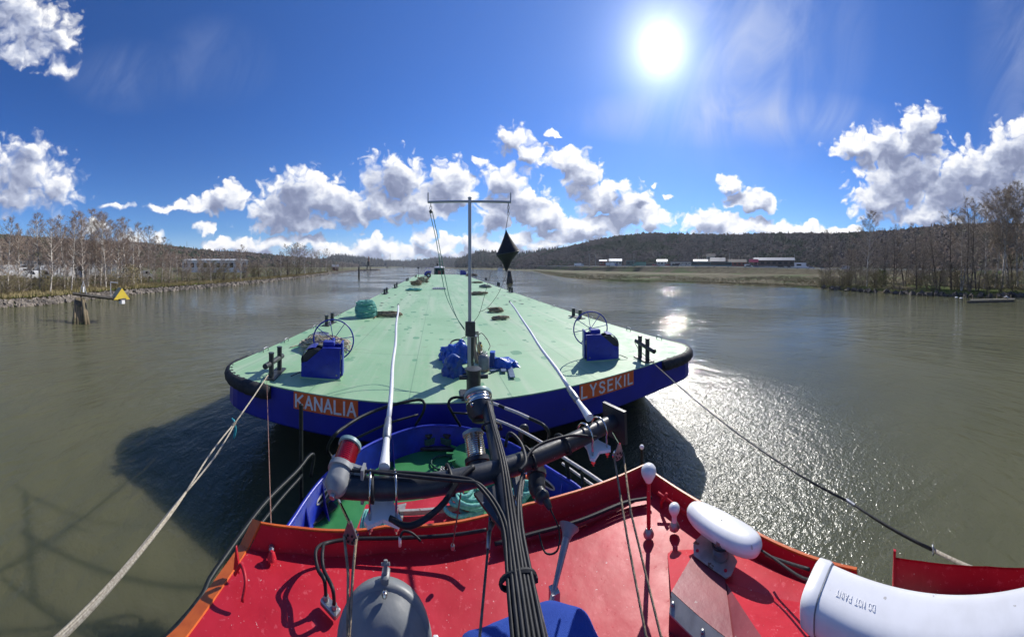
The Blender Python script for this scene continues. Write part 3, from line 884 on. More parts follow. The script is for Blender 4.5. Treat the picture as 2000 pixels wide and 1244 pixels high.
# ---------------------------------------------------------------- the tug
M_red = None
def red_mat():
    m_ = bpy.data.materials.new("red_roof_paint"); m_.use_nodes = True
    n = NT(m_.node_tree); b = n.n['Principled BSDF']
    pos = n.new('ShaderNodeTexCoord').outputs['Object']
    base = n.mix(n.step(n.noise(pos, 2.2, 5, 0.6), 0.35, 0.65), (0.42, 0.012, 0.024), (0.51, 0.021, 0.038))
    base = n.mix(n.m('MULTIPLY', n.step(n.noise(pos, 26, 4, 0.7), 0.59, 0.66), 0.5), base, (0.62, 0.10, 0.12))
    base = n.mix(n.m('MULTIPLY', n.step(n.noise(pos, 55, 2, 0.6), 0.72, 0.74), 0.85), base, (0.62, 0.42, 0.40))
    base = n.mix(n.m('MULTIPLY', n.step(n.noise(pos, 1.3, 5, 0.75), 0.55, 0.66), 0.35), base, (0.27, 0.012, 0.02))
    n.put(b.inputs['Base Color'], base)
    n.put(b.inputs['Roughness'], n.m('MULTIPLY_ADD', n.noise(pos, 6, 4, 0.6), 0.25, 0.36))
    b.inputs['Specular IOR Level'].default_value = 0.32
    bn = n.new('ShaderNodeBump'); bn.inputs['Distance'].default_value = 0.008
    n.put(bn.inputs['Height'], n.m('ADD', n.noise(pos, 3.5, 3, 0.5), n.m('ADD', n.m('MULTIPLY', n.noise(pos, 60, 3, 0.6), 0.05), n.m('MULTIPLY', n.step(n.noise(pos, 24, 3, 0.7), 0.66, 0.70), 0.06))))
    n.put(b.inputs['Normal'], bn.outputs[0])
    return m_
M_red = red_mat()
M_lip = mat("orange_lip_paint", (0.62, 0.13, 0.018), 0.45, c2=(0.50, 0.09, 0.015), scale=12, spots=(45, .72, (.30, .10, .05)))
M_green = mat("foredeck_green_paint", (0.030, 0.185, 0.055), 0.42, c2=(0.045, 0.235, 0.075), scale=3.0, bump=0.003, bscale=5, rvar=0.1, spots=(14, .70, (.09, .26, .12)))
M_bulw = mat("bulwark_blue_paint", (0.009, 0.018, 0.26), 0.36, c2=(0.012, 0.032, 0.42), scale=4, rvar=.08, bump=0.002, spots=(20, .73, (.10, .12, .2)))
M_rail = mat("black_rail_paint", (0.008, 0.011, 0.012), 0.48, c2=(0.018, 0.022, 0.023), scale=20, spec=.25)
M_railw = mat("white_rail_paint", (0.55, 0.52, 0.50), 0.45, c2=(0.40, 0.38, 0.36), scale=20)
M_mast = mat("mast_charcoal_paint", (0.018, 0.021, 0.026), 0.42, c2=(0.035, 0.038, 0.042), scale=14, bump=0.001, rvar=.1, spots=(60, .74, (.5, .5, .5)))
M_cable = mat("black_cable_rubber", (0.010, 0.011, 0.013), 0.55, c2=(0.022, 0.023, 0.026), scale=30, spec=.3)
M_plast = mat("white_radome_plastic", (0.80, 0.80, 0.80), 0.34, c2=(0.71, 0.71, 0.70), scale=5, coat=0.15, spots=(38, .72, (.50, .48, .44)))
M_greyp = mat("grey_lamp_paint", (0.20, 0.215, 0.225), 0.45, c2=(0.155, 0.17, 0.18), scale=8, bump=0.001)
M_ropeW = mat("beige_rope", (0.48, 0.43, 0.33), 0.9, c2=(0.30, 0.26, 0.19), scale=50, bump=0.004, bscale=90)
M_ropeD = mat("brown_rope", (0.34, 0.27, 0.18), 0.95, c2=(0.15, 0.115, 0.08), scale=30, bump=0.006)
M_teal = mat("teal_rope", (0.10, 0.36, 0.30), 0.8, c2=(0.20, 0.50, 0.42), scale=35, bump=0.006, bscale=60)
M_wire = mat("stay_wire", (0.10, 0.085, 0.075), 0.5, metal=.5, c2=(.2, .18, .16), scale=80)
M_tarp = mat("blue_canvas", (0.020, 0.055, 0.30), 0.85, c2=(0.028, 0.075, 0.36), scale=4, bump=0.004, bscale=400, spec=.2)
M_chrome = mat("chrome", (0.62, 0.58, 0.52), 0.16, metal=1.0, c2=(.50, .47, .43), scale=6)

ZL = 3.30        # top of the lip
lip_px = [(509, 1021), (581, 1030.5), (623.6, 1034.7), (674, 1036), (708, 1034.5), (752, 1028), (800, 1027.6), (884, 1020.6), (954.7, 1005), (1030.7, 984), (1109.5, 964), (1194, 936), (1258, 908)]
right_px = [(1285, 929), (1362.5, 978), (1476.5, 1040), (1585, 1088)]
front = [W(a, b, ZL) for a, b in lip_px]
right = [W(a, b, ZL) for a, b in right_px] + [Vector((1.54, .22, ZL))]
left = []
ZR = 3.17
leftr = [Vector((-1.06, -1.6, ZR)), Vector((-1.08, -.3, ZR)), W(365, 1244, ZR), W(484, 1073, ZR)]
tug = thing('tugboat', 'pusher tug in the foreground with red wheelhouse roof, green foredeck and blue bulwark', 'tugboat', (.25, -1.0, 0))
cen = Vector((.27, 0, ZR))
def inward(p, d):
    q = Vector((p.x, p.y, 0)); c = Vector((.27, min(p.y, .9) * .85, 0))
    v = (c - q)
    if abs(p.x - .27) < 1.15 and p.y > 1.6: v = Vector((0, -1, 0))
    elif p.y < 1.5: v = Vector((1 if p.x < 0 else -1, 0, 0))
    return p + v.normalized() * d
rim = left + front + right + [Vector((1.50, -1.6, ZL))]
fl = left + front + right
# roof sheet with camber
rm = MB()
base = leftr + [Vector((inward(p, .035).x, inward(p, .035).y, ZR)) for p in front[1:] + right] + [Vector((1.52, -.1, ZR)), Vector((1.46, -1.6, ZR))]
c0 = Vector((.27, -.2, ZR + .05))
rows = []
for t in (1.0, .9, .75, .55, .3, .05):
    rows.append([Vector((c0.x + (p.x - c0.x) * t, c0.y + (p.y - c0.y) * t, ZR + .05 * (1 - t * t))) for p in base])
rm.grid(rows, closed=True)
roof = rm.build('wheelhouse_roof', M_red, tug, smooth=60)
# raised lip (red inside face, orange top edge)
lm = MB()
lm.grid([[Vector((leftr[-1].x, leftr[-1].y, ZR - .02))] + [Vector((inward(p, .035).x, inward(p, .035).y, ZR - .02)) for p in fl[1:]], [inward(p, .012) + Vector((0, 0, -.004)) for p in fl]])
lipo = lm.build('roof_lip', M_red, roof, smooth=30)
lt = MB()
outp = [inward(p, -.004) for p in fl]
lt.grid([[inward(p, .010) + Vector((0, 0, -.008)) for p in fl], [inward(p, .008) + Vector((0, 0, .004)) for p in fl], [inward(p, -.006) + Vector((0, 0, .004)) for p in fl], [inward(p, -.008) + Vector((0, 0, -.02)) for p in fl], [leftr[-1] + Vector((-.02, .09, 0))] + [Vector((inward(p, -.06).x, inward(p, -.06).y, ZR)) for p in fl[1:]], [leftr[-1] + Vector((-.02, .09, -.3))] + [Vector((inward(p, -.06).x, inward(p, -.03).y, ZR - .35)) for p in fl[1:]]])
lt.build('orange_edge', M_lip, lipo, smooth=30)
# wide sloping orange flange along the left side
ls = leftr[:3] + [leftr[2].lerp(leftr[3], .6), leftr[3], leftr[3].lerp(W(509, 1021, ZL), .5), W(509, 1021, ZL)]
sl = MB()
sl.grid([[p + Vector((.004, 0, .0)) for p in ls], [p + Vector((.0, 0, .008)) for p in ls], [p + Vector((-.065, .006, -.01)) for p in ls], [p + Vector((-.07, .006, -.08)) for p in ls]])
sl.build('side_flange', M_lip, lipo)
# wheelhouse walls below the roof
wm_ = MB()
wl = [Vector((-.95, -1.6, ZR)), Vector((-.98, .9, ZR))] + [inward(p, .10) for p in fl] + [Vector((1.42, -1.6, ZL))]
wm_.grid([[Vector((p.x, p.y, ZR - .08)) for p in wl], [Vector((p.x, p.y, ZR - .5)) for p in wl], [Vector((p.x * .98, p.y - .12, 1.66)) for p in wl]])
wm_.build('wheelhouse_wall', mat("white_wall_paint", (.7, .7, .68), .4, c2=(.6, .6, .58), scale=3), tug)
# second red side screen aft of the gap
sm_ = MB()
sp = [W(1745, 1092, ZL), W(1800, 1100, ZL), W(1866, 1107, ZL), W(1930, 1110, ZL), W(2000, 1113, ZL), Vector((1.2, -1.3, ZL))]
sm_.grid([[p for p in sp], [p + Vector((-.03, 0, -.5)) for p in sp]])
sm_.grid([[p + Vector((.012, 0, 0)) for p in sp], [p + Vector((-.018, 0, -.5)) for p in sp]])
sm_.prism([sp[0] + Vector((0, 0, .045)), sp[0] + Vector((-.03, 0, -.5)), sp[0] + Vector((.03, .02, -.5)), sp[0] + Vector((.012, 0, .045))], Vector((-.004, -.014, 0)))
sm_.build('side_screen', M_red, tug)

# bow outline, bulwark, foredeck
bw_px = [(520, 1090), (565, 1018), (592, 978), (620, 942), (650, 913), (690, 885), (725, 865), (760, 850), (795, 838), (830, 831), (870, 830), (912, 835), (955, 848), (1000, 866), (1030, 884), (1060, 905), (1100, 930), (1140, 957), (1180, 985)]
ZB = 2.02
bw = [W(a, b, ZB) for a, b in bw_px]
bw = [Vector((-1.66, -1.5, ZB)), Vector((-1.66, 1.5, ZB))] + bw[1:-1] + [Vector((2.0, 2.2, ZB)), Vector((2.0, -1.5, ZB))]
bw = cat_path(bw, 4)
ZD_ = 1.62
cb = Vector((.15, 2.2, 0))
def inn(p, d):
    v = (cb - Vector((p.x, min(p.y, 2.2) if p.y < 2.2 else p.y, 0)))
    if p.y < 2.2: v = Vector((1 if p.x < 0 else -1, 0, 0))
    v.z = 0
    return p + v.normalized() * d
hb = MB()
hb.grid([[p for p in bw], [Vector((inn(p, .04).x, inn(p, .04).y, 1.5)) for p in bw], [Vector((inn(p, .25).x, inn(p, .25).y, .5)) for p in bw], [Vector((inn(p, .5).x, inn(p, .5).y, -.6)) for p in bw]])
hb.build('hull', M_rail, tug, smooth=50)
db = MB()
din = [Vector((inn(p, .09).x, inn(p, .09).y, ZD_)) for p in bw]
db.grid([din, [Vector((.15 + (p.x - .15) * .5, 2.0 + (p.y - 2.0) * .5, ZD_ + .02)) for p in din], [Vector((.15 + (p.x - .15) * .02, 2.0 + (p.y - 2) * .02, ZD_ + .03)) for p in din]])
db.build('foredeck', M_green, tug, smooth=True)
bb = MB()
bi = [inn(p, .05) for p in bw]
bb.grid([[Vector((p.x, p.y, ZD_ - .02)) for p in [inn(q, .085) for q in bw]], [p + Vector((0, 0, -.01)) for p in bi], ])
bul = bb.build('bulwark', M_bulw, tug, smooth=50)
cap = MB(); cap.tube([inn(p, .025) for p in bw], 0.024, 8); cap.build('cap_rail', M_bulw, bul, smooth=True)
# stays (knees) of the bulwark with their oval freeing ports
for px, py in ((566, 1012), (590, 975), (625, 935), (1058, 906), (1100, 934), (765, 852), (965, 853)):
    p = W(px, py, ZB); q = inn(p, .06); r2 = inn(p, .26)
    m = MB(); m.prism([q + Vector((0, 0, -.02)), Vector((q.x, q.y, ZD_)), Vector((r2.x, r2.y, ZD_ + .02)), Vector(((q.x + r2.x) / 2, (q.y + r2.y) / 2, ZD_ + .16))], (q - r2).cross(Vector((0, 0, 1))).normalized() * .014)
    m.build('bulwark_knee', M_bulw, bul)
def oval(px, py, ln, wd):
    p = W(px, py, ZB - .17)
    j = min(range(len(bi) - 1), key=lambda i: (bi[i] - Vector((p.x, p.y, ZB))).length)
    t_ = (bi[j + 1] - bi[j]).normalized(); c = inn(bi[j], .022) + Vector((0, 0, -.19))
    ring = [c + t_ * (ln * math.cos(w)) + Vector((0, 0, wd * math.sin(w))) for w in [k_ * math.pi / 12 for k_ in range(24)]]
    m = MB(); m.tube(ring, .012, 6, closed=True); m.build('freeing_port_rim', M_railw, bul, smooth=True)
    m = MB(); m.add(ring, [tuple(range(24))]); m.build('freeing_port', M_rubber, bul)
oval(612, 952, .16, .045); oval(1085, 925, .16, .045)

def rail(name, pts, r=.024, mt=None, nn=6, parent=tug):
    m = MB(); m.tube(cat_path(pts, nn), r, 8)
    return m.build(name, mt or M_rail, parent, smooth=True)
ZH1, ZH2 = 2.58, 2.33
def RL(z, *pp): return [W(a, b, z) for a, b in pp]
lr = RL(ZH1, (664, 842), (700, 817), (750, 797), (800, 784.5))
rail('bow_rail', [W(660, 905, ZB + .05)] + [G(648, 893, 4.45), G(640, 877, 4.4)] + RL(ZH1, (652, 852), (675, 833), (708, 813), (750, 796), (792, 785), (820, 781)) + [W(829, 789, ZH1 - .04), W(826, 806, ZH1 - .18), W(812, 830, ZB + .03)])
rail('lower_bow_rail', [W(684, 862, ZH2), W(710, 849, ZH2), W(738, 836, ZH2), W(766, 824, ZH2), W(816, 810, ZH2)], r=.018)
rail('rail_brace', [W(650, 893, ZH2 - .1), W(672, 880, ZB)], mt=M_railw, r=.02)
rail('bow_rail', [W(912, 777, ZH1), W(890, 776, ZH1), W(879, 781, ZH1 - .03), W(876, 791, ZH1 - .1), W(881, 802, ZH1 - .2), W(899, 832, ZB + .02)])
rail('lower_bow_rail', [W(884, 806, ZH1 - .2), W(913, 808, ZH2 + .05)], r=.018)
rail('bow_rail', RL(ZH1, (912, 777), (935, 780), (961, 787), (975, 792)), mt=M_railw)
rail('bow_rail', RL(ZH1, (975, 792), (986, 797)), r=.026)
rail('bow_rail', RL(ZH1, (984, 796), (1010, 806), (1034, 817)), mt=M_railw)
rail('bow_rail', RL(ZH1, (1034, 817), (1050, 824), (1062, 831)) + [W(1071, 843, ZH1 - .08), W(1071, 856, ZH1 - .2), W(1063, 872, ZH2 - .1)])
rail('lower_bow_rail', RL(ZH2, (955, 815.5), (984, 826), (1019, 842), (1063, 867), (1100, 893), (1150, 925), (1208, 965)), r=.020, mt=M_railw)
rail('lower_bow_rail', RL(ZH2 - .2, (1098, 905), (1130, 928), (1175, 960)), r=.016, mt=M_railw)
rail('rail_post', [W(1105, 895, ZH2), W(1112, 935, ZB)], r=.03)
rail('rail_post', [W(1135, 918, ZH2), W(1140, 950, ZB)], r=.022)
# left side hand rail pipes
rail('side_rail', [Vector((-1.62, -1.4, 2.32)), W(328, 1244, 2.32), W(420, 1115, 2.32), W(511, 990, 2.32), W(581, 919, 2.32), W(600, 895, 2.34), W(610, 887, 2.34), W(613, 895, 2.28), W(607, 930, 2.05)], r=.022)
rail('side_rail', [W(345, 1244, 2.20), W(450, 1100, 2.20), W(540, 985, 2.20), W(590, 928, 2.20)], r=.018)
m = MB(); p = W(588, 1003, 1.65); m.tube([p, Vector((p.x, p.y, 3.05))], .028, 10); m.lathe([(.031, 0), (.031, .03), (.01, .045)], (p.x, p.y, 3.05), n=10); m.build('rail_post', M_rail, tug, smooth=40)
p = W(535, 1060, 1.9)
# ---------------------------------------------------------------- things on the barge deck
def coil(c, rx, ry, h, r, turns, seed, rot=0.0, messy=.25, extra=None, n=6):
    r_ = random.Random(seed); pts = []
    steps = 14
    for i in range(turns * steps):
        w = 2 * math.pi * i / steps
        k = .55 + .45 * (0.5 + .5 * math.sin(i * .37 + seed)) + r_.uniform(-messy, messy) * .5
        x = rx * k * math.cos(w); y = ry * k * math.sin(w)
        z = r + h * (i / (turns * steps)) * (1.15 - .55 * k) + r_.uniform(0, messy) * h * .5
        pts.append(Vector((c.x + x * math.cos(rot) - y * math.sin(rot), c.y + x * math.sin(rot) + y * math.cos(rot), c.z + z)))
    if extra:
        pts = [Vector(p) for p in extra] + pts
    m = MB(); m.tube(cat_path(pts, 2), r, n)
    return m
def rope(name, m, mt, label, cat, origin, grp=None):
    o = m.build(name, mt, origin=origin, smooth=True)
    return tag(o, label, cat, grp)
GC = 'rope coils lying on the barge deck'
# white coil behind the left winch with its tail running to the bollard
c = D(634, 683); 
rope('rope_coil', coil(c, .74, .46, .42, .019, 26, 3, .2, .55, extra=[D(566, 680, .02), D(580, 676, .02), D(598, 677, .03)]), M_ropeW, 'big tangled heap of pale beige rope behind the left hand winch', 'rope', c, GC)
# big teal drum of rope: loops stacked on their side
c = D(714, 619)
m = MB(); r_ = random.Random(8)
for q in range(40):
    t = q / 39
    rr = .36 + .12 * math.sin(math.pi * (t * .85 + .12)) + r_.uniform(-.05, .04)
    ox, oy, ph, tl = r_.uniform(-.04, .04), r_.uniform(-.04, .04), r_.uniform(0, 6.28), r_.uniform(.01, .10)
    ring = [c + Vector((ox + rr * math.cos(w) * 1.12, oy + rr * .85 * math.sin(w), .03 + .76 * t + tl * math.sin(w + ph) + .015 * r_.uniform(-1, 1))) for w in [2 * math.pi * k_ / 22 for k_ in range(22)]]
    m.tube(ring, .022, 6, closed=True)
m.tube(cat_path([c + Vector((.30, 0, .82)), c + Vector((.52, 0, .66)), c + Vector((.60, 0, .3)), c + Vector((.58, -.02, .06))], 4), .022, 6)
for q in range(10):
    w = q * .63; m.tube(cat_path([c + Vector((.12 * math.cos(w), .12 * math.sin(w), .82)), c + Vector((.36 * math.cos(w + .2), .3 * math.sin(w + .2), .84)), c + Vector((.44 * math.cos(w + .5), .36 * math.sin(w + .5), .72))], 3), .022, 6)
rope('rope_heap', m, M_teal, 'tall round bundle of teal rope standing near the left deck edge', 'rope', c, GC)
c = D(757, 618)
rope('rope_coil', coil(c, .75, .32, .26, .030, 11, 5, .05, .4, extra=[D(730, 623, .03), D(736, 619, .05), D(742, 617, .1)]), M_ropeD, 'brown rope coil lying to the right of the teal rope bundle', 'rope', c, GC)
for (px, py, rx, ry, h, mt, lab, sd) in (
   (968, 609, .42, .38, .18, M_ropeD, 'brown rope coil right of the mast, upper of a close pair', 11),
   (977, 624, .42, .20, .12, M_ropeD, 'flat dark rope coil right of the mast, lower of a close pair', 12),
   (935, 576, .75, .32, .20, M_ropeD, 'long brown rope coil right of the mast pole on the middle of the deck', 13),
   (948, 562, .70, .35, .25, M_greyp, 'grey and black rope coil near the right deck edge, middle distance', 14),
   (932, 553, .8, .3, .15, M_ropeD, 'thin brown rope trail near the right deck edge, far along the deck', 15),
   (813, 558.5, .75, .45, .55, M_ropeD, 'nearer of the two brown rope heaps far along the deck', 16),
   (826, 553.5, .9, .5, .75, M_ropeD, 'farther of the two brown rope heaps far along the deck', 17),
   (808, 568, .75, .45, .18, M_teal, 'flat dark teal rope lying in front of the two brown heaps', 18),
   (921, 540, 1.4, .5, .5, M_ropeD, 'reddish brown rope heap at the far right end of the deck', 19)):
    c = D(px, py)
    rope('rope_coil', coil(c, rx, ry, h * 1.35, .026 if py > 600 else .045, 11, sd, .1, .4, n=5), mt, lab, 'rope', c, GC)
# round hatch cover, paper scrap, deck grating
c = D(627, 653)
t = thing('hatch_cover', 'round grey hatch lid lying behind the coil of pale rope', 'hatch', c)
m = MB(); m.lathe([(.33, 0), (.33, .035), (.30, .045), (.26, .02), (.0, .02)], c, n=28); m.build('lid', M_steel, t, smooth=35)
m = MB(); m.tube(cat_path([c + Vector((-.06, 0, .03)), c + Vector((-.06, 0, .07)), c + Vector((.06, 0, .07)), c + Vector((.06, 0, .03))], 3), .01, 6); m.build('handle', M_black, t)
c = D(679, 623)
m = MB(); r_ = random.Random(3)
ring = [c + Vector((.42 * math.cos(w) * r_.uniform(.8, 1.1), .16 * math.sin(w) * r_.uniform(.8, 1.1), .005)) for w in [k_ * .35 for k_ in range(18)]]
m.prism(list(reversed(ring)), (0, 0, .012)); tag(m.build('cardboard_scrap', mat('cardboard', (.36, .33, .29), .9, c2=(.28, .25, .21), scale=9), origin=c), 'flat brownish scrap of board lying in front of the teal rope bundle', 'scrap')
c = D(858, 564)
t = thing('steel_grating', 'small grey steel grating lying on the middle of the deck', 'grating', c)
m = MB(); m.box(c + Vector((0, 0, .05)), (1.5, 2.2, .06), bev=.01); m.build('frame', M_steel, t)
for q in range(-3, 4):
    m = MB(); m.box(c + Vector((q * .2, 0, .09)), (.06, 2.1, .03)); m.build('bar', M_black, t)
# small dark lashing pads
r_ = random.Random(21)
pad_px = [(746, 592), (744, 597), (767, 600), (760, 582), (772, 576), (784, 585), (795, 572), (801, 576), (806, 562), (788, 560), (1005, 589), (1016, 587), (1020, 594), (985, 577), (972, 583), (990, 595), (1033, 585), (962, 571), (845, 558), (975, 566)]
pm = None
for (px, py) in pad_px:
    c = D(px, py)
    if pm is None:
        m = MB(); m.lathe([(.12, 0), (.11, .022), (.05, .03)], c, n=12); pm = m.build('lashing_pad', M_black, origin=c, smooth=30)
        tag(pm, 'small dark round lashing pad set on the green deck', 'deck pad', 'lashing pads scattered over the deck')
        o = pm
    else:
        o = dup(pm); o.location = c

# ---------------------------------------------------------------- signal mast on the barge with crossbar, black board, lamp post
Mb = D(917.5, 728)
t = thing('signal_mast', 'tall thin grey signal mast with a crossbar at its top, standing at the barge stern', 'mast', Mb)
rM = math.hypot(Mb.x, Mb.y)
top = G(917.5, 388, rM)
m = MB(); m.tube([Vector((Mb.x, Mb.y, Mb.z + .9)), Vector((Mb.x, Mb.y, top.z))], .042, 12); m.lathe([(.042, 0), (.05, .005), (.05, .03), (.02, .05)], (Mb.x, Mb.y, top.z), n=12); m.build('pole', M_alu, t, smooth=40)
zc = top.z - .07
dirX = Vector((math.cos(.113), -math.sin(.113), 0))
cb_ = Vector((Mb.x, Mb.y, zc))
m = MB(); m.tube([cb_ - dirX * 1.07, cb_ + dirX * 1.05], .032, 10); m.build('crossbar', M_alu, t, smooth=40)
for s in (-1.06, 1.04):
    m = MB(); p = cb_ + dirX * s; m.tube([p, p + Vector((0, 0, .24))], .018, 8); m.build('upright', M_alu, t, smooth=40)
# lower tabernacle: grey post in a black channel with foot
m = MB(); m.box((Mb.x - .02, Mb.y - .06, Mb.z + .72), (.085, .05, 1.05), bev=.008); m.build('lower_post', M_alu, t)
m = MB(); m.box((Mb.x + .02, Mb.y + .01, Mb.z + .62), (.16, .09, 1.2), bev=.01); m.box((Mb.x, Mb.y, Mb.z + .02), (.36, .3, .04)); m.build('channel', M_black, t)
m = MB(); m.box((Mb.x - .01, Mb.y - .10, Mb.z + .18), (.07, .02, .17)); m.build('white_tab', M_alu, t)
bz = G(917, 641, rM).z
m = MB(); m.box((Mb.x + .005, Mb.y - .07, bz), (.25, .10, .36), rz=-.1, bev=.006); m.build('black_box', M_black, t)
m = MB(); m.box((Mb.x + .08, Mb.y - .02, bz - .20), (.22, .16, .02), rz=.4); m.build('bracket', M_steel, t)
for s, zz in ((-1.0, -.05), (1.0, -.05)):
    pass
def chain_to(parent, p, n_, link=.05, mt=M_steel, nm='shackle'):
    m = MB()
    for q in range(n_):
        c = p + Vector((0, 0, -link * (q + .5)))
        ax = Vector((1, 0, 0)) if q % 2 else Vector((0, 1, 0))
        ring = [c + ax * (link * .35 * math.cos(w)) + Vector((0, 0, link * .6 * math.sin(w))) for w in [k_ * math.pi / 5 for k_ in range(10)]]
        m.tube(ring, link * .12, 5, closed=True)
    return m.build(nm, mt, parent, smooth=True)
pl = cb_ - dirX * .99; pr = cb_ + dirX * .98
# halyards
hal = thing('signal_halyard', 'green halyard lines hanging from the left end of the mast crossbar', 'halyard', pl)
chain_to(hal, pl - Vector((0, 0, .03)), 2, .08)
e1 = Vector((Mb.x - .14, Mb.y - .05, bz))
m = MB()
m.lathe([(.02, -.05), (.045, -.02), (.045, .04), (.02, .07)], pl + Vector((0, 0, -.24)), (0, 1, 0), 10)
m.build('pulley', M_black, hal, smooth=40)
G1 = mat('green_line', (.02, .13, .09), .7, c2=(.03, .2, .14), scale=20)
m = MB(); far = G(874, 566, rM + 1.4)
m.tube(cat_path([pl + Vector((-.03, 0, -.25)), G(852, 470, rM + .3), G(863, 540, rM + .9), G(872, 580, rM + .9), G(890, 617, rM + .3), e1], 6), .010, 5)
m.build('halyard_line', G1, hal, smooth=True)
m = MB(); m.tube(cat_path([pl + Vector((.04, 0, -.25)), G(856, 470, rM + .3), G(869, 540, rM + .8), G(879, 585, rM + .6), G(893, 622, rM + .2), e1 + Vector((0, -.02, -.03))], 6), .010, 5)
m.build('halyard_line', G1, hal, smooth=True)
# black diamond day shape
zt = G(988, 447, rM); zb = G(990.5, 531, rM)
ds = thing('day_shape', 'black cloth diamond signal shape hanging from the right end of the crossbar', 'signal shape', zb)
m = MB(); n_ = 14
mid = (zt + zb) / 2 + Vector((.02, 0, 0))
mc = G(992, 494, rM)
def cone(apex, sgn, prof):
    rows = []
    for (tt, rad) in prof:
        c_ = mc.lerp(apex, tt)
        row = []
        for k_ in range(n_):
            w = 2 * math.pi * k_ / n_
            tilt = .055 * math.cos(w) * (1 - tt)
            row.append(c_ + Vector((rad * .305 * math.cos(w), rad * .305 * math.sin(w), tilt)))
        rows.append(row)
    return rows
m.grid(cone(zt, 1, [(0, 1), (.12, .86), (.35, .58), (.65, .27), (.85, .10), (1, .01)]), closed=True)
m.build('upper_cone', M_blackcloth, ds, smooth=50)
m = MB(); m.grid(cone(zb + Vector((-.02, 0, 0)), -1, [(0, 1), (.15, .80), (.4, .46), (.65, .26), (.85, .14), (1, .02)]), closed=True)
m.build('lower_cone', M_blackcloth, ds, smooth=50)
m = MB(); m.tube([mc + Vector((.305 * math.cos(w), .305 * math.sin(w), .055 * math.cos(w))) for w in [k_ * 2 * math.pi / 20 for k_ in range(20)]], .008, 5, closed=True); m.build('hoop', M_black, ds)
chain_to(ds, pr - Vector((0, 0, .03)), 4, .075)
m = MB(); m.tube([pr - Vector((0, 0, .33)), zt], .008, 5); m.build('hanging_line', M_wire, ds)
m = MB(); m.tube(cat_path([mc + Vector((-.29, 0, -.0)), G(951, 560, rM - .1), G(937, 610, rM - .1), G(926, 628, rM - .05)], 5), .006, 5)
m.tube(cat_path([zb, G(975, 570, rM - .1), G(953, 600, rM - .1), G(935, 610, rM - .1)], 5), .006, 5)
m.build('down_line', M_wire, ds, smooth=True)

# big single bollard with crossbar in front of the mast
c = D(925, 772); c.y = max(c.y, yT(c.x) + .15)
t = thing('cross_bollard', 'thick black single bollard with a crossbar at the middle of the barge stern', 'bollard', c)
m = MB(); m.lathe([(.15, 0), (.15, .52), (.165, .525), (.165, .56), (.02, .575)], c, n=24); m.build('post', M_black, t, smooth=35)
m = MB(); m.tube([c + Vector((-.30, 0, .38)), c + Vector((.30, 0, .38))], .045, 14); m.build('crossbar', M_black, t, smooth=40)
m = MB(); m.box(c + Vector((0, 0, .015)), (.55, .5, .03)); m.build('base_plate', M_black, t)

# ---------------------------------------------------------------- gear piled at the foot of the mast
def cloth_pile(name, px, py, sx, sy, h, rot, seed, mt, label, cat, parts=1):
    from mathutils import noise as N_
    c = D(px, py); m = MB(); nu, nv = 40, 18
    rows = []
    for j in range(nv + 1):
        v = j / nv; row = []
        for i in range(nu):
            w = 2 * math.pi * i / nu
            rr = math.cos(v * math.pi / 2) ** .6
            k_ = 1 + .42 * N_.noise(Vector((math.cos(w) * 1.6 + seed, math.sin(w) * 1.6, v * 2.5))) + .30 * N_.noise(Vector((math.cos(w) * 4, math.sin(w) * 5 + seed, v * 7)))
            x = sx * rr * k_ * math.cos(w); y = sy * rr * k_ * math.sin(w)
            z = h * math.sin(v * math.pi / 2) * (1 + .5 * N_.noise(Vector((x * 3 + seed, y * 3, 1)))) + (0.0 if j else -.0)
            row.append(c + Vector((x * math.cos(rot) - y * math.sin(rot), x * math.sin(rot) + y * math.cos(rot), max(0.003, z) if j else .003)))
        rows.append(row)
    m.grid(rows, closed=True)
    m.add(rows[-1], [tuple(range(nu))])
    return tag(m.build(name, mt, origin=c, smooth=55), label, cat)
M_tb = mat('blue_vinyl', (.012, .07, .40), .38, c2=(.02, .11, .50), scale=5, bump=.012, bscale=7)
M_tb2 = mat('dark_blue_vinyl', (.010, .045, .22), .45, c2=(.015, .07, .30), scale=5, bump=.012, bscale=7)
cloth_pile('blue_bag', 886, 731, .25, .26, .50, .4, 2, M_tb2, 'crumpled dark blue bag lying in front and left of the mast foot', 'bag')
cloth_pile('blue_bag', 893, 706, .33, .26, .50, .2, 5, M_tb, 'blue plastic bag leaning behind the left side of the mast foot', 'bag')
cloth_pile('blue_bag', 872, 702, .20, .2, .36, 1.2, 9, M_tb, 'small blue bag farthest left in the pile at the mast', 'bag')
cloth_pile('blue_tarpaulin', 976, 716, .20, .36, .24, .9, 12, M_tb, 'folded bright blue tarpaulin to the right of the grey gas bottle', 'tarpaulin')
cloth_pile('blue_tarpaulin', 992, 712, .17, .34, .16, .7, 15, M_tb, 'rolled bright blue tarpaulin at the right end of the gear pile', 'tarpaulin')
M_jean = mat('denim', (.075, .12, .20), .9, c2=(.11, .16, .25), scale=8)
def strip(name, pxs, w, th, mt, label, cat):
    pts = [D(a, b, .02 + .02 * (i % 2)) for i, (a, b) in enumerate(pxs)]
    m = MB()
    for a, b in zip(pts, pts[1:]):
        d = (b - a).normalized(); s = d.cross(Vector((0, 0, 1))).normalized() * (w / 2)
        m.prism([a - s, b - s, b + s, a + s], (0, 0, th))
    return tag(m.build(name, mt, origin=pts[0]), label, cat)
strip('cloth_strap', [(996, 720), (1001, 741)], .13, .02, M_jean, 'grey blue webbing strap lying farthest right of the gear pile', 'strap')
strip('cloth_strap', [(981, 717), (984, 730)], .13, .03, M_jean, 'folded grey blue strap lying between the gas bottle and the end strap', 'strap')
strip('cloth_strap', [(972, 724), (958, 729)], .08, .03, M_jean, 'short grey strap bundle just right of the gas bottle', 'strap')
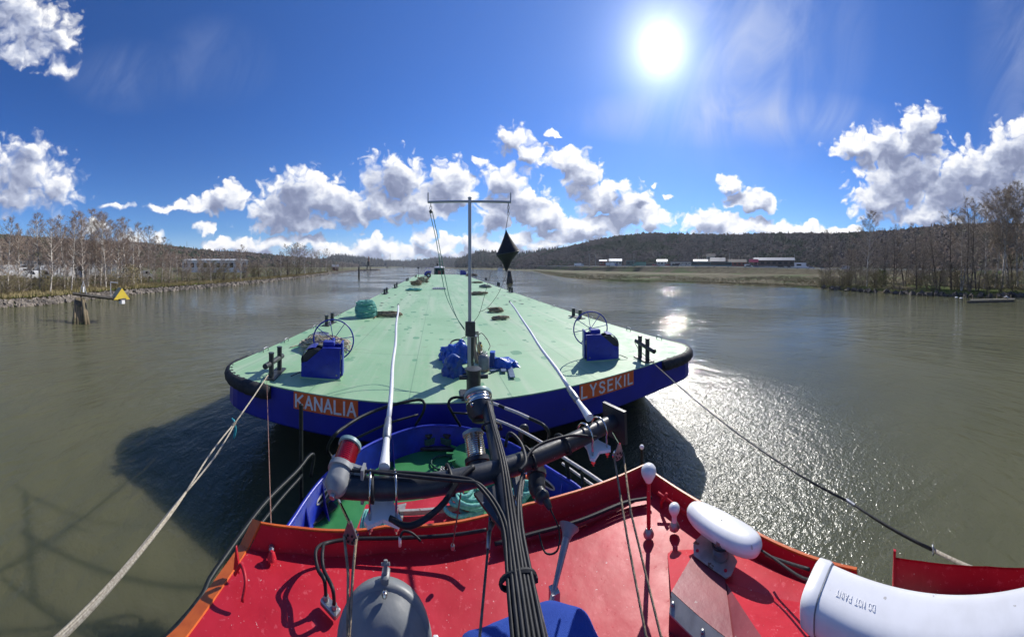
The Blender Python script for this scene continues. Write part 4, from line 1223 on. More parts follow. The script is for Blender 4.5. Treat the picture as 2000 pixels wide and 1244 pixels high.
# gas bottle, battery box, can
c = D(945, 724)
t = thing('gas_bottle', 'squat grey metal gas bottle standing to the right of the mast foot', 'gas bottle', c)
m = MB(); m.lathe([(.135, 0), (.14, .03), (.14, .07)], c, n=22); m.build('foot_ring', M_ropeD, t, smooth=40)
m = MB(); m.lathe([(.138, .06), (.142, .1), (.142, .33), (.12, .39), (.07, .42), (.03, .43)], c, n=22); m.build('body', M_greyp, t, smooth=40)
m = MB(); m.tube([c + Vector((.08 * math.cos(w), .08 * math.sin(w), .47)) for w in [k_ * .6 for k_ in range(10)]], .010, 6, closed=True)
m.tube([c + Vector((.08, 0, .41)), c + Vector((.08, 0, .47))], .01, 6); m.tube([c + Vector((-.08, 0, .41)), c + Vector((-.08, 0, .47))], .01, 6); m.build('carrying_ring', M_steel, t, smooth=True)
c = D(962, 716)
t = thing('battery_box', 'dark blue battery box standing between the gas bottle and the blue tarpaulin', 'box', c)
m = MB(); m.box(c + Vector((0, 0, .19)), (.13, .20, .38), rz=-.3, bev=.012); m.build('case', M_tb2, t)
m = MB(); m.box(c + Vector((0, 0, .39)), (.14, .21, .03), rz=-.3, bev=.01); m.build('lid', M_tb, t)
c = D(937, 708)
t = thing('oil_can', 'small yellow can with a black cap in the gear behind the mast foot', 'can', c)
m = MB(); m.lathe([(.07, .28), (.075, .30), (.075, .46), (.06, .50), (.03, .52)], c, n=16); m.build('can_body', mat('yellow_paint', (.42, .30, .03), .4, c2=(.3, .2, .03), scale=8), t, smooth=40)
m = MB(); m.lathe([(.05, .52), (.05, .57), (.02, .58)], c, n=12); m.build('cap', M_black, t, smooth=40)
m = MB(); m.box(c + Vector((0, 0, .14)), (.22, .22, .28), bev=.02); m.build('stand', M_black, t)
# cables and lines on the gear
c = D(932, 716)
m = MB(); r_ = random.Random(31)
for q in range(9):
    x = .02 + q * .014
    m.tube(cat_path([c + Vector((-.10 + x, -.02, .95)), c + Vector((-.06 + x + r_.uniform(-.03, .03), -.08, .6)), c + Vector((-.04 + x * 1.8, -.1, .3 + r_.uniform(-.06, .1))), c + Vector((-.09 + x, -.06, .12)), c + Vector((-.11 + x * .5, -.04, .5)), c + Vector((-.12 + x * .7, -.02, .93))], 4), .008, 5)
rope('line_hank', m, M_ropeW, 'hank of thin beige line hanging down the right side of the mast foot', 'rope', c)
c = D(868, 703)
m = MB()
for q in range(7):
    m.tube([c + Vector((.09 * math.cos(w) * (1 + .1 * math.sin(q * 2)), -.05 + .012 * q, .17 + .13 * math.sin(w + q * .2))) for w in [k_ * .42 for k_ in range(15)]], .007, 5, closed=True)
rope('wire_coil', m, M_steel, 'small silver coil of wire at the left end of the gear pile', 'wire', c)
c = D(888, 690)
m = MB(); m.tube(cat_path([D(878, 694, .30), D(884, 690, .38), D(897, 690, .42), D(906, 697, .42)], 5), .025, 8)
m.tube(cat_path([D(885, 712, .25), D(890, 700, .35), D(902, 692, .48), D(910, 690, .5)], 5), .012, 6)
rope('hose', m, M_cable, 'short black hose arched over the blue bags left of the mast', 'hose', c)
m = MB(); m.tube(cat_path([D(930, 690, .5), D(940, 690, .62), D(950, 697, .55), D(957, 706, .45), D(954, 712, .4)], 5), .012, 6)
rope('hose', m, M_cable, 'thin black hose looping over the gas bottle', 'hose', D(945, 700))

# ---------------------------------------------------------------- far end of the barge: second pair of winches, posts, and the leading tug beyond
def far_winch(px, py, s, wheel, label):
    c = D(px, py)
    t = thing('hand_winch', label, 'winch', c, 'winches at the far end of the barge')
    m = MB(); m.prism([c + Vector((-.8 * s, 0, 0)), c + Vector((-.8 * s, 0, .6)), c + Vector((-.3 * s, 0, 1.15)), c + Vector((.8 * s, 0, 1.25)), c + Vector((.85 * s, 0, 0))], (0, 1.0, 0)); m.build('housing', M_blue2, t)
    if wheel:
        m = MB(); m.tube([c + Vector((.1 + .85 * math.cos(w), -.1, 1.2 + .85 * math.sin(w))) for w in [k_ * math.pi / 12 for k_ in range(24)]], .035, 6, closed=True); m.build('hand_wheel', M_blue2, t)
        for q in range(3):
            w = q * math.pi / 3
            m = MB(); m.tube([c + Vector((.1 + .85 * math.cos(w), -.1, 1.2 + .85 * math.sin(w))), c + Vector((.1 - .85 * math.cos(w), -.1, 1.2 - .85 * math.sin(w)))], .02, 5); m.build('spoke', M_blue2, t)
far_winch(835, 538.5, 1, True, 'small blue winch with wheel at the far left end of the deck')
far_winch(905, 537, -1, False, 'dark blue winch housing at the far right end of the deck')
c = D(837, 543)
t = thing('fender_tyre', 'black and white tyre fender lying at the far left of the deck', 'tyre', c)
m = MB(); m.tube([c + Vector((.35 * math.cos(w), 0, .55 + .40 * math.sin(w))) for w in [k_ * math.pi / 8 for k_ in range(16)]], .16, 8, closed=True); m.build('tread', M_rubber, t, smooth=True)
m = MB(); m.lathe([(.2, -.1), (.24, 0), (.2, .1)], c + Vector((0, 0, .55)), (0, 1, 0), 14); m.build('rim', M_white, t, smooth=True)
c = D(817, 541)
t = thing('deck_lamp_post', 'thin black lamp post with square head at the far left corner of the deck', 'lamp post', c)
m = MB(); m.tube([c, c + Vector((0, 0, 1.9))], .05, 6); m.build('post', M_black, t)
m = MB(); m.box(c + Vector((0, 0, 2.05)), (.42, .3, .38), bev=.03); m.build('lamp_head', M_black, t)
c = D(924, 539)
t = thing('deck_lamp_post', 'thin black lamp post with square head at the far right of the deck', 'lamp post', c)
m = MB(); m.tube([c, c + Vector((0, 0, 2.0))], .05, 6); m.build('post', M_black, t)
m = MB(); m.box(c + Vector((0, 0, 2.15)), (.38, .3, .38), bev=.03); m.build('lamp_head', M_black, t)
# leading tug
YT = LB + 3.6
def T(px, dy=0.0, z=0.0):
    return Vector(((YT + dy) * math.tan((px - X0) / F), YT + dy, z))
M_tgreen = mat('dark_green_paint', (.02, .075, .06), .45, c2=(.03, .10, .08), scale=2)
M_tred = mat('faded_red_paint', (.36, .075, .055), .5, c2=(.28, .06, .05), scale=2)
c = T(858, 2)
t = thing('bow_tugboat', 'small green and red tug with white wheelhouse roof beyond the far end of the barge', 'tugboat', Vector((c.x, c.y, 0)))
m = MB(); cx = c.x
rows = []
for (z, w, l) in ((-.5, 1.6, 4.5), (.6, 2.0, 5.2), (1.7, 2.2, 5.6)):
    rows.append([Vector((cx + w * math.cos(a) * (1 if abs(math.cos(a)) < .9 else 1), YT + 4.5 + l * math.sin(a) * .9, z)) for a in [k_ * math.pi / 10 for k_ in range(20)]])
m.grid(rows, closed=True); m.add(rows[-1], [tuple(range(20))]); m.build('hull', M_rail, t, smooth=40)
rz = 1.7
m = MB(); m.lathe([(1.55, 0), (1.6, .1), (1.55, 2.6), (1.45, 2.7)], (cx, YT + 3, rz), n=16); m.build('deckhouse', M_tgreen, t, smooth=40)
m = MB(); m.lathe([(1.65, 2.72), (1.72, 2.8), (1.2, 3.1), (.4, 3.25), (.05, 3.28)], (cx, YT + 3, rz), n=20); m.build('white_roof', M_white, t, smooth=40)
for q in range(-1, 2):
    m = MB(); m.box((cx + q * .75, YT + 1.42 + .12 * q * q, rz + 2.0), (.5, .06, .55), rz=-.4 * q); m.build('window', M_blackcloth, t)
m = MB(); m.box((cx + .1, YT + 1.1, rz + .9), (1.0, .35, 1.9), bev=.05); m.build('red_door', M_tred, t)
m = MB(); m.box((cx + 1.35, YT + 1.7, rz + 1.2), (.35, .5, 2.2), bev=.05); m.build('red_ventilator', M_tred, t)
m = MB(); m.tube([(cx + .25, YT + 1.2, rz), (cx + .1, YT + 2.4, rz + 7.2)], [.22, .09], 10); m.build('green_mast', mat('mast_green', (.015, .14, .10), .4, c2=(.02, .18, .12), scale=2), t, smooth=True)
m = MB(); m.box((cx + .1, YT + 2.3, rz + 4.6), (2.0, .08, .09)); m.build('mast_yard', M_rail, t)
m = MB(); m.tube([(cx - .6, YT + 3, rz + 3.2), (cx - .6, YT + 3, rz + 4.1)], .22, 8); m.build('exhaust_stack', M_rail, t, smooth=40)
# ---------------------------------------------------------------- folded signal mast of the tug with arm, cables, aerials and lamps
ZA = EYE - .92
A0 = Vector((-.40, 1.165, ZA)); A1 = Vector((.985, 1.44, ZA + .0))
aT = (A1 - A0).normalized()
md = Vector((.06, 1, .09)).normalized()      # direction the folded mast points
mast = thing('folded_mast', 'charcoal folding mast lowered forward over the red roof, with a thick crossarm', 'mast', (.2, -.2, ZR))
m = MB(); mc0 = Vector((.285, 1.245, ZA - .02))
pb = Vector((.205, .35, ZA - .12)); pt = Vector((.315, 1.86, ZA + .06))
m.tube(cat_path([Vector((.13, -.6, ZA - .25)), pb, mc0, pt], 5), .036, 14); m.build('post', M_mast, mast, smooth=True)
m = MB(); m.tube([A0, A1], .043, 20); m.build('crossarm', M_mast, mast, smooth=40)
m = MB(); m.prism([mc0 + Vector((-.03, -.02, 0)), mc0 + Vector((-.13, -.035, -.01)), mc0 + Vector((-.04, -.22, -.03))], (0, 0, .012)); m.prism([mc0 + Vector((.04, .0, 0)), mc0 + Vector((.11, .015, -.0)), mc0 + Vector((.03, -.16, -.02))], (0, 0, .012)); m.build('gusset_plate', M_mast, mast)
m = MB(); q = A1 + aT * .0
side = Vector((-aT.y, aT.x, 0)); m.prism([q + side * .09 + Vector((0, 0, .085)), q - side * .09 + Vector((0, 0, .085)), q - side * .10 + Vector((0, 0, -.10)), q + side * .08 + Vector((0, 0, -.10))], aT * .02); m.build('end_plate', M_mast, mast)
# brackets with U-bolts holding the white whip aerials
def bracket(c, w):
    m = MB(); z = -.075
    out = [(-w, -.16), (-w * .8, -.20), (-w * .35, -.17), (0, -.145), (w * .35, -.17), (w * .8, -.20), (w, -.16), (w * .62, -.02), (w * .55, .12), (-w * .55, .12), (-w * .62, -.02)]
    up = Vector((0, 0, 1)); ff = Vector((aT.y * -1, aT.x, 0))
    m.prism([c + aT * a + ff * (b * .42) + up * (z + b * .12) for a, b in out], up * .016)
    return m
def ubolt(c, s, parent):
    ff = Vector((-aT.y, aT.x, 0)); up = Vector((0, 0, 1)); pts = []
    for q in range(13):
        w = math.radians(-20 + q * 220 / 12)
        pts.append(c + aT * s + ff * (.062 * math.cos(w)) + up * (.062 * math.sin(w)))
    pts = [c + aT * s + ff * .066 + up * -.10] + pts + [c + aT * s - ff * .066 + up * -.13]
    m = MB(); m.tube(pts, .0055, 8); m.build('u_bolt', M_chrome, parent, smooth=True)
    m = MB(); m.lathe([(.012, 0), (.012, .012)], c + aT * s - ff * .066 + up * -.115, n=6); m.build('nut', M_chrome, parent)
def whip(base, tip, label, grp='white whip aerials on the folded mast'):
    t = thing('whip_aerial', label, 'aerial', base, grp)
    d = (tip - base).normalized(); L = (tip - base).length
    bracket(base - Vector((0, .0, 0)) , .075).build('bracket', M_plast, t)
    for s in (-.052, .052): ubolt(base, s, t)
    b2 = base + Vector((0, .03, .065))
    m = MB(); m.tube([b2, b2 + d * .10, b2 + d * .17], [.024, .017, .0145], 14); m.build('socket', M_plast, t, smooth=40)
    m = MB(); m.lathe([(.015, .16), (.021, .17), (.021, .25), (.018, .26), (.018, .30), (.0145, .31)], b2, d, 16); m.build('ferrule', M_steel, t, smooth=40)
    N = 16; pts = [b2 + d * (.28 + (L - .28) * i / N) + Vector((.004 * math.sin(i), 0, .006 * math.sin(i * .7))) for i in range(N + 1)]
    rad = [.0135 - .004 * i / N for i in range(N + 1)]
    m = MB(); m.tube(pts, rad, 10); m.build('whip', M_plast, t, smooth=True)
    m = MB(); m.lathe([(.012, 0), (.013, .01), (.012, .03), (.004, .04)], pts[-1], d, 10); m.build('tip_cap', M_black, t, smooth=40)
    return t
bL = A0.lerp(A1, .13); bR = A0.lerp(A1, .885)
whip(bL, G(777.5, 607, 3.5), 'white whip aerial on the left end of the crossarm, tip over the brown coil')
whip(bR, G(997.5, 600, 3.7), 'white whip aerial on the right end of the crossarm, leaning left')
# knob on left aerial
# cables strapped along the mast
r_ = random.Random(6)
for q in range(7):
    off = (q - 3) * .0125 + .006
    h = .040 + .010 * (1 - abs(q - 3) / 3) 
    e = [Vector((.11 + off * 1.3, -.6, ZA - .2 + h)), Vector((.185 + off * 1.25, .35, ZA - .11 + h)), Vector((.235 + off, .80, ZA - .06 + h + .004 * math.sin(q))), Vector((.262 + off * .95, 1.02, ZA - .035 + h))]
    if q < 2:      # two cables bend away along the arm to the left
        e += [Vector((.20 + off, 1.14, ZA + .055)), Vector((.10, 1.19 - q * .02, ZA + .062)), A0.lerp(A1, .22) + Vector((0, -.005 - .02 * q, .06)), A0.lerp(A1, .08) + Vector((0, .01, .062)), A0 + Vector((-.02, .02, .045)), A0 + Vector((-.035, .02, -.04))]
    elif q > 4:    # two to the right lamp and aerial
        e += [Vector((.36, 1.20, ZA + .03)), A0.lerp(A1, .62) + Vector((0, -.02, .062)), A0.lerp(A1, .76) + Vector((0, -.03, .06)), A0.lerp(A1, .86) + Vector((.02, -.06, .01))]
    else:
        e += [Vector((.285 + off * .8, 1.25, ZA + h + .02)), Vector((.30 + off * .6, 1.55, ZA + .03 + h)), Vector((.312 + off * .4, 1.78, ZA + .05 + h * .8))]
    m = MB(); m.tube(cat_path(e, 6), .0068, 8); m.build('cable', M_cable, mast, smooth=True)
m = MB(); m.tube(cat_path([A0.lerp(A1, .42) + Vector((-.02, -.02, .055)), A0.lerp(A1, .36) + Vector((0, -.05, .04)), A0.lerp(A1, .30) + Vector((0, -.11, -.01)), A0.lerp(A1, .22) + Vector((0, -.13, -.05)), A0.lerp(A1, .16) + Vector((0, -.09, -.05))], 6), .011, 8); m.build('cable', M_cable, mast, smooth=True)
m = MB(); m.tube(cat_path([Vector((.33, 1.38, ZA + .05)), Vector((.36, 1.42, ZA + .09)), Vector((.40, 1.36, ZA + .07)), Vector((.39, 1.24, ZA + .06)), Vector((.35, 1.2, ZA + .05))], 6), .008, 8); m.build('cable', M_cable, mast, smooth=True)
def tie(c, ax, rr, parent=mast):
    q = Vector(ax).normalized().to_track_quat('Z', 'Y').to_matrix()
    m = MB(); m.tube([Vector(c) + q @ Vector((rr * math.cos(w), rr * .55 * math.sin(w) + .012, 0)) for w in [k_ * math.pi / 10 for k_ in range(20)]], .006, 6, closed=True, flat=1.4)
    m.box(Vector(c) + q @ Vector((-rr, 0, 0)) , (.016, .012, .016)); m.build('cable_tie', M_cable, parent, smooth=40)
tie((.245, .86, ZA - .045), md, .054); tie(A0.lerp(A1, .1), aT, .068); tie(A0.lerp(A1, .33), aT, .07); tie(A0.lerp(A1, .60), aT, .066); tie(A0.lerp(A1, .74), aT, .066); tie((.30, 1.58, ZA + .03), md, .052)
# small foot brackets with lifting eyes each side of the post
def stay_fork(a, b, e, label):
    t = thing('rigging_screw', label, 'rigging screw', a, 'wire stays fastened beside the folded mast')
    u = (b - a)
    m = MB(); m.lathe([(.010, -.005), (.013, 0), (.010, .005)], a, (0, .3, 1), 12); m.tube([a, a + u * .38], .0065, 8); m.build('eye_bolt', M_chrome, t, smooth=40)
    m = MB(); m.tube([a + u * .36, a + u * .46 + Vector((.008, 0, 0)), a + u * .62], [.006, .014, .007], 8); m.build('shackle', M_wire, t, smooth=True)
    m = MB(); m.tube([a + u * .62, b], .0085, 8); m.build('swage', M_steel, t, smooth=True)
    m = MB(); m.tube([b, e, e + (e - b) * 1.5], .0048, 6); m.build('wire', M_wire, t, smooth=True)
stay_fork(G(959, 988, 1.20), G(953, 1072, 1.08), G(937, 1244, .93), 'steel rigging screw on the left side of the folded mast')
stay_fork(G(1004, 972, 1.24), G(1018, 1038, 1.14), G(1068, 1244, .93), 'steel rigging screw on the right side of the folded mast')

def nav_lamp(c, d, lens_mat, lab, r=.06, capc=None, house=None, L1=.13, L2=.14):
    """cylindrical lantern: housing below, ribbed lens above, cap ring"""
    t = thing('navigation_lamp', lab, 'lamp', c, 'navigation lamps on the folded mast')
    d = Vector(d).normalized()
    m = MB(); m.lathe([(.01, -L1 - .035), (r * .5, -L1 - .033), (r * .85, -L1 - .012), (r * .97, -L1), (r, -L1 + .01), (r, -.012), (r * 1.18, -.010), (r * 1.18, .012), (r * .9, .014)], c, d, 28); m.build('housing', house or M_greyp, t, smooth=35)
    prof = []
    for k_ in range(23):
        z = .014 + (L2 - .014) * k_ / 22
        prof.append((r * (.90 if k_ % 2 else .95), z))
    m = MB(); m.lathe(prof, c, d, 28); m.build('lens', lens_mat, t, smooth=50)
    m = MB(); m.lathe([(r * .98, L2 - .002), (r * 1.08, L2), (r * 1.08, L2 + .016), (r * .8, L2 + .024), (.005, L2 + .026)], c, d, 28); m.build('cap', capc or M_greyp, t, smooth=35)
    m = MB(); m.lathe([(.012, -L1 - .05), (.012, -L1 - .03)], c, d, 8); m.build('drain_plug', M_steel, t)
    return t
M_redlens = mat('red_glass', (.30, .004, .012), .12, c2=(.22, .003, .01), scale=6, coat=.6)
M_grnlens = mat('smoked_glass', (.05, .05, .05), .15, c2=(.03, .03, .035), scale=6, coat=.6)
M_teallid = mat('pale_teal_paint', (.28, .42, .40), .4, c2=(.22, .34, .33), scale=8)
M_lampgrey = mat('weathered_lamp_metal', (.30, .31, .30), .5, c2=(.20, .21, .215), scale=10, rvar=.1, spots=(30, .7, (.12, .13, .13)))
rl = G(667, 918, 1.27)
t = nav_lamp(rl, (.02, .93, .32), M_redlens, 'red ribbed navigation lamp at the left end of the crossarm', r=.050, capc=M_teallid, house=M_lampgrey, L1=.07, L2=.115)
m = MB(); m.prism([rl + Vector((.03, -.0, .03)), rl + Vector((.11, 0, .02)), rl + Vector((.11, -.02, -.03)), rl + Vector((.03, -.02, -.03))], Vector((0, .012, .004))); m.box(rl + Vector((.10, -.01, -.03)), (.012, .05, .14)); m.build('bracket', M_lampgrey, t)
# masthead lamp at the tip of the mast: polished drum seen from below its cap
th = G(937, 792, 1.86)
t = thing('masthead_lamp', 'round polished metal lamp at the forward tip of the folded mast', 'lamp', th, 'navigation lamps on the folded mast')
dd = Vector((-.05, .80, .60)).normalized()
m = MB(); m.lathe([(.012, -.10), (.06, -.085), (.082, -.05), (.085, -.02), (.088, 0)], th, dd, 28); m.build('housing', M_mast, t, smooth=40)
m = MB(); m.lathe([(.088, 0), (.084, .008), (.084, .016), (.087, .02), (.083, .026), (.083, .038), (.087, .042), (.084, .055)], th, dd, 28); m.build('lens', M_chrome, t, smooth=40)
m = MB(); m.lathe([(.09, .055), (.092, .065), (.088, .08), (.05, .088), (.005, .09)], th, dd, 28); m.build('cap', M_teallid, t, smooth=40)
for s in (-.055, .05):
    m = MB(); m.lathe([(.014, 0), (.014, .012), (.007, .02)], th + Vector((s, -.055, .03)), (s * 2, -.8, .6), 10); m.build('wing_nut', M_chrome, t, smooth=40)
m = MB(); m.tube(cat_path([th + Vector((-.05, -.05, -.07)), th + Vector((-.02, -.12, -.03)), th + Vector((.03, -.15, -.02)), th + Vector((.04, -.22, -.05))], 5), .008, 8); m.build('lamp_cable', M_cable, t, smooth=True)
# second lamp hanging behind the mast, lens lit from outside
l2 = G(932, 900, 1.62)
t = nav_lamp(l2, (-.06, .72, .62), M_chrome, 'chromed navigation lamp tucked behind the left side of the folded mast', r=.058, capc=M_teallid, house=M_mast, L1=.08, L2=.13)
l3 = G(1048, 925, 1.50)
t = nav_lamp(l3, (.25, .75, .45), M_grnlens, 'small dark lamp hanging under the right half of the crossarm', r=.042, capc=M_mast, house=M_mast, L1=.07, L2=.08)
m = MB(); m.tube([l3 + Vector((-.02, -.06, -.02)), l3 + Vector((.0, -.11, -.04)), l3 + Vector((.01, -.16, -.06))], [.026, .022, .012], 12); m.lathe([(.02, 0), (.034, .01), (.034, .03), (.02, .04)], l3 + Vector((-.01, -.13, -.04)), (0, 1, .2), 12); m.build('swivel_mount', M_mast, t, smooth=True)
m = MB(); m.tube(cat_path([l3 + Vector((.01, -.16, -.06)), l3 + Vector((.04, -.19, -.14)), l3 + Vector((.02, -.22, -.2)), l3 + Vector((-.03, -.20, -.21)), l3 + Vector((-.04, -.14, -.17))], 6), .004, 6); m.build('lamp_cable', M_cable, t, smooth=True)

# pulley blocks hanging from the arm with their lines
def block(c, top, ends, lab, ax=(0, 1, .15), size=1.0, mt=None):
    t = thing('pulley_block', lab, 'pulley', c, 'pulley blocks hanging from the crossarm')
    axv = Vector(ax).normalized(); u = Vector((1, 0, 0)) ; w_ = axv.cross(u).normalized()
    if w_.z < 0: w_ = -w_
    s = .030 * size
    m = MB(); poly = [c + (u * (math.cos(a) * s) - w_ * (math.sin(a) * s)) for a in [k_ * math.pi / 12 for k_ in range(13)]] + [c + w_ * s * 2.4 - u * s * .25, c + w_ * s * 2.4 + u * s * .25]
    m.prism(poly, axv * .006); m.build('cheek_plate', M_steel, t)
    m = MB(); m.lathe([(s * .95, .008), (s * .8, .014), (s * .95, .020)], c, axv, 20); m.build('sheave', M_chrome, t, smooth=40)
    for q in range(6):
        a = q * math.pi / 3
        m = MB(); m.lathe([(s * .16, -.004), (s * .16, -.0015)], c + u * (math.cos(a) * s * .55) + w_ * (math.sin(a) * s * .55), axv, 10); m.build('lightening_hole', M_rubber, t)
    m = MB(); m.tube([c + w_ * s * 2.4, top], .006, 6); m.build('shackle', M_chrome, t)
    for sx, e in ends:
        m = MB(); m.tube([c + u * sx * s + w_ * s * .2, e[0]] + list(e[1:]), .0052, 6); m.build('line', M_ropeD, t, smooth=True)
cR = G(1208, 890, 1.62)
block(cR, A1 + Vector((-.005, -.01, -.06)), [(-1, [G(1225, 1050, 1.3), G(1262, 1244, 1.08), Vector((.72, -.2, ZR + .5))]), (1, [G(1232, 1000, 1.38), G(1291, 1244, 1.1), Vector((.78, -.2, ZR + .5))])], 'pulley block with drilled cheek on the right end of the crossarm, two lines running down')
cL = G(684, 1052, 1.08)
block(cL, A0 + Vector((-.0, -.0, -.06)), [(-.8, [G(680, 1120, 1.02), G(679, 1244, .95), Vector((-.25, -.3, ZR + .6))]), (.8, [G(689, 1120, 1.02), G(682, 1244, .95), Vector((-.24, -.3, ZR + .6))])], 'rusty brown pulley block under the left end of the crossarm', size=.95)

# ---------------------------------------------------------------- fittings on the red roof
def onroof(px, py): return W(px, py, ZR + .04)
# wire stay with turnbuckle from the barge bollard to the roof
a_ = onroof(531, 1088)
t = thing('stay_wire', 'thin rusty wire stretched from the front left of the roof up to the barge corner', 'wire', a_)
topw = D(521, 744, .05)
sh = a_ + (topw - a_).normalized() * .16
m = MB(); m.tube([sh, topw], .0045, 6); m.build('wire', mat('rusty_wire', (.19, .09, .06), .6, c2=(.28, .16, .12), scale=40), t)
m = MB(); m.tube([a_, sh], .006, 6); m.lathe([(.008, .04), (.017, .05), (.017, .11), (.008, .12)], a_, (sh - a_), 10); m.build('turnbuckle', M_steel, t, smooth=40)
m = MB(); m.lathe([(.028, -.01), (.02, .02), (.008, .035)], a_, n=12); m.build('eye_plate', M_red, t, smooth=40)
# red handle welded to the roof by the flange
h0 = onroof(455, 1150)
t = thing('grab_handle', 'red D-shaped handle on the left edge of the roof', 'handle', h0)
m = MB(); m.tube(cat_path([h0 + Vector((-.02, .04, .03)), h0 + Vector((.02, .045, .10)), h0 + Vector((.075, .01, .08)), h0 + Vector((.085, -.03, .02))], 5), .0095, 8); m.build('bar', M_red, t, smooth=True)
m = MB(); m.prism([h0 + Vector((-.055, .07, .01)), h0 + Vector((-.01, .07, .01)), h0 + Vector((-.03, .06, .16))], (0, .012, 0)); m.build('gusset', M_red, t)
# cable gland with two cables bending up over the lip
g0 = onroof(645, 1190)
t = thing('cable_gland', 'grey cable gland plate on the left of the roof with two black cables', 'cable gland', g0)
gx = Vector((.92, -.38, 0)).normalized()
m = MB(); m.box(g0 + Vector((0, 0, .012)), (.105, .045, .03), rz=math.atan2(gx.y, gx.x), bev=.006); m.build('plate', M_steel, t)
for s in (-.028, .028):
    b0 = g0 + gx * s
    m = MB(); m.lathe([(.014, .02), (.014, .045), (.010, .05)], b0, n=10); m.build('collar', M_steel, t, smooth=40)
    m = MB(); m.tube(cat_path([b0 + Vector((0, 0, .03)), b0 + Vector((-.01, .0, .12)), G(626 + s * 200, 1110, 1.54), G(624 + s * 230, 1075, 1.62), G(640, 1060, 1.72), G(700, 1052, 1.76), G(800, 1050, 1.76), G(900, 1043, 1.76), G(950, 1035, 1.74)], 6), .0095, 8); m.build('cable', M_cable, t, smooth=True)
# cable run on clips along the foot of the lip (right side)
t = thing('cable_run', 'bundle of black cables lying along the foot of the roof lip on the right', 'cable', G(1100, 1010, 1.9))
for q in range(3):
    m = MB(); m.tube(cat_path([Vector((p.x, p.y, ZR + .035 + .012 * q)) for p in (inward(W(960, 1005, ZL), .10 + .015 * q), inward(W(1030, 984, ZL), .12 + .015 * q), inward(W(1110, 964, ZL), .13 + .015 * q), inward(W(1194, 936, ZL), .13 + .018 * q), Vector((1.42, 1.62 - .02 * q, 0)))], 5), .010, 8); m.build('cable', M_cable, t, smooth=True)
# small white hook on the lip
p = G(781, 1050, 1.70)
t = thing('cable_hook', 'small white hook holding a black cable at the middle of the lip', 'hook', p)
m = MB(); m.tube([p, p + Vector((0, .0, -.05))], .008, 8); m.build('stem', M_white, t, smooth=True)
m = MB(); m.tube(cat_path([p, p + Vector((.02, .02, .02)), p + Vector((.07, .02, .012)), p + Vector((.12, .01, -.02))], 4), .007, 8); m.build('cable', M_cable, t, smooth=True)
p = W(880, 1018, ZL)
t = thing('stay_line', 'thin dark line running from the lip down to the roof near the searchlight', 'line', p)
m = MB(); m.tube([G(900, 965, 1.5), G(884, 1065, 1.62)], .004, 6); m.build('upper_length', M_wire, t); m = MB(); m.lathe([(.012, 0), (.012, .02), (.004, .03)], G(884, 1072, 1.66), n=8); m.build('eye', M_steel, t)

# white globe aerials
def globe(base, h, r, r2, pole_mat, lab, el=1.25):
    t = thing('globe_aerial', lab, 'aerial', base, 'white globe aerials on the right of the roof')
    m = MB(); m.lathe([(.032, 0), (.034, .01), (.022, .035), (.014, .045)], base, n=18); m.build('foot', M_steel, t, smooth=40)
    m = MB(); m.tube([base + Vector((0, 0, .03)), base + Vector((0, 0, h - r * .8))], r2, 12); m.build('stem', pole_mat, t, smooth=40)
    m = MB(); m.lathe([(r2 * .9, -r * 1.45), (r * .45, -r * 1.3), (r * .62, -r * .95), (r * .88, -r * .45), (r, 0), (r * .94, r * .38), (r * .74, r * .68), (r * .45, r * .9), (r * .2, r * .99), (.002, r)], base + Vector((0, 0, h)), n=26); m.build('globe', M_plast, t, smooth=60)
    return t
gb = onroof(1267, 1046)
zt_ = EYE - (921 - YH) / F * math.hypot(gb.x, gb.y)
globe(gb, zt_ - gb.z, .048, .013, M_red, 'tall white globe aerial on a red pole at the right front corner of the roof')
gb = onroof(1317, 1032)
zt_ = EYE - (994 - YH) / F * math.hypot(gb.x, gb.y)
globe(gb, zt_ - gb.z, .036, .016, M_plast, 'short white globe aerial beside the tall one')
# small white ball on a thin pole standing on the deck behind the corner
p = G(1253.5, 873, 2.75)
t = thing('marker_pole', 'thin black pole with a small white ball top beyond the right roof corner', 'pole', Vector((p.x, p.y, 1.65)))
m = MB(); m.tube([Vector((p.x, p.y, 1.62)), p], .013, 8); m.build('pole', M_rail, t); m = MB(); m.lathe([(.012, -.02), (.021, -.008), (.022, .004), (.014, .016), (.002, .02)], p, n=14); m.build('ball', M_plast, t, smooth=60)
# bent rail bracket by the small aerial
p = onroof(1300, 985)
t = thing('rope_cleat', 'small red horn cleat on the right side lip behind the globe aerials', 'cleat', p)
m = MB(); m.tube(cat_path([G(1285, 962, 2.1), G(1310, 980, 2.06), G(1345, 1002, 2.0)], 3), .009, 8); m.build('horn', M_red, t, smooth=True)
m = MB(); m.tube(cat_path([G(1293, 998, 2.12), G(1292, 982, 2.1), G(1300, 969, 2.08), G(1303, 964, 2.08)], 3), .012, 8); m.build('stem', M_red, t, smooth=True)

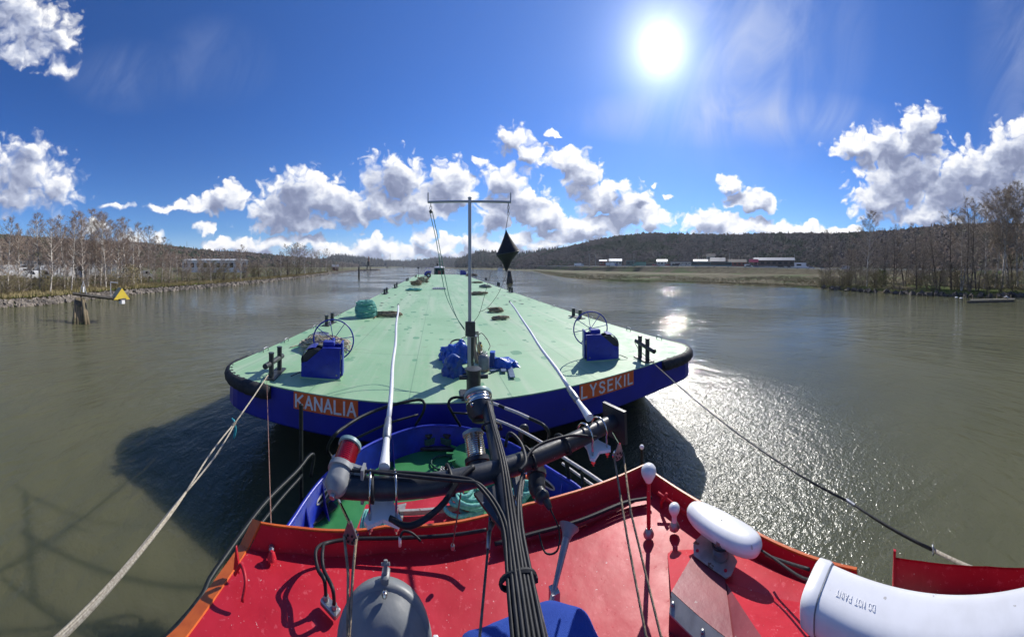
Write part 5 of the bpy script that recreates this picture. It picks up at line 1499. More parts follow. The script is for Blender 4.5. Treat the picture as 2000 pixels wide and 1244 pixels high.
# trumpet horn
M_stain0 = mat('horn_driver_metal', (.4, .39, .36), .5, c2=(.3, .29, .27), scale=9)
hb0 = W(1079, 1166, ZR + .12); hb1 = G(1110, 1035, 1.66)
t = thing('trumpet_horn', 'long grey trumpet horn with flared bell lying across the roof', 'horn', hb0)
d = (hb1 - hb0); L = d.length
m = MB(); m.lathe([(.010, 0), (.012, .03), (.014, L * .3), (.018, L * .6), (.022, L * .88), (.026, L * .95)], hb0, d, 18); m.build('tube', mat('horn_metal', (.33, .34, .34), .45, metal=.4, c2=(.26, .27, .27), scale=12), t, smooth=50)
m = MB(); m.lathe([(.024, 0), (.030, .02), (.042, .038), (.056, .052), (.058, .056), (.050, .050), (.03, .03), (.012, .015)], hb1 - d.normalized() * .04, d, 26); m.build('bell', M_greyp, t, smooth=60)
m = MB(); m.lathe([(.012, -.02), (.012, .02)], hb0, d, 12); m.build('driver', M_stain0, t, smooth=40)
m = MB(); m.box(hb0 + d * .1 + Vector((0, 0, -.05)), (.04, .05, .10)); m.build('foot', M_steel, t)

# searchlight seen from behind
sc_ = W(750, 1268, EYE - 1.36)
t = thing('searchlight', 'large round grey searchlight seen from behind on the left of the roof', 'searchlight', sc_)
d = Vector((-.10, .88, -.42)).normalized()
rS = .168
m = MB(); m.lathe([(.004, -.085), (.05, -.083), (.09, -.072), (.120, -.052), (.138, -.026), (rS * .95, 0)], sc_, d, 44); m.build('rear_shell', M_greyp, t, smooth=60)
m = MB(); m.lathe([(rS * .96, -.006), (rS * 1.02, 0), (rS * 1.04, .02), (rS * 1.02, .055), (rS * .97, .07), (rS * .9, .068)], sc_, d, 44); m.build('rim_ring', M_greyp, t, smooth=60)
m = MB(); m.lathe([(rS * .93, .066), (.01, .068)], sc_, d, 30); m.build('front_glass', M_chrome, t)
q = d.to_track_quat('Z', 'Y').to_matrix()
upv = (Vector((0, 0, 1)) - d * d.z).normalized()
m = MB(); k0 = sc_ + upv * rS; m.box(k0 + upv * .018 + d * .015, (.03, .05, .035), bev=.006); m.lathe([(.008, 0), (.008, .04)], k0 + upv * .03, upv, 8); m.tube([k0 + upv * .055 + Vector((-.016, 0, 0)), k0 + upv * .055 + Vector((.016, 0, .008))], .006, 8); m.build('top_clamp', M_greyp, t, smooth=40)
m = MB(); m.lathe([(.011, 0), (.011, .012), (.004, .02)], k0 - d * .03 + upv * -.012, -d, 10); m.build('clamp_screw', M_chrome, t, smooth=40)
m = MB(); rgt = d.cross(upv); k1 = sc_ + rgt * rS * 1.02; m.box(k1 + rgt * .012, (.02, .04, .05), bev=.004); m.build('side_lug', M_plast, t)
m = MB(); m.box(sc_ + Vector((0, .0, -.22)), (.10, .10, .22), bev=.02); m.build('pedestal', M_greyp, t)

# blue canvas cover
from mathutils import noise as N_
cvc = Vector((.322, .70, 3.105))
m = MB(); rows = []
def supe(a, n_=4.5):
    c_, s_ = math.cos(a), math.sin(a)
    return (math.copysign(abs(c_) ** (2 / n_), c_), math.copysign(abs(s_) ** (2 / n_), s_))
nn_ = 96
for (k_, z, fold) in ((0.02, .395, 0), (.3, .39, .2), (.6, .378, .5), (.8, .366, .7), (.90, .355, .8), (.96, .338, .9), (.99, .312, 1), (1.0, .28, 1.2), (1.01, .2, 1.8), (1.03, .1, 2.6), (1.06, -.08, 3.4)):
    row = []
    for i in range(nn_):
        a_ = 2 * math.pi * i / nn_; x_, y_ = supe(a_)
        f_ = .006 * fold * math.sin(a_ * 11 + 1.5 * math.sin(a_ * 3)) + .010 * fold * N_.noise(Vector((x_ * 2.2, y_ * 2.2, z * 5)))
        X, Y_ = (.312 * k_ + f_) * x_, (.52 * k_ + f_) * y_
        zz = z + .018 * N_.noise(Vector((X * 6, Y_ * 6, 0))) * min(1, z * 6) - .22 * max(0, -.08 - X) * (z > .25) - .05 * max(0, Y_ - .3)
        row.append(cvc + Vector((X, Y_, zz)))
    rows.append(row)
m.grid(rows, closed=True); o = m.build('canvas_cover', M_tarp, origin=cvc, smooth=True)
tag(o, 'royal blue canvas cover draped over a box at the bottom of the roof', 'cover')

# satellite compass: long white radome on a bracket
e0 = G(1372, 1009, 1.80); e1 = G(1452, 1056, 1.63)
dm = (e1 - e0); Lr = dm.length; dm.normalize()
cm = (e0 + e1) / 2
t = thing('radome', 'long rounded white radome on a steel bracket at the right of the roof', 'radome', cm)
sd = Vector((-dm.y, dm.x, 0)).normalized(); upn = dm.cross(sd) * -1
if upn.z < 0: upn = -upn
rows = []
HL, HW = .255, .086
def sup(a, n_=2.6):
    c_, s_ = math.cos(a), math.sin(a)
    return (math.copysign(abs(c_) ** (2 / n_), c_), math.copysign(abs(s_) ** (2 / n_), s_))
for (k_, z) in ((.55, -.036), (.86, -.032), (.96, -.018), (.965, -.016), (.975, -.010), (1.0, -.008), (1.0, .004), (.97, .018), (.88, .032), (.7, .042), (.4, .048), (.15, .0495)):
    rows.append([cm + dm * (HL - HW * (1 - k_)) * sup(a)[0] + sd * (HW * k_) * sup(a)[1] + upn * z for a in [q_ * 2 * math.pi / 44 for q_ in range(44)]])
m = MB(); m.grid(rows, closed=True); m.add(rows[0], [tuple(reversed(range(44)))]); m.add(rows[-1], [tuple(range(44))]); m.build('dome', M_plast, t, smooth=60)
m = MB(); m.lathe([(.006, 0), (.004, .002)], cm + upn * .0495, upn, 8); m.build('vent_plug', M_greyp, t)
bp = cm + Vector((-.03, -.06, -.10))
M_stain = mat('stained_steel', (.42, .40, .36), .45, metal=.3, c2=(.26, .25, .23), scale=9, spots=(14, .62, (.16, .10, .06)), rvar=.1)
m = MB(); pl_ = [W(a, b, EYE - 1.62) for a, b in ((1354, 1062), (1370, 1046), (1392, 1040), (1424, 1072), (1440, 1098), (1428, 1125), (1418, 1131), (1355, 1086))]; m.prism(pl_, (0, 0, .006)); m.build('bracket_plate', M_stain, t)
m = MB(); c_ = W(1408, 1080, EYE - 1.60); m.lathe([(.045, -.01), (.045, .02), (.030, .025), (.03, .08)], c_, n=18); m.build('mount', M_steel, t, smooth=40)
m = MB(); m.tube(cat_path([c_ + Vector((.04 * math.cos(w), .05 * math.sin(w), .03 + w * .006)) for w in [k_ * .7 for k_ in range(12)]], 3), .006, 6); m.build('coiled_cable', M_cable, t, smooth=True)
for a, b in ((1362, 1078), (1417, 1117)):
    m = MB(); m.lathe([(.009, .0065), (.009, .0085)], W(a, b, EYE - 1.62), n=12); m.build('bolt_hole', M_red, t)
m = MB(); m.tube(cat_path([G(1476, 1068, 1.62), G(1510, 1090, 1.5), G(1552, 1120, 1.32), G(1575, 1132, 1.2), G(1590, 1133, 1.12)], 4), .006, 6); m.tube(cat_path([G(1496, 1084, 1.60), G(1540, 1100, 1.42), G(1580, 1112, 1.25)], 4), .007, 6); m.build('cable', M_cable, t, smooth=True)

# sloping red pedestal that carries radome and radar
M_redshade = mat('shaded_red_paint', (.27, .05, .06), .5, c2=(.20, .03, .04), scale=6, bump=.002, rvar=.1, spots=(30, .7, (.30, .18, .17)))  # shade of the viewer-facing sides put into a darker red
za = EYE - 1.64; zb_ = ZR + .05
tA, tB = W(1352, 1089, za), W(1415, 1133, za)
bA, bB = W(1311, 1160, zb_ + .09), W(1432, 1262, zb_ + .09)
tC = Vector((1.02, -.25, za)); tD = Vector((1.36, .55, za))
t = thing('radar_pedestal', 'sloping red pedestal box with shade-darkened faces under the white radome and radar', 'pedestal', (1.15, .45, ZR))
m = MB()
m.prism([tA, tB, bB, bA], (bA - tA).cross(tB - tA).normalized() * .012)
m.add([tB, W(1500, 1262, zb_ + .2), bB], [(0, 1, 2)])
m.build('sloping_face', M_redshade, t)
m = MB(); m.add([tA, tB, W(1500, 1262, zb_ + .2), Vector((1.45, .1, za - .02)), Vector((1.50, .9, za - .05))], [(0, 1, 2, 3, 4)]); 
m.add([tA, bA, Vector((bA.x + .25, bA.y + .28, ZR)), Vector((1.50, .95, za - .05))], [(0, 1, 2, 3)]); m.build('top_cheek', M_red, t)
m = MB(); f0, f1 = bA, bB
fl_o = Vector((-.05, -.035, -.03)); m.prism([f0 + Vector((0, 0, .004)), f1 + Vector((0, 0, .004)), f1 + fl_o, f0 + fl_o], (0, 0, .008)); m.build('steel_flange', M_stain, t)
m = MB(); m.add([f0 + fl_o, f1 + fl_o, Vector((f1.x - .05, f1.y - .03, ZR)), Vector((f0.x - .05, f0.y - .03, ZR))], [(0, 1, 2, 3)]); m.build('plinth_side', M_redshade, t)
for fr in (.55, .05):
    m = MB(); m.lathe([(.010, 0), (.010, .010), (.004, .014)], f0.lerp(f1, fr) + fl_o * .5 + Vector((0, 0, .008)), n=6); m.build('bolt', M_steel, t)

# open-array radar scanner: long white bar
t = thing('radar_scanner', 'long white radar scanner bar with a rounded end cap at the lower right', 'radar', (1.0, -.6, EYE - 1.2))
ax0 = Vector((1.012, .315, EYE - 1.165)); ax1 = Vector((.66, -1.35, EYE - 1.165))
dr = (ax1 - ax0).normalized(); sx = Vector((-dr.y, dr.x, 0)).normalized()
if sx.x < 0: sx = -sx
def rsec(s, hw, hh, tilt=.15):
    out_ = []
    for q_ in range(32):
        a = 2 * math.pi * q_ / 32; cx_, sy_ = sup(a, 3.6)
        out_.append(ax0 + dr * s + sx * (hw * cx_) + Vector((0, 0, hh * sy_ + tilt * hw * cx_)))
    return out_
m = MB(); rows = [rsec(s, .078, .060) for s in (.062, .3, .6, .9, 1.2, 1.6)]; m.grid(rows, closed=True); m.build('bar', M_plast, t, smooth=50)
m = MB(); rows = [rsec(s, hw, hh) for s, hw, hh in ((-.004, .05, .036), (.0, .070, .052), (.008, .080, .063), (.045, .084, .066), (.058, .082, .064), (.060, .074, .056))]; m.grid(rows, closed=True); m.add(rows[0], [tuple(range(32))]); m.build('end_cap', M_plast, t, smooth=50)
m = MB(); o_ = rsec(.061, .0795, .0615); m.tube(o_, .0018, 5, closed=True); m.build('joint_seal', M_greyp, t)
zt3 = ax0.z + .066
lt0 = ax0 + dr * .245 + sx * -.004 + Vector((0, 0, .0600))
m, _ = lettering('DO NOT PAINT', lt0, -dr * 1.0, -sx, .016, .004, .0022, .0004, Vector((0, 0, 1)))
o = m.build('embossed_lettering', M_plast, t)
m = MB(); m.lathe([(.05, -.30), (.06, -.1), (.075, -.07)], ax0 + dr * .75, n=20); m.box(ax0 + dr * .75 + Vector((0, 0, -.2)), (.2, .26, .2), bev=.03); m.build('gearbox', M_plast, t, smooth=40)

# ---------------------------------------------------------------- mooring lines between barge and tug
b0 = D(528, 735, .12)
t = thing('mooring_line', 'pale beige mooring rope running from the left barge bollard down past the tug', 'rope', b0)
k1 = G(459, 826, 5.1)
e_ = Vector((-2.30, .68, 2.0))
e_ = G(118, 1244, 2.3)
m = MB(); m.tube(cat_path([b0, b0.lerp(k1, .5) + Vector((0, 0, -.01)), k1], 3), .014, 8); m.build('single_part', M_ropeW, t, smooth=True)
k2 = k1.lerp(e_, .47); 
for s in (-1, 1):
    m = MB(); m.tube(cat_path([k1, k1.lerp(k2, .25) + Vector((.035 * s, 0, 0)), k1.lerp(k2, .6) + Vector((.045 * s, 0, 0)), k2], 4), .012, 8); m.build('bight', M_ropeW, t, smooth=True)
for s in (-1, 0, 1):
    m = MB(); m.tube(cat_path([k2, k2.lerp(e_, .2) + Vector((.016 * s, 0, .01 * (s == 0))), k2.lerp(e_, .6) + Vector((.018 * s, 0, 0)), e_ + Vector((.02 * s, 0, 0)), e_ + (e_ - k2) * .5], 4), .013, 8); m.build('doubled_part', M_ropeW, t, smooth=True)
m = MB()
for q in range(4):
    m.tube([k1.lerp(k2, .02 * q) + Vector((.022 * math.cos(w), .01 * math.sin(w), .022 * math.sin(w))) for w in [k_ * math.pi / 5 for k_ in range(10)]], .008, 6, closed=True)
m.build('whipping', M_ropeW, t, smooth=True)
ttl = mat('turquoise_twine', (.03, .34, .42), .7, c2=(.06, .45, .5), scale=20)
m = MB(); m.tube(cat_path([k1 + Vector((-.03, 0, .05)), k1 + Vector((-.01, 0, 0)), k1 + Vector((.0, 0, -.1)), k1 + Vector((-.03, 0, -.28))], 4), .014, 6); m.tube(cat_path([k1 + Vector((-.07, 0, .06)), k1 + Vector((-.01, 0, 0)), k1 + Vector((.02, 0, -.1)), k1 + Vector((.0, 0, -.24))], 4), .01, 6)
m.build('twine_tail', ttl, t, smooth=True)
# black wire on the right
b0 = D(1262, 703, .10)
t = thing('mooring_wire', 'dark steel mooring wire from the right barge bollard down to the tug side', 'wire', b0)
k1 = G(1662, 982, 3.2); k2 = G(1822, 1074, 2.66); e_ = G(1890, 1106, 2.5)
m = MB(); m.tube(cat_path([D(1240, 692, .35), D(1250, 699, .2), b0, b0.lerp(k1, .5) + Vector((0, 0, -.03)), k1], 4), .011, 8); m.build('single_part', M_cable, t, smooth=True)
for s in (-1, 1):
    m = MB(); m.tube(cat_path([k1, k1.lerp(k2, .4) + Vector((0, .014 * s, .012 * s)), k2 + Vector((0, .016 * s, .014 * s))], 4), .010, 8); m.build('eye_part', M_cable, t, smooth=True)
m = MB(); m.tube([k1 + (k1 - k2).normalized() * .06, k1 - (k1 - k2).normalized() * .06], .018, 10); m.build('ferrule', M_steel, t, smooth=40)
m = MB(); m.tube([k2 + Vector((.03 * math.cos(w), -.0, .035 * math.sin(w))) for w in [k_ * math.pi / 6 for k_ in range(12)]], .008, 6, closed=True); m.build('shackle', M_steel, t, smooth=True)
m = MB(); m.tube(cat_path([k2, k2.lerp(e_, .5), e_, e_ + (e_ - k2) * .7], 3), .015, 8); m.build('rope_tail', M_ropeW, t, smooth=True)

# ---------------------------------------------------------------- things on the green foredeck
def FD(px, py, up=0.0):
    p = W(px, py, ZD_ + .02); return Vector((p.x, p.y, ZD_ + .02 + up))
c = FD(855, 872)
t = thing('towing_bitts', 'squat black twin bollard wrapped in green rope near the bow of the tug', 'bollard', c)
m = MB(); m.box(c + Vector((0, 0, .02)), (.62, .26, .05), bev=.01); m.build('base_plate', M_black, t)
for s in (-.17, .17):
    m = MB(); m.lathe([(.07, .03), (.07, .20), (.088, .21), (.088, .25), (.02, .26)], c + Vector((s, 0, 0)), n=20); m.build('post', M_black, t, smooth=35)
m = MB(); r_ = random.Random(2)
for q in range(5):
    pts = []
    for k_ in range(28):
        w = 2 * math.pi * k_ / 28
        pts.append(c + Vector((.17 * math.sin(w) + .085 * math.sin(w) , .095 * math.sin(2 * w), .08 + .022 * q + .012 * math.cos(2 * w))))
    m.tube(pts, .013, 6, closed=True)
o = m.build('green_rope', mat('dark_green_rope', (.02, .075, .055), .85, c2=(.04, .12, .09), scale=40, bump=.004), origin=c, smooth=True)
tag(o, 'dark green rope wound in figure eights round the twin bollard', 'rope'); 
# raised round green hatch
c = FD(925, 905)
t = thing('deck_hatch', 'round raised green hatch in the middle of the foredeck', 'hatch', c)
m = MB(); m.lathe([(.36, 0), (.36, .14), (.33, .16), (.02, .17)], c, n=30); m.build('cover', M_green, t, smooth=35)
for a in (2.5, 3.0, 3.5):
    d_ = Vector((math.cos(a), math.sin(a), 0)); m = MB(); m.box(c + d_ * .39 + Vector((0, 0, .15)), (.12, .03, .02), rz=a); m.build('dog', M_green, t)
m = MB(); m.tube(cat_path([c + Vector((-.05, -.02, .17)), c + Vector((-.04, 0, .24)), c + Vector((.04, .02, .24)), c + Vector((.05, .02, .17))], 3), .008, 6); m.build('handle', M_black, t, smooth=True)
# striped line and dark rope ring
m = MB(); c = FD(868, 905)
m.tube([c + Vector((.22 * math.cos(w), .18 * math.sin(w), .015)) for w in [k_ * .3 for k_ in range(21)]], .014, 6, closed=True)
rope('rope_ring', m, mat('dark_green_rope2', (.015, .06, .045), .85, c2=(.03, .09, .07), scale=40), 'dark green rope laid in a ring on the foredeck below the twin bollard', 'rope', c)
def striped():
    m_ = bpy.data.materials.new('black_white_line'); m_.use_nodes = True
    n = NT(m_.node_tree); b = n.n['Principled BSDF']; pos = n.new('ShaderNodeTexCoord').outputs['Object']
    x, y, z = n.sep(pos); f = n.m('FRACT', n.m('MULTIPLY', n.m('ADD', n.m('ADD', x, n.m('MULTIPLY', y, .7)), z), 22.0))
    n.put(b.inputs['Base Color'], n.mix(n.m('GREATER_THAN', f, .5), (.02, .025, .02), (.6, .62, .58))); b.inputs['Roughness'].default_value = .8
    return m_
c = FD(872, 925)
m = MB(); r_ = random.Random(9)
for q in range(3):
    m.tube(cat_path([c + Vector((-.18 + .05 * q, -.12, .02)), c + Vector((-.08, -.03 + .05 * q, .05)), c + Vector((.03, .02 * q, .04)), c + Vector((.10 + .03 * q, .10, .03)), c + Vector((.14, .16 + .03 * q, .02)), c + Vector((.16 + .03 * q, .0, .02)), c + Vector((.10, -.12, .02))], 4), .014, 6)
rope('striped_line', m, striped(), 'black and white striped line heaped on the foredeck', 'rope', c)
for px, py, lab in ((785, 883, 'small pale scrap of paper lying flat on the green foredeck'), (776, 864, 'whitish folded rag at the foot of the bulwark')):
    c = FD(px, py); m = MB(); m.prism([c + Vector(v) for v in ((-.05, -.035, 0), (.05, -.03, 0), (.055, .03, 0), (-.04, .04, 0))], (0, 0, .01)); tag(m.build('paper_scrap', M_plast, origin=c), lab, 'scrap')
c = W(768, 862, 1.85)
# bare patch on the bulwark inside face
# side cleat lying on the left deck
c = FD(625, 1000)
t = thing('deck_cleat', 'black steel cleat with a pin on the left side of the foredeck', 'cleat', c)
dv = Vector((.45, .89, 0)).normalized()
m = MB(); m.box(c + Vector((.03, .0, .01)), (.16, .42, .02), rz=math.atan2(dv.y, dv.x) - math.pi / 2); m.build('plate', M_black, t)
m = MB(); m.tube([c - dv * .20 + Vector((0, 0, .10)), c + dv * .24 + Vector((0, 0, .10))], .035, 12); m.tube([c - dv * .05, c - dv * .05 + Vector((0, 0, .1))], .03, 8); m.tube([c + dv * .12, c + dv * .12 + Vector((0, 0, .1))], .03, 8); m.build('horn', M_black, t, smooth=40)
m = MB(); m.tube([c + Vector((-.02, .02, .12)), c + Vector((-.06, .04, .24))], .012, 8); m.build('pin', M_black, t)
c = FD(1085, 960)
t = thing('deck_cleat', 'black steel cleat with a pin on the right side of the foredeck', 'cleat', c)
dv = Vector((-.55, .83, 0)).normalized()
m = MB(); m.box(c + Vector((.03, .0, .01)), (.22, .5, .02), rz=math.atan2(dv.y, dv.x) - math.pi / 2); m.build('plate', M_black, t)
m = MB(); m.tube([c - dv * .2 + Vector((0, 0, .10)), c + dv * .24 + Vector((0, 0, .10))], .04, 12); m.build('horn', M_black, t, smooth=40)
m = MB(); m.tube([c + dv * .1, c + dv * .1 + Vector((.02, 0, .26))], .012, 8); m.build('pin', M_black, t)
for k_, (px, py) in enumerate(((1062, 950), (1080, 966))):
    c = FD(px, py, .0); m = MB(); m.box(c + Vector((0, 0, .03)), (.11, .16, .05), rz=.5, bev=.006)
    tag(m.build('grey_box', M_steel, origin=c), ('small grey box on the right foredeck, the one farther from the roof', 'small grey box on the right foredeck, close under the roof lip')[k_], 'box')
# red hatch coaming and winch just ahead of the wheelhouse, teal ropes on it
t = thing('deck_locker', 'red painted locker standing on the foredeck just ahead of the wheelhouse', 'locker', FD(830, 1000))
zl = 2.15
q4 = [W(715, 985, zl), W(905, 958, zl), W(930, 1040, zl), W(690, 1050, zl)]
c_ = (q4[0] + q4[2]) / 2
m = MB(); m.prism([Vector((p.x, p.y, ZD_)) for p in q4][::-1], (0, 0, zl - ZD_)); m.build('body', M_red, t)
m = MB(); a, b = W(735, 1002, zl + .02), W(900, 992, zl + .02); m.prism([a + Vector((0, -.03, 0)), b + Vector((0, -.03, 0)), b + Vector((0, .0, 0)), a + Vector((0, .0, 0))], (0, 0, .05)); m.build('grey_batten', M_stain, t)
m = MB(); a = W(765, 990, zl + .03); m.prism([a, a + Vector((.16, .06, 0)), a + Vector((.14, -.18, 0))], (0, 0, .012)); m.build('steel_lug', M_stain, t)
m = MB(); c = W(742, 1030, zl + .08); 
for q in range(13):
    w0 = q / 12; m.tube([c + Vector((-.17 + .34 * w0, .10 * math.cos(w), .05 + .10 * math.sin(w) * math.sin(math.pi * (.1 + .8 * w0)))) for w in [k_ * math.pi / 7 for k_ in range(14)]], .020, 7, closed=True)
rope('rope_coil', m, M_teal, 'teal rope coil peeping over the roof lip below the left aerial', 'rope', c)
m = MB(); c = W(908, 990, zl + .04); r_ = random.Random(17)
for q in range(9):
    rx_, ry_ = r_.uniform(.10, .20), r_.uniform(.08, .15)
    o_ = Vector((r_.uniform(-.08, .1), r_.uniform(-.05, .07), 0))
    tl = r_.uniform(-.5, .5)
    m.tube([c + o_ + Vector((rx_ * math.cos(w), ry_ * math.sin(w), .03 + .018 * q + tl * .07 * math.cos(w + q))) for w in [k_ * math.pi / 9 for k_ in range(18)]], .021, 8, closed=True)
rope('rope_coil', m, M_teal, 'thick pale teal rope heaped just left of the folded mast', 'rope', c)
m = MB(); c = W(1012, 972, zl + .04); r_ = random.Random(19)
for q in range(5):
    m.tube([c + Vector((.10 * math.cos(w) + .02 * q, .10 * math.sin(w), .02 + .02 * q)) for w in [k_ * math.pi / 9 for k_ in range(18)]], .02, 7, closed=True)
rope('rope_coil', m, M_teal, 'small teal rope coil just right of the folded mast', 'rope', c)
c = FD(1030, 945, .2)
t = thing('life_buoy', 'orange ring buoy half hidden under the right half of the crossarm', 'life buoy', c)
m = MB(); m.tube([c + Vector((.20 * math.cos(w), .20 * math.sin(w), .02)) for w in [k_ * math.pi / 14 for k_ in range(28)]], .05, 10, closed=True); m.build('ring', M_orange, t, smooth=True)
m = MB(); m.lathe([(.13, 0), (.14, .03)], c, n=20); m.build('inner_band', M_white, t)
# S-shaped black vent on the right bulwark
c = FD(1018, 878)
t = thing('swan_neck_vent', 'black swan-neck vent pipe at the right side of the bow', 'vent', c)
m = MB(); p = W(1017, 892, 1.7); m.tube(cat_path([Vector((p.x, p.y, ZD_)), Vector((p.x, p.y, ZD_ + .45)), Vector((p.x + .02, p.y, ZD_ + .56)), Vector((p.x + .09, p.y, ZD_ + .56)), Vector((p.x + .10, p.y, ZD_ + .45))], 5), .045, 12); m.build('pipe', M_black, t, smooth=True)
# ---------------------------------------------------------------- leafless trees
M_birch = mat("birch_bark", (0.62, 0.58, 0.52), 0.85, c2=(0.30, 0.26, 0.22), scale=2.2, spots=(3.0, .60, (.08, .07, .06)))
M_bark = mat("dark_bark", (0.11, 0.085, 0.065), 0.95, c2=(0.065, 0.052, 0.042), scale=2)
M_twigR = mat("reddish_twigs", (0.36, 0.28, 0.225), 0.95, c2=(0.27, 0.205, 0.165), scale=.8, spec=.1)
M_twigB = mat("brown_twigs", (0.42, 0.355, 0.28), 0.95, c2=(0.30, 0.25, 0.195), scale=.8, spec=.1)
M_twigG = mat("olive_twigs", (0.27, 0.23, 0.12), 0.95, c2=(0.18, 0.155, 0.08), scale=.8, spec=.1)
M_leafG = mat("fresh_leaves", (0.12, 0.16, 0.03), 0.8, c2=(0.16, 0.20, 0.045), scale=2)
M_fir = mat("fir_needles", (0.020, 0.035, 0.018), 0.95, c2=(0.035, 0.05, 0.024), scale=1)
def ribbon(m, a, b, w, r_):
    d = b - a
    s = d.cross(Vector((r_.uniform(-1, 1), r_.uniform(-1, 1), r_.uniform(-1, 1))))
    if s.length < 1e-6: return
    s = s.normalized() * w
    m.v += [a - s, a + s, b]; k_ = len(m.v); m.f.append((k_ - 3, k_ - 2, k_ - 1))
def tree_meshes(seed, H, spread, low, n_limb, up, stems=1, droop=.0, twigw=.022, dens=1.0, lean=.06):
    r_ = random.Random(seed); tr = MB(); cr = MB()
    for st in range(stems):
        a0 = r_.uniform(0, 6.28)
        ln = lean * (1 if stems == 1 else 2.6)
        base = Vector((.25 * (stems > 1) * math.cos(a0), .25 * (stems > 1) * math.sin(a0), -.3))
        hh = H * (1 if st == 0 else r_.uniform(.7, .97))
        top = Vector((math.cos(a0) * ln * hh, math.sin(a0) * ln * hh, hh))
        sp = cat_path([base, base.lerp(top, .3) + Vector((r_.uniform(-.2, .2), r_.uniform(-.2, .2), 0)), base.lerp(top, .65) + Vector((r_.uniform(-.25, .25), r_.uniform(-.25, .25), 0)), top], 4)
        r0 = H * (.0115 if stems == 1 else .0085)
        tr.tube(sp, [r0 * (1 - i / (len(sp) - 1)) ** .9 + .012 for i in range(len(sp))], 6, caps=False)
        for q in range(max(3, int(n_limb / stems))):
            t = low + (1 - low) * (q + r_.random()) / max(3, n_limb / stems)
            t = min(t, .98)
            fi = t * (len(sp) - 1); i = min(int(fi), len(sp) - 2)
            p = sp[i].lerp(sp[i + 1], fi - i)
            w = r_.uniform(0, 6.283)
            shape = math.sin(math.pi * min(1, (t - low) / (1 - low) * .75 + .22))
            L = spread * shape * r_.uniform(.7, 1.15)
            e = p + Vector((math.cos(w) * L, math.sin(w) * L, L * up * r_.uniform(.7, 1.3)))
            mid = p.lerp(e, .5) + Vector((0, 0, -.12 * L))
            lp_ = cat_path([p, mid, e], 3)
            rl = max(.012, r0 * .42 * (1 - t * .6))
            tr.tube(lp_, [rl * (1 - .8 * k_ / (len(lp_) - 1)) for k_ in range(len(lp_))], 3, caps=False)
            nb = int((5 + L * 2.6) * dens)
            for b_ in range(nb):
                u = r_.uniform(.18, 1.0); fj = u * (len(lp_) - 1); j = min(int(fj), len(lp_) - 2)
                s_ = lp_[j].lerp(lp_[j + 1], fj - j)
                l2 = L * r_.uniform(.22, .5) * (1.15 - u * .5)
                dv = Vector((math.cos(w) + r_.uniform(-.9, .9), math.sin(w) + r_.uniform(-.9, .9), up * .9 + r_.uniform(-.35, .8))).normalized()
                e2 = s_ + dv * l2
                ribbon(cr, s_, e2, twigw * .85, r_)
                for c_ in range(int(7 * dens)):
                    v_ = r_.uniform(.2, 1); s3 = s_.lerp(e2, v_)
                    dv3 = (dv + Vector((r_.uniform(-1, 1), r_.uniform(-1, 1), r_.uniform(-.8, .9) - droop))).normalized()
                    e3 = s3 + dv3 * r_.uniform(.25, .7) * (.6 + H * .03)
                    ribbon(cr, s3, e3, twigw * .6, r_)
                    if r_.random() < .6:
                        ribbon(cr, s3.lerp(e3, .5), s3.lerp(e3, .5) + (dv3 + Vector((r_.uniform(-.8, .8), r_.uniform(-.8, .8), r_.uniform(-.8, .5) - droop))).normalized() * .35, twigw * .5, r_)
    return tr, cr
PROTO = {}
def proto(key, trunkm, twigm, *a, **k_):
    tr, cr = tree_meshes(*a, **k_)
    me = []
    for nm, m, mt in (('trunk', tr, trunkm), ('crown', cr, twigm)):
        d = bpy.data.meshes.new(nm); d.from_pydata([tuple(v) for v in m.v], [], m.f); d.materials.append(mt); me.append(d)
    PROTO[key] = me
for q in range(4):
    proto('birch%d' % q, M_birch, M_twigR, 100 + q, 12.0, 2.0, .26, 42, 1.0, droop=.1, dens=1.05, twigw=.019)
for q in range(2):
    proto('tall%d' % q, M_birch, M_twigB, 140 + q, 17.0, 3.4, .34, 46, .95, droop=.35, dens=1.1, twigw=.028, stems=1 + q)
for q in range(3):
    proto('alder%d' % q, M_bark, M_twigB, 200 + q, 12.0, 3.2, .16, 38, .75, stems=1 + q, dens=1.0, twigw=.020)
for q in range(3):
    proto('bush%d' % q, M_bark, (M_twigG, M_twigB, M_twigG)[q], 300 + q, 5.5, 2.6, .06, 34, .75, stems=5, dens=1.0, twigw=.022)
def plant(key, name, x, y, z, s, rz, label, cat, group, sx=1.0):
    t = thing(name, label, cat, (x, y, z), group)
    t.rotation_euler = (0, 0, rz); t.scale = (s * sx, s * sx, s)
    for d in PROTO[key]:
        o = bpy.data.objects.new(d.name, d); col.objects.link(o); o.parent = t
    return t
r_ = random.Random(77)
def az_pt(px, r):
    a = (px - X0) / F
    return r * math.sin(a), r * math.cos(a)
def shore_r(px, pts):
    """horizontal distance at which the bearing of px meets a shoreline"""
    a = (px - X0) / F; best = None
    for p, q in zip(pts, pts[1:]):
        a1 = math.atan2(p.x, p.y); a2 = math.atan2(q.x, q.y)
        if (a1 - a) * (a2 - a) <= 0 and abs(a1 - a2) < 1:
            t = (a - a1) / (a2 - a1) if a2 != a1 else 0
            c = p.lerp(q, t); d = math.hypot(c.x, c.y)
            if best is None or d < best: best = d
    return best
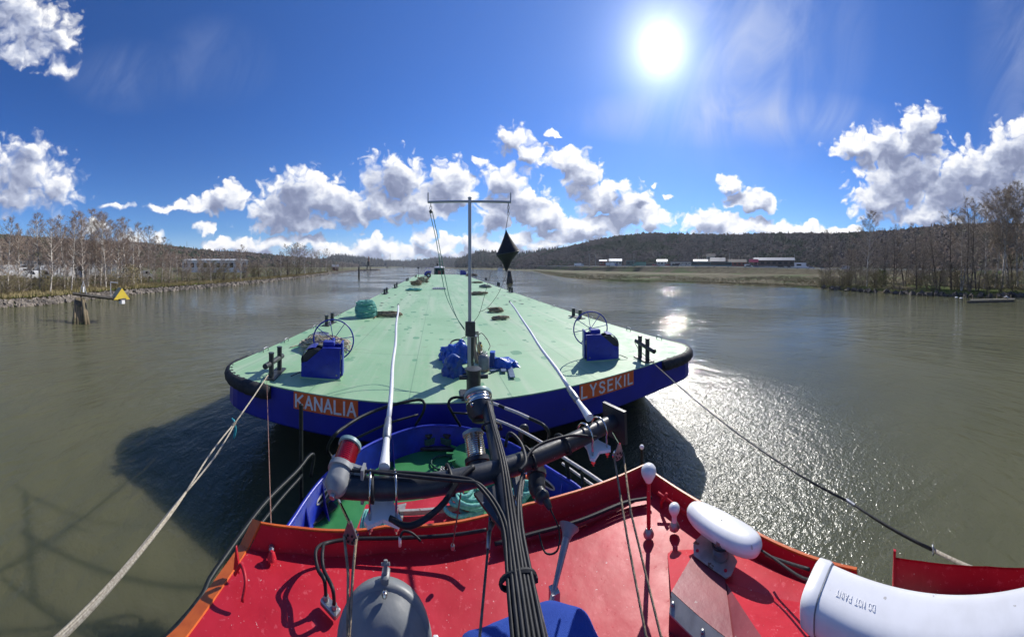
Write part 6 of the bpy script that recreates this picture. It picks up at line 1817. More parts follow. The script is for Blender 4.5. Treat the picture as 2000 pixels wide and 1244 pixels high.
# left bank: birches, tops given from the photograph's skyline
lg = 'birches and alders along the left river bank'
LT = [(-30,438),(15,425),(38,440),(60,432),(78,418),(98,428),(112,440),(126,422),(139,414),(150,424),(163,416),(172,410),(184,420),(196,418),(207,415),(218,430),(229,428),(241,425),(252,442),(262,452),(276,436),(288,442),(300,462),(316,464),(330,478),(345,482),(365,488),(390,488),(412,490),(438,486),(462,488),(470,478)]
special = {78: 'bare birch with a pale leaning trunk, tallest near the left edge', 172: 'tallest bare birch of the row behind the wooden dolphin', 470: 'slim bare birch to the right of the long white factory hall'}
for i, (px, py) in enumerate(LT):
    rs = shore_r(px, lp) or 40
    r = rs + r_.uniform(4, 11) + (6 if i % 3 == 0 else 0)
    x, y = az_pt(px, r); h = EYE + r * (YH - py) / F - 1.2
    lab = special.get(px, 'bare reddish birch standing in the row on the left river bank')
    plant('birch%d' % (i % 4), 'birch_tree', x, y, 1.2, h / 12.0, r_.uniform(0, 6), lab, 'birch tree', lg)
    # a second, lower birch close by
    for _k in range(1 + i % 2):
        x, y = az_pt(px + r_.uniform(-12, 12), r + r_.uniform(3, 14))
        plant('birch%d' % ((i + 2) % 4), 'birch_tree', x, y, 1.3, h / 12.0 * r_.uniform(.62, .93), r_.uniform(0, 6), 'bare reddish birch standing in the row on the left river bank', 'birch tree', lg)
# taller group farther up the left bank
for i, (px, py) in enumerate([(505,500),(520,504),(534,498),(548,492),(562,478),(573,476),(585,474),(596,480),(607,486),(616,492),(628,488),(636,486),(645,508),(655,512),(668,512),(684,514)]):
    rs = shore_r(px, lp) or 150
    r = rs + r_.uniform(3, 16); x, y = az_pt(px, r); h = EYE + r * (YH - py) / F - 1.2
    plant(('alder0', 'tall0', 'alder1', 'birch1')[i % 4], 'alder_tree', x, y, 1.2, h / (12.0 if i % 4 != 1 else 17.0), r_.uniform(0, 6), 'bare alder in the far clump where the left bank meets the river', 'alder tree', lg, sx=1.15)
# shrubs on the left bank
for i in range(74):
    px = -60 + 720 * (i + r_.random()) / 74
    rs = shore_r(px, lp) or 45
    r = rs + r_.uniform(3.0, 13) * (1 if px < 350 else 1.5); x, y = az_pt(px, r)
    s = r_.uniform(.30, .70) * (1.0 if px < 400 else 1.5)
    plant('bush%d' % (i % 3), 'leafless_shrub', x, y, 1.0, s, r_.uniform(0, 6), 'leafless olive-brown shrub in the thicket behind the stones of the left bank', 'shrub', 'shrubs in the thicket on the left bank', sx=1.15)
# right bank
rg = 'leafless trees on the right river bank'
RT = [(1640,498,'alder0'),(1662,488,'alder1'),(1693,415,'tall0'),(1722,462,'alder1'),(1745,448,'alder0'),(1768,452,'alder2'),(1790,440,'alder0'),(1812,458,'alder1'),(1832,446,'alder2'),(1858,408,'alder0'),(1876,396,'tall1'),(1893,392,'alder1'),(1908,440,'alder2'),(1922,392,'tall0'),(1940,372,'tall1'),(1957,366,'tall0'),(1972,368,'tall1'),(1988,362,'tall0'),(2004,366,'tall1'),(2020,372,'tall0'),(2050,370,'alder1'),(2085,365,'tall1')]
sp2 = {1693: 'tall silver birch standing alone at the left end of the trees on the right bank', 1640: 'small bare alder at the left end of the trees on the right bank'}
for i, (px, py, key) in enumerate(RT):
    rs = shore_r(px, rp) or 48
    r = rs + r_.uniform(4, 9) + (6 if key.startswith('tall') and px > 1900 else 0)
    x, y = az_pt(px, r); h = EYE + r * (YH - py) / F - .6
    nm = 'birch_tree' if key.startswith('tall') else 'alder_tree'
    lab = sp2.get(px, 'tall pale-stemmed birch in the grove on the right bank' if nm == 'birch_tree' else 'dark leafless alder in the grove on the right bank')
    plant(key, nm, x, y, .6, h / (17.0 if key.startswith('tall') else 12.0), r_.uniform(0, 6), lab, 'birch tree' if nm == 'birch_tree' else 'alder tree', rg)
for i in range(22):
    px = 1620 + 460 * (i + r_.random()) / 22
    rs = shore_r(px, rp) or 48
    r = rs + r_.uniform(10, 40); x, y = az_pt(px, r); 
    h = r * r_.uniform(.10, .16) + 3
    plant('alder%d' % (i % 3), 'alder_tree', x, y, .7, h / 12.0, r_.uniform(0, 6), 'dark leafless alder in the grove on the right bank', 'alder tree', rg)
for i in range(40):
    px = 1600 + 470 * (i + r_.random()) / 40
    rs = shore_r(px, rp) or 48
    r = rs + r_.uniform(.8, 14); x, y = az_pt(px, r)
    plant('bush%d' % (i % 3), 'leafless_shrub', x, y, .4, r_.uniform(.35, .8), r_.uniform(0, 6), 'low brown shrub under the trees of the right bank', 'shrub', 'shrubs under the trees on the right bank', sx=1.2)
# distinct plants
x, y = az_pt(1675, (shore_r(1675, rp) or 55) + 2)
PROTO['pale'] = [PROTO['bush0'][0], PROTO['bush0'][1].copy()]; PROTO['pale'][1].materials[0] = mat('pale_catkin_twigs', (.30, .26, .18), .95, c2=(.22, .19, .12), scale=.8)
plant('pale', 'willow_shrub', x, y, .4, .95, 1, 'round pale yellow-grey willow shrub at the water edge left of the grove', 'shrub', None, sx=1.1)
def leaf_shrub(px, r, s, h, label, mt=M_leafG, n_=900):
    x, y = az_pt(px, r); c = Vector((x, y, .6))
    t = thing('leafy_shrub', label, 'shrub', c)
    m = MB(); rr = random.Random(int(px))
    for _ in range(n_):
        u, v, w = rr.gauss(0, .45), rr.gauss(0, .45), rr.random() ** .7
        p = c + Vector((u * s, v * s, .2 + h * w * (1 - .3 * (u * u + v * v))))
        q = Vector((rr.uniform(-1, 1), rr.uniform(-1, 1), rr.uniform(-1, 1))).normalized() * rr.uniform(.06, .14); q2 = q.cross(Vector((rr.random(), rr.random(), .5))).normalized() * q.length
        m.add([p - q, p + q2, p + q], [(0, 1, 2)])
    m.build('foliage', mt, t)
    m = MB(); m.tube([c - Vector((0, 0, .3)), c + Vector((.1, 0, h * .7))], [.08, .02], 5); m.build('stem', M_bark, t)
leaf_shrub(1722, (shore_r(1722, rp) or 55) + 7, 1.6, 3.6, 'bright green shrub in first leaf among the brown trees on the right bank')
leaf_shrub(1870, (shore_r(1870, rp) or 50) + 6, 1.8, 4.0, 'olive green shrub in early leaf under the right grove', M_twigG, 1400)
leaf_shrub(255, (shore_r(255, lp) or 50) + 5, 2.2, 4.6, 'mossy green shrub in early leaf among the birches on the left bank', M_twigG, 1800)
leaf_shrub(1307, 330, 5.0, 9.0, 'round yellow-green tree at the foot of the hill behind the road', mat('yellow_leaves', (.26, .23, .05), .9, c2=(.2, .18, .05), scale=.5), 1500)
leaf_shrub(1585, 200, 7.0, 15.0, 'large olive-brown tree standing alone right of the white camper van', mat('olive_crown', (.15, .125, .055), .9, c2=(.11, .09, .045), scale=.5), 2600)
leaf_shrub(1420, 260, 5.0, 9.0, 'olive tree in front of the wooded hill above the buses', mat('olive_crown2', (.13, .12, .05), .9, c2=(.1, .09, .04), scale=.5), 1500)
# firs on the right ridge
for px, py, r, lab in ((1498, 450, 370, 'single tall dark fir rising above the ridge of the right hill'), (1403, 497, 250, 'dark fir at the foot of the hill above the buses'), (1465, 500, 245, 'dark fir to the left of the red roadside hall'), (1362, 457, 400, 'small dark fir on the ridge above the car park')):
    x, y = az_pt(px, r); top = EYE + r * (YH - py) / F; hgt = 16 if r > 300 else 11; b_ = top - hgt
    t = thing('fir_tree', lab, 'fir tree', (x, y, b_))
    m = MB(); rr = random.Random(px)
    for L in range(34):
        f = L / 34
        for k_ in range(9):
            w = rr.uniform(0, 6.28); ra = (1 - f) * hgt * .22 * rr.uniform(.6, 1.1) + .25
            p = Vector((x, y, b_ + hgt * (.1 + .9 * f)))
            e = p + Vector((math.cos(w) * ra, math.sin(w) * ra, -ra * .35)); s_ = Vector((-math.sin(w), math.cos(w), 0)) * ra * .3
            m.add([p, e - s_, e + Vector((math.cos(w), math.sin(w), -.3)) * .2, e + s_], [(0, 1, 2), (0, 2, 3)])
    m.build('needles', M_fir, t)
    m = MB(); m.tube([(x, y, b_ - 3), (x, y, top - .5)], [.25, .04], 6); m.build('trunk', M_bark, t)

# dry grass tufts on the two banks
def tufts(name, fn, n_, hmin, hmax, mt, label, seed):
    rr = random.Random(seed); m = MB()
    for _ in range(n_):
        x, y, z = fn(rr); d = math.hypot(x, y); k_ = 1 + d / 120
        h = rr.uniform(hmin, hmax) * k_ ** .5
        for b_ in range(4):
            w = rr.uniform(0, 6.28); b0 = Vector((x + rr.uniform(-.25, .25) * k_, y + rr.uniform(-.25, .25) * k_, z - .05))
            s = Vector((math.cos(w), math.sin(w), 0)) * (.035 * k_)
            m.add([b0 - s, b0 + s, b0 + Vector((rr.uniform(-.3, .3) * h, rr.uniform(-.3, .3) * h, h))], [(0, 1, 2)])
    tag(m.build(name, mt), label, kind='stuff')
M_dry = mat("dry_grass", (0.34, 0.28, 0.15), 0.95, c2=(0.22, 0.19, 0.09), scale=.25, spec=.1)
M_dry2 = mat("green_grass", (0.17, 0.22, 0.05), 0.9, c2=(0.22, 0.21, 0.08), scale=.4, spec=.1)
def fr(rr):
    px = 1040 + 620 * rr.random() ** .8
    rs = shore_r(px, rp) or 70
    r = rs + .3 + 60 * rr.random() ** 1.6; x, y = az_pt(px, r)
    return x, y, .35 + min(.35, (r - rs) * .03)
tufts('meadow_tufts', fr, 9000, .10, .32, M_dry, 'dry brown tussocks covering the meadow on the right bank', 4)
def fr2(rr):
    px = 1600 + 430 * rr.random(); rs = shore_r(px, rp) or 55
    r = rs + .5 + 22 * rr.random(); x, y = az_pt(px, r); return x, y, .4
tufts('grove_grass', fr2, 5000, .15, .4, M_dry2, 'green grass under the trees of the right bank', 5)
def fl2(rr):
    px = -60 + 700 * rr.random(); rs = shore_r(px, lp) or 50
    r = rs + 2.2 + 14 * rr.random() ** 1.4; x, y = az_pt(px, r); return x, y, .95
tufts('bank_grass', fl2, 9000, .2, .6, M_dry, 'dry yellowish grass between the shrubs on the left bank', 6)
def fl3(rr):
    px = -60 + 460 * rr.random(); rs = shore_r(px, lp) or 50
    r = rs + 2.2 + 3.5 * rr.random(); x, y = az_pt(px, r); return x, y, .95
tufts('fresh_bank_grass', fl3, 3500, .12, .3, M_dry2, 'fresh green grass just behind the stones on the left bank', 8)

# ---------------------------------------------------------------- road, buildings and traffic beyond the meadow
M_asph = mat("asphalt", (0.17, 0.17, 0.17), 0.85, c2=(0.13, 0.13, 0.13), scale=.3)
def PR(px, r, z=0.0):
    x, y = az_pt(px, r); return Vector((x, y, z))
def zr(px):
    for (a, za_), (b, zb2) in zip(ZT, ZT[1:]):
        if px <= b: return za_ + (zb2 - za_) * max(0, (px - a)) / (b - a)
    return ZT[-1][1]
ZT = [(1000, 4.6), (1400, 4.35), (1500, 3.85), (1600, 3.25), (1700, 2.85), (2100, 2.6)]
rd = [(1040, 420), (1100, 330), (1160, 270), (1230, 225), (1300, 195), (1400, 172), (1500, 158), (1600, 150), (1700, 148), (1800, 150), (2000, 158)]
c1 = cat_path([PR(a, b, zr(a)) for a, b in rd], 5)
m = MB(); L1, L2, L3, L4 = [], [], [], []
for i, p in enumerate(c1):
    d = Vector((p.x, p.y, 0)).normalized()
    L1.append(p - d * 13 + Vector((0, 0, -p.z + .4))); L2.append(p - d * 3.2); L3.append(p + d * 9); L4.append(p + d * 120 + Vector((0, 0, .6)))
m.grid([L2, L3]); tag(m.build('road', M_asph), kind='structure')
m = MB(); m.grid([L1, [q + Vector((0, 0, -.02)) for q in L2]]); m.grid([[q + Vector((0, 0, -.02)) for q in L3], L4]); tag(m.build('road_embankment', grass_r), kind='structure')
m = MB()
for ofs in (-2.8, 2.6, 8.4):
    A = [p + Vector((p.x, p.y, 0)).normalized() * (ofs - .15) + Vector((0, 0, .006)) for p in c1]; B = [p + Vector((p.x, p.y, 0)).normalized() * (ofs + .15) + Vector((0, 0, .006)) for p in c1]
    m.grid([A, B])
tag(m.build('road_markings', M_white), kind='structure')
gr_ = thing('guard_rail', 'long grey steel guard rail along the near edge of the road', 'guard rail', c1[10])
m = MB(); top = [p - Vector((p.x, p.y, 0)).normalized() * 3.0 for p in c1]
m.grid([[p + Vector((0, 0, .45)) for p in top], [p + Vector((0, 0, .78)) for p in top]]); m.build('beam', M_alu, gr_)
for i in range(0, len(top), 2):
    m = MB(); m.box(top[i] + Vector((0, 0, .3)), (.12, .12, .75)); m.build('post', M_steel, gr_)

def along(px, r):
    """unit vectors along the road and away from the viewer at this bearing"""
    a = (px - X0) / F
    out_ = Vector((math.sin(a), math.cos(a), 0)); return Vector((out_.y, -out_.x, 0)), out_
M_glass = mat("dark_glass", (0.02, 0.024, 0.028), 0.12, c2=(.03, .035, .04), scale=1)
M_redw = mat("red_timber_wall", (0.22, 0.045, 0.03), 0.85, c2=(.17, .035, .025), scale=1)
M_greyr = mat("grey_sheet_roof", (0.23, 0.235, 0.24), 0.5, c2=(.18, .185, .19), scale=.4)
M_cream = mat("cream_wall", (0.55, 0.52, 0.45), 0.8, c2=(.48, .46, .40), scale=.5)
M_whitew = mat("white_sheet_wall", (0.68, 0.69, 0.68), 0.6, c2=(.60, .61, .60), scale=.3)
M_dkroof = mat("dark_tile_roof", (0.075, 0.06, 0.055), 0.8, c2=(.06, .05, .045), scale=.5)
def house(name, px, r, w, dpt, h, rf, wall, roof, label, cat='building', nwin=5, z=None, gable=True, rot=0.0, side_sheds=False):
    u, o_ = along(px, r)
    if rot:
        R_ = Matrix.Rotation(rot, 3, 'Z'); u = R_ @ u; o_ = R_ @ o_
    h = h * 1.2 if z is None else h
    z = zr(px) + .7 if z is None else z
    c = PR(px, r, z)
    t = thing(name, label, cat, c)
    X = lambda a, b, k_: c + u * a + o_ * b + Vector((0, 0, k_))
    m = MB(); m.prism([X(-w / 2, 0, -2), X(w / 2, 0, -2), X(w / 2, dpt, -2), X(-w / 2, dpt, -2)], (0, 0, h + 2)); m.build('wall', wall, t)
    m = MB(); e = .5
    if gable:     # ridge along the front
        A, B, C_, D_, E_, F_ = X(-w / 2 - e, -e, h + .01), X(w / 2 + e, -e, h + .01), X(w / 2 + e, dpt + e, h + .01), X(-w / 2 - e, dpt + e, h + .01), X(-w / 2 - e, dpt / 2, h + rf), X(w / 2 + e, dpt / 2, h + rf)
        m.add([A, B, C_, D_, E_, F_], [(0, 1, 5, 4), (2, 3, 4, 5), (0, 4, 3), (1, 2, 5), (0, 3, 2, 1)])
    else:
        m.prism([X(-w / 2 - .2, -.2, h + .01), X(w / 2 + .2, -.2, h + .01), X(w / 2 + .2, dpt + .2, h + .01), X(-w / 2 - .2, dpt + .2, h + .01)], (0, 0, max(.2, rf)))
    m.build('roof', roof, t)
    for q in range(nwin):
        x_ = -w / 2 + w * (q + .5) / nwin
        m = MB(); m.prism([X(x_ - w / nwin * .28, -.02, h * .42), X(x_ + w / nwin * .28, -.02, h * .42), X(x_ + w / nwin * .28, -.02, h * .78), X(x_ - w / nwin * .28, -.02, h * .78)], o_ * -.05); m.build('window', M_glass, t)
    return t, X
def pxw(n_px, r): return n_px * r / F
# (px centre, distance, px width ...)
t, X = house('roadside_hall', 1512, 190, pxw(80, 190), 14, 3.6, 1.9, M_dkroof, M_greyr, 'long low hall with grey roof beside the pink sign, right of the buses', nwin=7)
m = MB(); m.box(X(-pxw(40, 190), -1.2, 3.2), (2.2, .4, 6.4)); 
t2 = thing('pink_sign', 'pink and red billboard standing at the left end of the grey-roofed hall', 'sign', PR(1472, 186, zr(1472)))
c = PR(1472, 186, zr(1472))
u, o_ = along(1472, 186)
m = MB(); m.prism([c + u * -3 + Vector((0, 0, 3.4)), c + u * 3 + Vector((0, 0, 3.4)), c + u * 3 + Vector((0, 0, 5.4)), c + u * -3 + Vector((0, 0, 5.4))], o_ * .3); m.build('panel', mat('pink_paint', (.60, .10, .16), .5, c2=(.55, .08, .13), scale=.5), t2)
for s in (-2.5, 2.5):
    m = MB(); m.tube([c + u * s + o_ * .45, c + u * s + o_ * .45 + Vector((0, 0, 3.6))], .12, 6); m.build('post', M_steel, t2)
house('red_house', 1440, 225, pxw(34, 225), 10, 2.6, 2.4, M_redw, M_dkroof, 'red wooden house with dark roof left of the pink sign', nwin=4)
house('red_house', 1402, 240, pxw(28, 240), 10, 3.2, 3.2, M_redw, M_greyr, 'red wooden house with steep grey roof above the buses', nwin=3)
house('red_house', 1380, 250, pxw(18, 250), 9, 2.6, 2.6, M_redw, M_dkroof, 'narrow red wooden house left of the steep-roofed red house', nwin=2)
house('white_shed', 1368, 235, pxw(26, 235), 9, 3.2, 1.6, M_cream, M_whitew, 'low building with a shining white roof just above the left bus', nwin=3)
house('white_shed', 1293, 270, pxw(20, 270), 10, 3.4, 2.2, M_cream, M_whitew, 'small building with a shining white roof in the middle of the car park', nwin=3)
house('white_shed', 1202, 300, pxw(24, 300), 12, 4.2, 2.4, M_cream, M_whitew, 'building with a shining white roof left of the car park', nwin=4)
house('white_shed', 1178, 320, pxw(14, 320), 10, 4.4, 1.6, M_redw, M_whitew, 'small red-walled shed with white roof at the left end of the yard', nwin=2)
house('low_depot', 1232, 300, pxw(18, 300), 10, 4.4, .5, M_tgreen, M_greyr, 'dark green flat-roofed depot between the white-roofed buildings', nwin=2, gable=False)
house('low_depot', 1330, 280, pxw(40, 280), 10, 3.0, .5, M_cream, M_greyr, 'long cream flat-roofed depot behind the parked cars', nwin=6, gable=False)
house('hillside_house', 1388, 300, pxw(16, 300), 9, 5, 3, M_cream, M_dkroof, 'pale house with dark roof on the slope above the red houses', nwin=2, z=10)
# vehicles
PAINT = {k_: mat('car_paint_' + k_, v, .3, c2=tuple(x_ * .9 for x_ in v), scale=2, coat=.4) for k_, v in {'white': (.72, .72, .72), 'silver': (.42, .43, .45), 'black': (.015, .016, .018), 'red': (.40, .03, .03), 'blue': (.03, .07, .25), 'green': (.03, .22, .16), 'teal': (.02, .10, .10)}.items()}
def vehicle(kind, px, r, colr, label, group=None, flip=1, dz=0.0):
    u, o_ = along(px, r); u = u * flip
    c = PR(px, r, (zr(px) if px > 1000 else 2.6) + .01 + dz)
    t = thing({'car': 'car', 'van': 'van', 'bus': 'bus', 'lorry': 'lorry', 'camper': 'camper_van'}[kind], label, {'car': 'car', 'van': 'van', 'bus': 'bus', 'lorry': 'lorry', 'camper': 'camper van'}[kind], c, group)
    def ext(pts, w, nm, mt, y0=0.0):
        m = MB(); m.prism([c + u * a + Vector((0, 0, b)) + o_ * (y0 - w / 2) for a, b in pts], o_ * w); m.build(nm, mt, t)
    if kind == 'car':
        ext([(-2.1, .35), (2.1, .35), (2.15, .75), (1.2, .92), (.5, 1.42), (-1.2, 1.45), (-2.0, .95), (-2.15, .8)], 1.75, 'body', PAINT[colr])
        ext([(-1.35, .95), (1.0, .95), (.45, 1.36), (-1.1, 1.38)], 1.79, 'side_glass', M_glass)
        wx, wr = (-1.3, 1.35), .32
    elif kind == 'van':
        ext([(-2.6, .4), (2.6, .4), (2.65, 1.1), (1.9, 1.35), (1.4, 2.1), (-2.6, 2.15)], 1.95, 'body', PAINT[colr])
        ext([(.6, 1.3), (1.75, 1.3), (1.3, 1.95), (.6, 1.95)], 1.99, 'side_glass', M_glass)
        wx, wr = (-1.7, 1.6), .36
    elif kind == 'bus':
        ext([(-6.5, .4), (6.5, .4), (6.6, 1.4), (6.3, 3.2), (-6.5, 3.25)], 2.5, 'body', PAINT[colr])
        ext([(-6.2, 1.5), (6.2, 1.5), (6.05, 2.7), (-6.2, 2.7)], 2.54, 'side_glass', M_glass)
        wx, wr = (-4.0, 4.4), .5
    elif kind == 'lorry':
        ext([(2.0, .5), (4.5, .5), (4.5, 2.2), (4.1, 2.9), (2.0, 2.9)], 2.4, 'cab', PAINT[colr])
        ext([(-5.5, 1.0), (1.8, 1.0), (1.8, 3.5), (-5.5, 3.5)], 2.5, 'cargo_box', PAINT['white' if colr != 'green' else 'green'])
        ext([(3.2, 1.7), (4.3, 1.7), (4.0, 2.6), (3.2, 2.6)], 2.44, 'side_glass', M_glass)
        wx, wr = (-4.0, -2.6, 3.4), .5
    else:
        ext([(-4.0, .5), (1.6, .5), (1.6, 1.9), (2.4, 2.3), (2.3, 3.3), (-4.0, 3.35)], 2.4, 'living_box', PAINT['white'])
        ext([(1.6, .45), (3.6, .45), (3.6, 1.1), (2.7, 1.35), (2.2, 2.0), (1.6, 2.05)], 2.2, 'cab', PAINT['white'])
        ext([(-2.8, 1.7), (-.2, 1.7), (-.2, 2.6), (-2.8, 2.6)], 2.44, 'side_glass', M_glass)
        wx, wr = (-2.4, 2.5), .38
    for x_ in wx:
        for s in (-1, 1):
            w_ = {'car': .80, 'van': .88}.get(kind, 1.1)
            m = MB(); m.lathe([(wr * .5, -.1), (wr, -.1), (wr, .1), (wr * .5, .1)], c + u * x_ + o_ * (w_ * s) + Vector((0, 0, wr)), o_, 12); m.build('wheel', M_rubber, t)
    return t
vehicle('camper', 1566, 158, 'white', 'white camper van on the road at the right end of the traffic', flip=1)
vehicle('car', 1584, 156, 'white', 'white car close behind the camper van')
vehicle('car', 1609, 156, 'black', 'black car alone on the road right of the camper van')
vehicle('van', 1652, 155, 'silver', 'silver van on the road just left of the grove', flip=-1)
vehicle('bus', 1371, 184, 'teal', 'dark coach on the road, the left one of the two coaches')
vehicle('bus', 1408, 178, 'teal', 'dark coach on the road, the right one of the two coaches')
vehicle('car', 1460, 166, 'black', 'black car on the road below the pink sign', flip=-1)
vehicle('lorry', 1132, 300, 'silver', 'white box lorry at the far left of the road traffic')
vehicle('lorry', 1247, 215, 'green', 'green lorry on the road left of the car park', flip=-1)
vehicle('lorry', 1196, 245, 'blue', 'lorry with blue cab on the road left of the green lorry')
vehicle('car', 1224, 228, 'silver', 'silver car on the road between the blue and the green lorries')
vehicle('car', 1282, 205, 'red', 'red car on the road right of the green lorry')
vehicle('van', 1318, 193, 'black', 'black van on the road in front of the parked cars', flip=-1)
vehicle('car', 1070, 370, 'black', 'dark car at the far left end of the road')
vehicle('car', 1092, 340, 'silver', 'silver car at the far left end of the road behind the dark one')
vehicle('van', 1462, 182, 'white', 'white van parked beside the pink sign')
rr = random.Random(5)
for i in range(26):
    px = 1266 + i * 4.2 + rr.uniform(-.8, .8)
    vehicle('car', px, 232 + 6 * (i % 3), rr.choice(('white', 'silver', 'white', 'silver', 'red', 'black')), 'one of the cars parked close together in the yard behind the road', 'cars parked in the yard behind the road', dz=.8 + .35 * (i % 3))
for i in range(12):
    vehicle('car', 1478 + i * 6.3, 183, rr.choice(('white', 'silver', 'white', 'blue', 'black')), 'one of the cars parked in the row in front of the grey-roofed hall', 'cars parked before the grey-roofed hall', dz=.05)
# lamp posts beside the road
for i, px in enumerate((1151, 1163, 1191, 1238, 1289, 1365, 1425, 1552)):
    r = 210 if px < 1300 else 190
    c = PR(px, r, zr(px)); u, o_ = along(px, r)
    t = thing('street_lamp', 'tall thin street lamp standing behind the road', 'street lamp', c, 'street lamps behind the road')
    m = MB(); m.tube([c, c + Vector((0, 0, 9))], [.14, .08], 6); m.build('post', M_steel, t)
    m = MB(); m.box(c + Vector((0, 0, 9.05)) , (2.0, .3, .12)); m.build('lamp_head', M_steel, t)

# ---------------------------------------------------------------- buildings behind the left bank
house('factory_hall', 420, 150, pxw(128, 150), 60, 6.6, 1.2, M_whitew, mat('white_roof', (.75, .76, .76), .5, c2=(.68, .69, .70), scale=.1), 'long white factory hall with a low white roof behind the left bank shrubs', nwin=10, z=1.5)
house('warehouse', 150, 92, pxw(225, 92), 30, 4.6, .5, mat('grey_sheet_wall', (.34, .345, .36), .6, c2=(.28, .285, .30), scale=.2), M_greyr, 'long low grey warehouse behind the birches on the left bank', nwin=14, z=1.5, gable=False)
house('chimney_house', 256, 260, pxw(12, 260), 8, 22, .4, M_cream, M_greyr, 'tall narrow pale tower block rising behind the birches', nwin=2, z=3, gable=False)
house('silo_building', 472, 210, pxw(20, 210), 14, 6.5, .5, mat('slate_wall', (.12, .14, .17), .6, c2=(.1, .12, .14), scale=.2), M_greyr, 'dark slate-coloured building at the right end of the white factory hall', nwin=2, z=1.5, gable=False)
house('riverside_house', 655, 245, pxw(14, 210), 8, 3.0, 2.2, M_redw, M_greyr, 'small red house with grey roof far up the left bank', nwin=2, z=1.2)
# parked containers and cars glimpsed behind the birches
rr = random.Random(12)
for i in range(9):
    vehicle('lorry' if i % 3 == 0 else 'van', 20 + i * 33 + rr.uniform(-5, 5), 72 + rr.uniform(-3, 4), 'white', 'pale vehicle parked in front of the grey warehouse behind the birches', 'vehicles parked at the grey warehouse', dz=-.9)
# mast on the ridge
p = G(365, 470, 640)
t = thing('radio_mast', 'thin lattice radio mast on the ridge above the factory hall', 'radio mast', (p.x, p.y, p.z - 25))
for s in (-1, 1):
    m = MB(); m.tube([(p.x + s, p.y, p.z - 30), (p.x, p.y, p.z)], .25, 4); m.build('leg', M_steel, t)
for q in range(6):
    z_ = p.z - 24 + q * 4; m = MB(); m.box((p.x, p.y, z_), (1.8 - q * .2, .2, .2)); m.build('brace', M_steel, t)

# ---------------------------------------------------------------- piles, beacons, jetty, bridge in and over the river
M_pile = mat("wet_timber", (0.20, 0.155, 0.095), 0.8, c2=(0.10, 0.085, 0.05), scale=1.6, bump=.01, spots=(4, .62, (.06, .08, .035)))
M_beam = mat("tarred_timber", (0.05, 0.045, 0.038), 0.85, c2=(0.10, 0.09, 0.075), scale=2.5, bump=.01)
cD = W(158, 632, 0)
t = thing('pile_dolphin', 'cluster of leaning timber piles carrying a long beam at the left of the river', 'mooring dolphin', cD)
rD = math.hypot(cD.x, cD.y)
for pxb, pxt in ((143, 149), (151, 151.5), (157, 155), (161, 159), (168, 161), (175, 163)):
    b_ = W(pxb, 634, 0); b_.z = -.6; tp = G(pxt, 582, rD + (.5 if pxb % 2 else -.1))
    m = MB(); m.tube([b_, tp], [.17, .15], 10); m.build('pile', M_pile, t, smooth=True)
b0 = G(142, 573, rD - .1); b1 = G(246, 586, rD - .3)
dv = (b1 - b0).normalized()
m = MB(); m.tube([b0, b1], .14, 4); m.build('beam', M_beam, t)
m = MB(); m.tube([b0 + Vector((0, .35, -.05)), b0.lerp(b1, .45) + Vector((0, .3, -.05))], .10, 4); m.build('second_beam', M_beam, t)
a_ = b0.lerp(b1, .20)
m = MB()
for s in (-.28, .28):
    m.tube([a_ + dv * s + Vector((0, 0, .1)), a_ + Vector((0, 0, 1.15))], .035, 5)
m.tube([a_ + Vector((0, .25, .1)), a_ + Vector((0, 0, 1.15))], .03, 5)
m.build('tripod', M_alu, t)
m = MB(); m.box(a_ + Vector((.03, 0, .45)), (.14, .12, .45)); m.build('lamp_box', M_white, t)
a_ = b0.lerp(b1, .72)
m = MB(); m.tube([a_ + Vector((0, 0, .1)), a_ + Vector((-.1, 0, 1.35))], .035, 5); m.tube([a_ + Vector((-.1, 0, 1.35)), a_ + dv * .65 + Vector((-.1, 0, 1.37))], .05, 5); m.build('lamp_arm', M_alu, t)
# yellow triangular day mark at the beam's end
e_ = b1 - dv * .35
t = thing('day_mark', 'yellow triangular prism marker at the outer end of the timber beam', 'marker', e_)
w_ = .72; hh = .85; dk_ = 1.0
outv = Vector((e_.x, e_.y, 0)).normalized(); uu = Vector((outv.y, -outv.x, 0)); 
f_ = (outv * -.9 + uu * .3).normalized(); s_ = Vector((f_.y, -f_.x, 0)) * -1
tri = [e_ - s_ * w_, e_ + s_ * w_, e_ + Vector((0, 0, hh * 1.15))]
m = MB(); m.prism([p + f_ * .02 for p in tri], f_ * .02); m.build('yellow_face', mat('yellow_marker_paint', (.75, .56, .06), .5, c2=(.68, .50, .06), scale=3), t)
m = MB(); m.prism(tri, -f_ * dk_); m.build('side_boards', mat('weathered_board', (.42, .38, .24), .8, c2=(.33, .30, .2), scale=3), t)
m = MB(); m.box(e_ + Vector((0, 0, -.18)) + f_ * .0, (.55, .3, .3)); m.build('white_block', M_white, t)
# dolphin behind the diamond shape
cx_ = W(1000, 553, 0); 
t = thing('pile_dolphin', 'leaning timber piles in the river behind the hanging black diamond', 'mooring dolphin', cx_)
rq = math.hypot(cx_.x, cx_.y)
for a_, b_ in ((990, 994), (994, 995), (1001, 996), (999, 992)):
    p0 = PR(a_, rq, -.5); p1 = G(b_, 529, rq)
    m = MB(); m.tube([p0, p1], .28, 6); m.build('pile', M_beam, t, smooth=True)
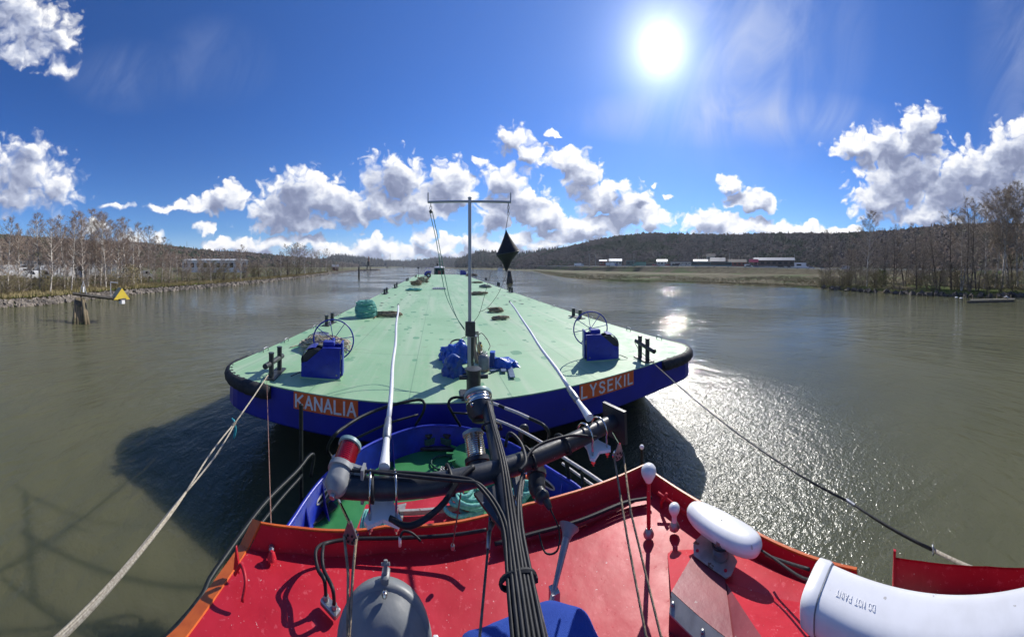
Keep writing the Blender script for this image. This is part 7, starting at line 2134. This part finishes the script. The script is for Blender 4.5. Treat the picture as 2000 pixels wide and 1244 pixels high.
# lone dolphin and beacon up the left side
for px, pyb, pyt, lab in ((701, 545, 521, 'dark timber pile cluster standing alone in the river near the left bank'),):
    c = W(px, 541, 0); rq = math.hypot(c.x, c.y)
    t = thing('pile_dolphin', lab, 'mooring dolphin', c)
    for k_ in (-1.2, 0, 1.2):
        m = MB(); m.tube([PR(px + k_ * .8, rq, -.5), G(px + k_ * .5, pyt, rq)], .22, 6); m.build('pile', M_beam, t, smooth=True)
c = PR(720, 300, .8)
t = thing('river_beacon', 'dark lattice beacon tower with a pale top at the tip of the left bank', 'beacon', c)
for s in (-1, 1):
    for s2 in (-1, 1):
        m = MB(); m.tube([c + Vector((2.0 * s, 2.0 * s2, -.5)), c + Vector((1.2 * s, 1.2 * s2, 5.0))], .28, 5); m.build('leg', M_beam, t)
m = MB(); m.box(c + Vector((0, 0, 5.1)), (3.2, 3.2, .5)); m.box(c + Vector((0, 0, 7.2)), (2.2, 2.2, 3.6)); m.build('cabin', M_beam, t)
m = MB(); m.tube([c + Vector((0, 0, 9)), c + Vector((0, 0, 14))], [.9, .5], 8); m.build('top_mark', mat('faded_brick_paint', (.30, .16, .11), .8, c2=(.24, .13, .09), scale=1), t)
m = MB(); rr = random.Random(4); 
for _ in range(260):
    u_ = rr.random(); c_ = PR(702 + 36 * u_, 345 - 62 * (1 - u_) * .0 - 40 * (1 - u_), .3) + Vector((rr.uniform(-3, 3), rr.uniform(-3, 3), rr.uniform(-.3, .9)))
    m.box(c_, (rr.uniform(1, 2.6), rr.uniform(1, 2), rr.uniform(.5, 1.2)), rz=rr.uniform(0, 3))
tag(m.build('breakwater_stones', stone_m), 'low breakwater of pale stones running out from the left bank under the beacon', kind='stuff')
for px, pyt in ((757, 521), (755, 522.5), (824, 521.3), (788, 522)):
    c = PR(px, 620, 0)
    m = MB(); m.tube([c - Vector((0, 0, 1)), c + Vector((0, 0, 3.8 + (px == 757) * 1.5))], .8, 6); tag(m.build('timber_pile', M_beam, origin=c, smooth=40), 'small dark pile standing far off in the middle of the river', 'pile', 'far piles in the river')
# far bridge
c = PR(800, 1750, 0)
t = thing('road_bridge', 'long pale road bridge crossing the valley on the horizon', 'bridge', c)
pA, pB = PR(735, 1760, 23), PR(868, 1760, 23)
m = MB(); m.tube([pA, pB], 1.6, 4); m.build('bridge_deck', M_whitew, t)
for q in range(7):
    p = pA.lerp(pB, (q + .5) / 7); m = MB(); m.tube([(p.x, p.y, -1), (p.x, p.y, 22)], 1.5, 5); m.build('pier', M_whitew, t)
# pylons
for px, h_ in ((762, 62), (672, 40)):
    c = PR(px, 1500, 8)
    t = thing('power_pylon', ('thin power pylon on the horizon above the far end of the river' if px == 762 else 'small power pylon on the horizon left of the beacon'), 'pylon', c)
    for s in (-1, 1):
        m = MB(); m.tube([c + Vector((4 * s, 0, 0)), c + Vector((0, 0, h_))], .5, 4); m.build('leg', M_steel, t)
    m = MB(); m.box(c + Vector((0, 0, h_ * .8)), (12, .6, .6)); m.build('crossarm', M_steel, t)
# half-sunk jetty on the right
j0_, j1_ = W(1889, 588, .25), W(1981, 586, .25)
t = thing('old_jetty', 'low weathered timber jetty lying in the water at the right edge', 'jetty', (j0_ + j1_) / 2)
ju = (j1_ - j0_).normalized(); jn = Vector((j0_.x, j0_.y, 0)).normalized()
m = MB(); m.prism([j0_ + Vector((0, 0, -.3)), j1_ + Vector((0, 0, -.3)), j1_, j0_], jn * .35); m.build('front_beam', M_beam, t)
for q in range(6):
    p = j0_.lerp(j1_, (q + .4) / 6.2) + jn * 1.0
    m = MB(); m.prism([p, p + ju * 1.1, p + ju * 1.1 + jn * .5, p + jn * .5], (0, 0, .06)); m.build('plank', mat('grey_plank', (.36, .33, .28), .9, c2=(.27, .25, .21), scale=3), t) if q == 0 else m.build('plank', bpy.data.materials['grey_plank'], t)
for px in (1887, 1900, 1948, 1976):
    p = W(px, 587, 0) + jn * .6; m = MB(); m.tube([p - Vector((0, 0, .6)), p + Vector((0, 0, .75 if px != 1948 else .4))], .09, 7); m.build('pile', M_pile, t)
for px, py in ((1868, 581.5), (1877, 583)):
    p = W(px, py, .12); m = MB(); m.lathe([(.02, -.15), (.22, -.05), (.26, .08), (.12, .16), (.01, .18)], p, n=10); tag(m.build('white_stone', M_whitew, origin=p, smooth=50), ('whitish boulder in the shallows left of the old jetty, the left one' if px == 1868 else 'whitish boulder in the shallows left of the old jetty, the right one'), 'boulder')
# two gulls on the jetty
def bird(px, py, label, fl=1):
    p = W(px, py, .38) + jn * .4
    t = thing('seagull', label, 'bird', p)
    m = MB(); u_ = ju * fl
    pts = [p + u_ * a + Vector((0, 0, b)) for a, b in ((-.26, .10), (-.14, .13), (0, .16), (.10, .20), (.15, .27), (.17, .33), (.20, .335), (.26, .325))]
    m.tube(pts, [.012, .05, .085, .075, .045, .045, .035, .006], 10); m.build('body', M_white, t, smooth=True)
    for s in (-1, 1):
        m = MB(); m.tube([p + u_ * -.22 + jn * .04 * s + Vector((0, 0, .12)), p + u_ * -.02 + jn * .075 * s + Vector((0, 0, .17)), p + u_ * .08 + jn * .06 * s + Vector((0, 0, .19))], [.01, .045, .02], 8); m.build('wing', M_greyp, t, smooth=True)
        m = MB(); m.tube([p + jn * .02 * s + Vector((0, 0, .10)), p + jn * .02 * s + Vector((0, 0, -.02))], .008, 5); m.build('leg', M_orange, t)
bird(1964, 583, 'white gull standing on the outer end of the old jetty, the left of two')
bird(1970, 584, 'white gull standing on the outer end of the old jetty, the right of two', -1)
# small hut seen past the far end of the barge
c = PR(977, 330, 0)
t = thing('river_hut', 'small pale hut at the water edge beyond the right side of the barge', 'hut', c)
m = MB(); m.box(c + Vector((0, 0, 1.3)), (5, 4, 2.6)); m.build('wall', M_whitew, t)
m = MB(); m.prism([c + Vector((-3, -2.3, 2.61)), c + Vector((3, -2.3, 2.61)), c + Vector((0, -2.3, 3.9))], (0, 4.6, 0)); m.build('roof', M_greyr, t)
# ---------------------------------------------------------------- air: one closed box of thin haze round everything
hz_ = MB(); hz_.box((0, 900, 44), (5600, 5600, 92))
hm_ = bpy.data.materials.new("haze_volume"); hm_.use_nodes = True
hm_.node_tree.nodes.clear()
n = NT(hm_.node_tree)
o_ = n.new('ShaderNodeOutputMaterial'); pv = n.new('ShaderNodeVolumePrincipled')
pv.inputs['Color'].default_value = (0.86, 0.92, 1.0, 1)
pv.inputs['Density'].default_value = 0.00015
pv.inputs['Anisotropy'].default_value = 0.3
hm_.node_tree.links.new(pv.outputs[0], o_.inputs['Volume'])
tag(hz_.build('haze', hm_), kind='stuff')
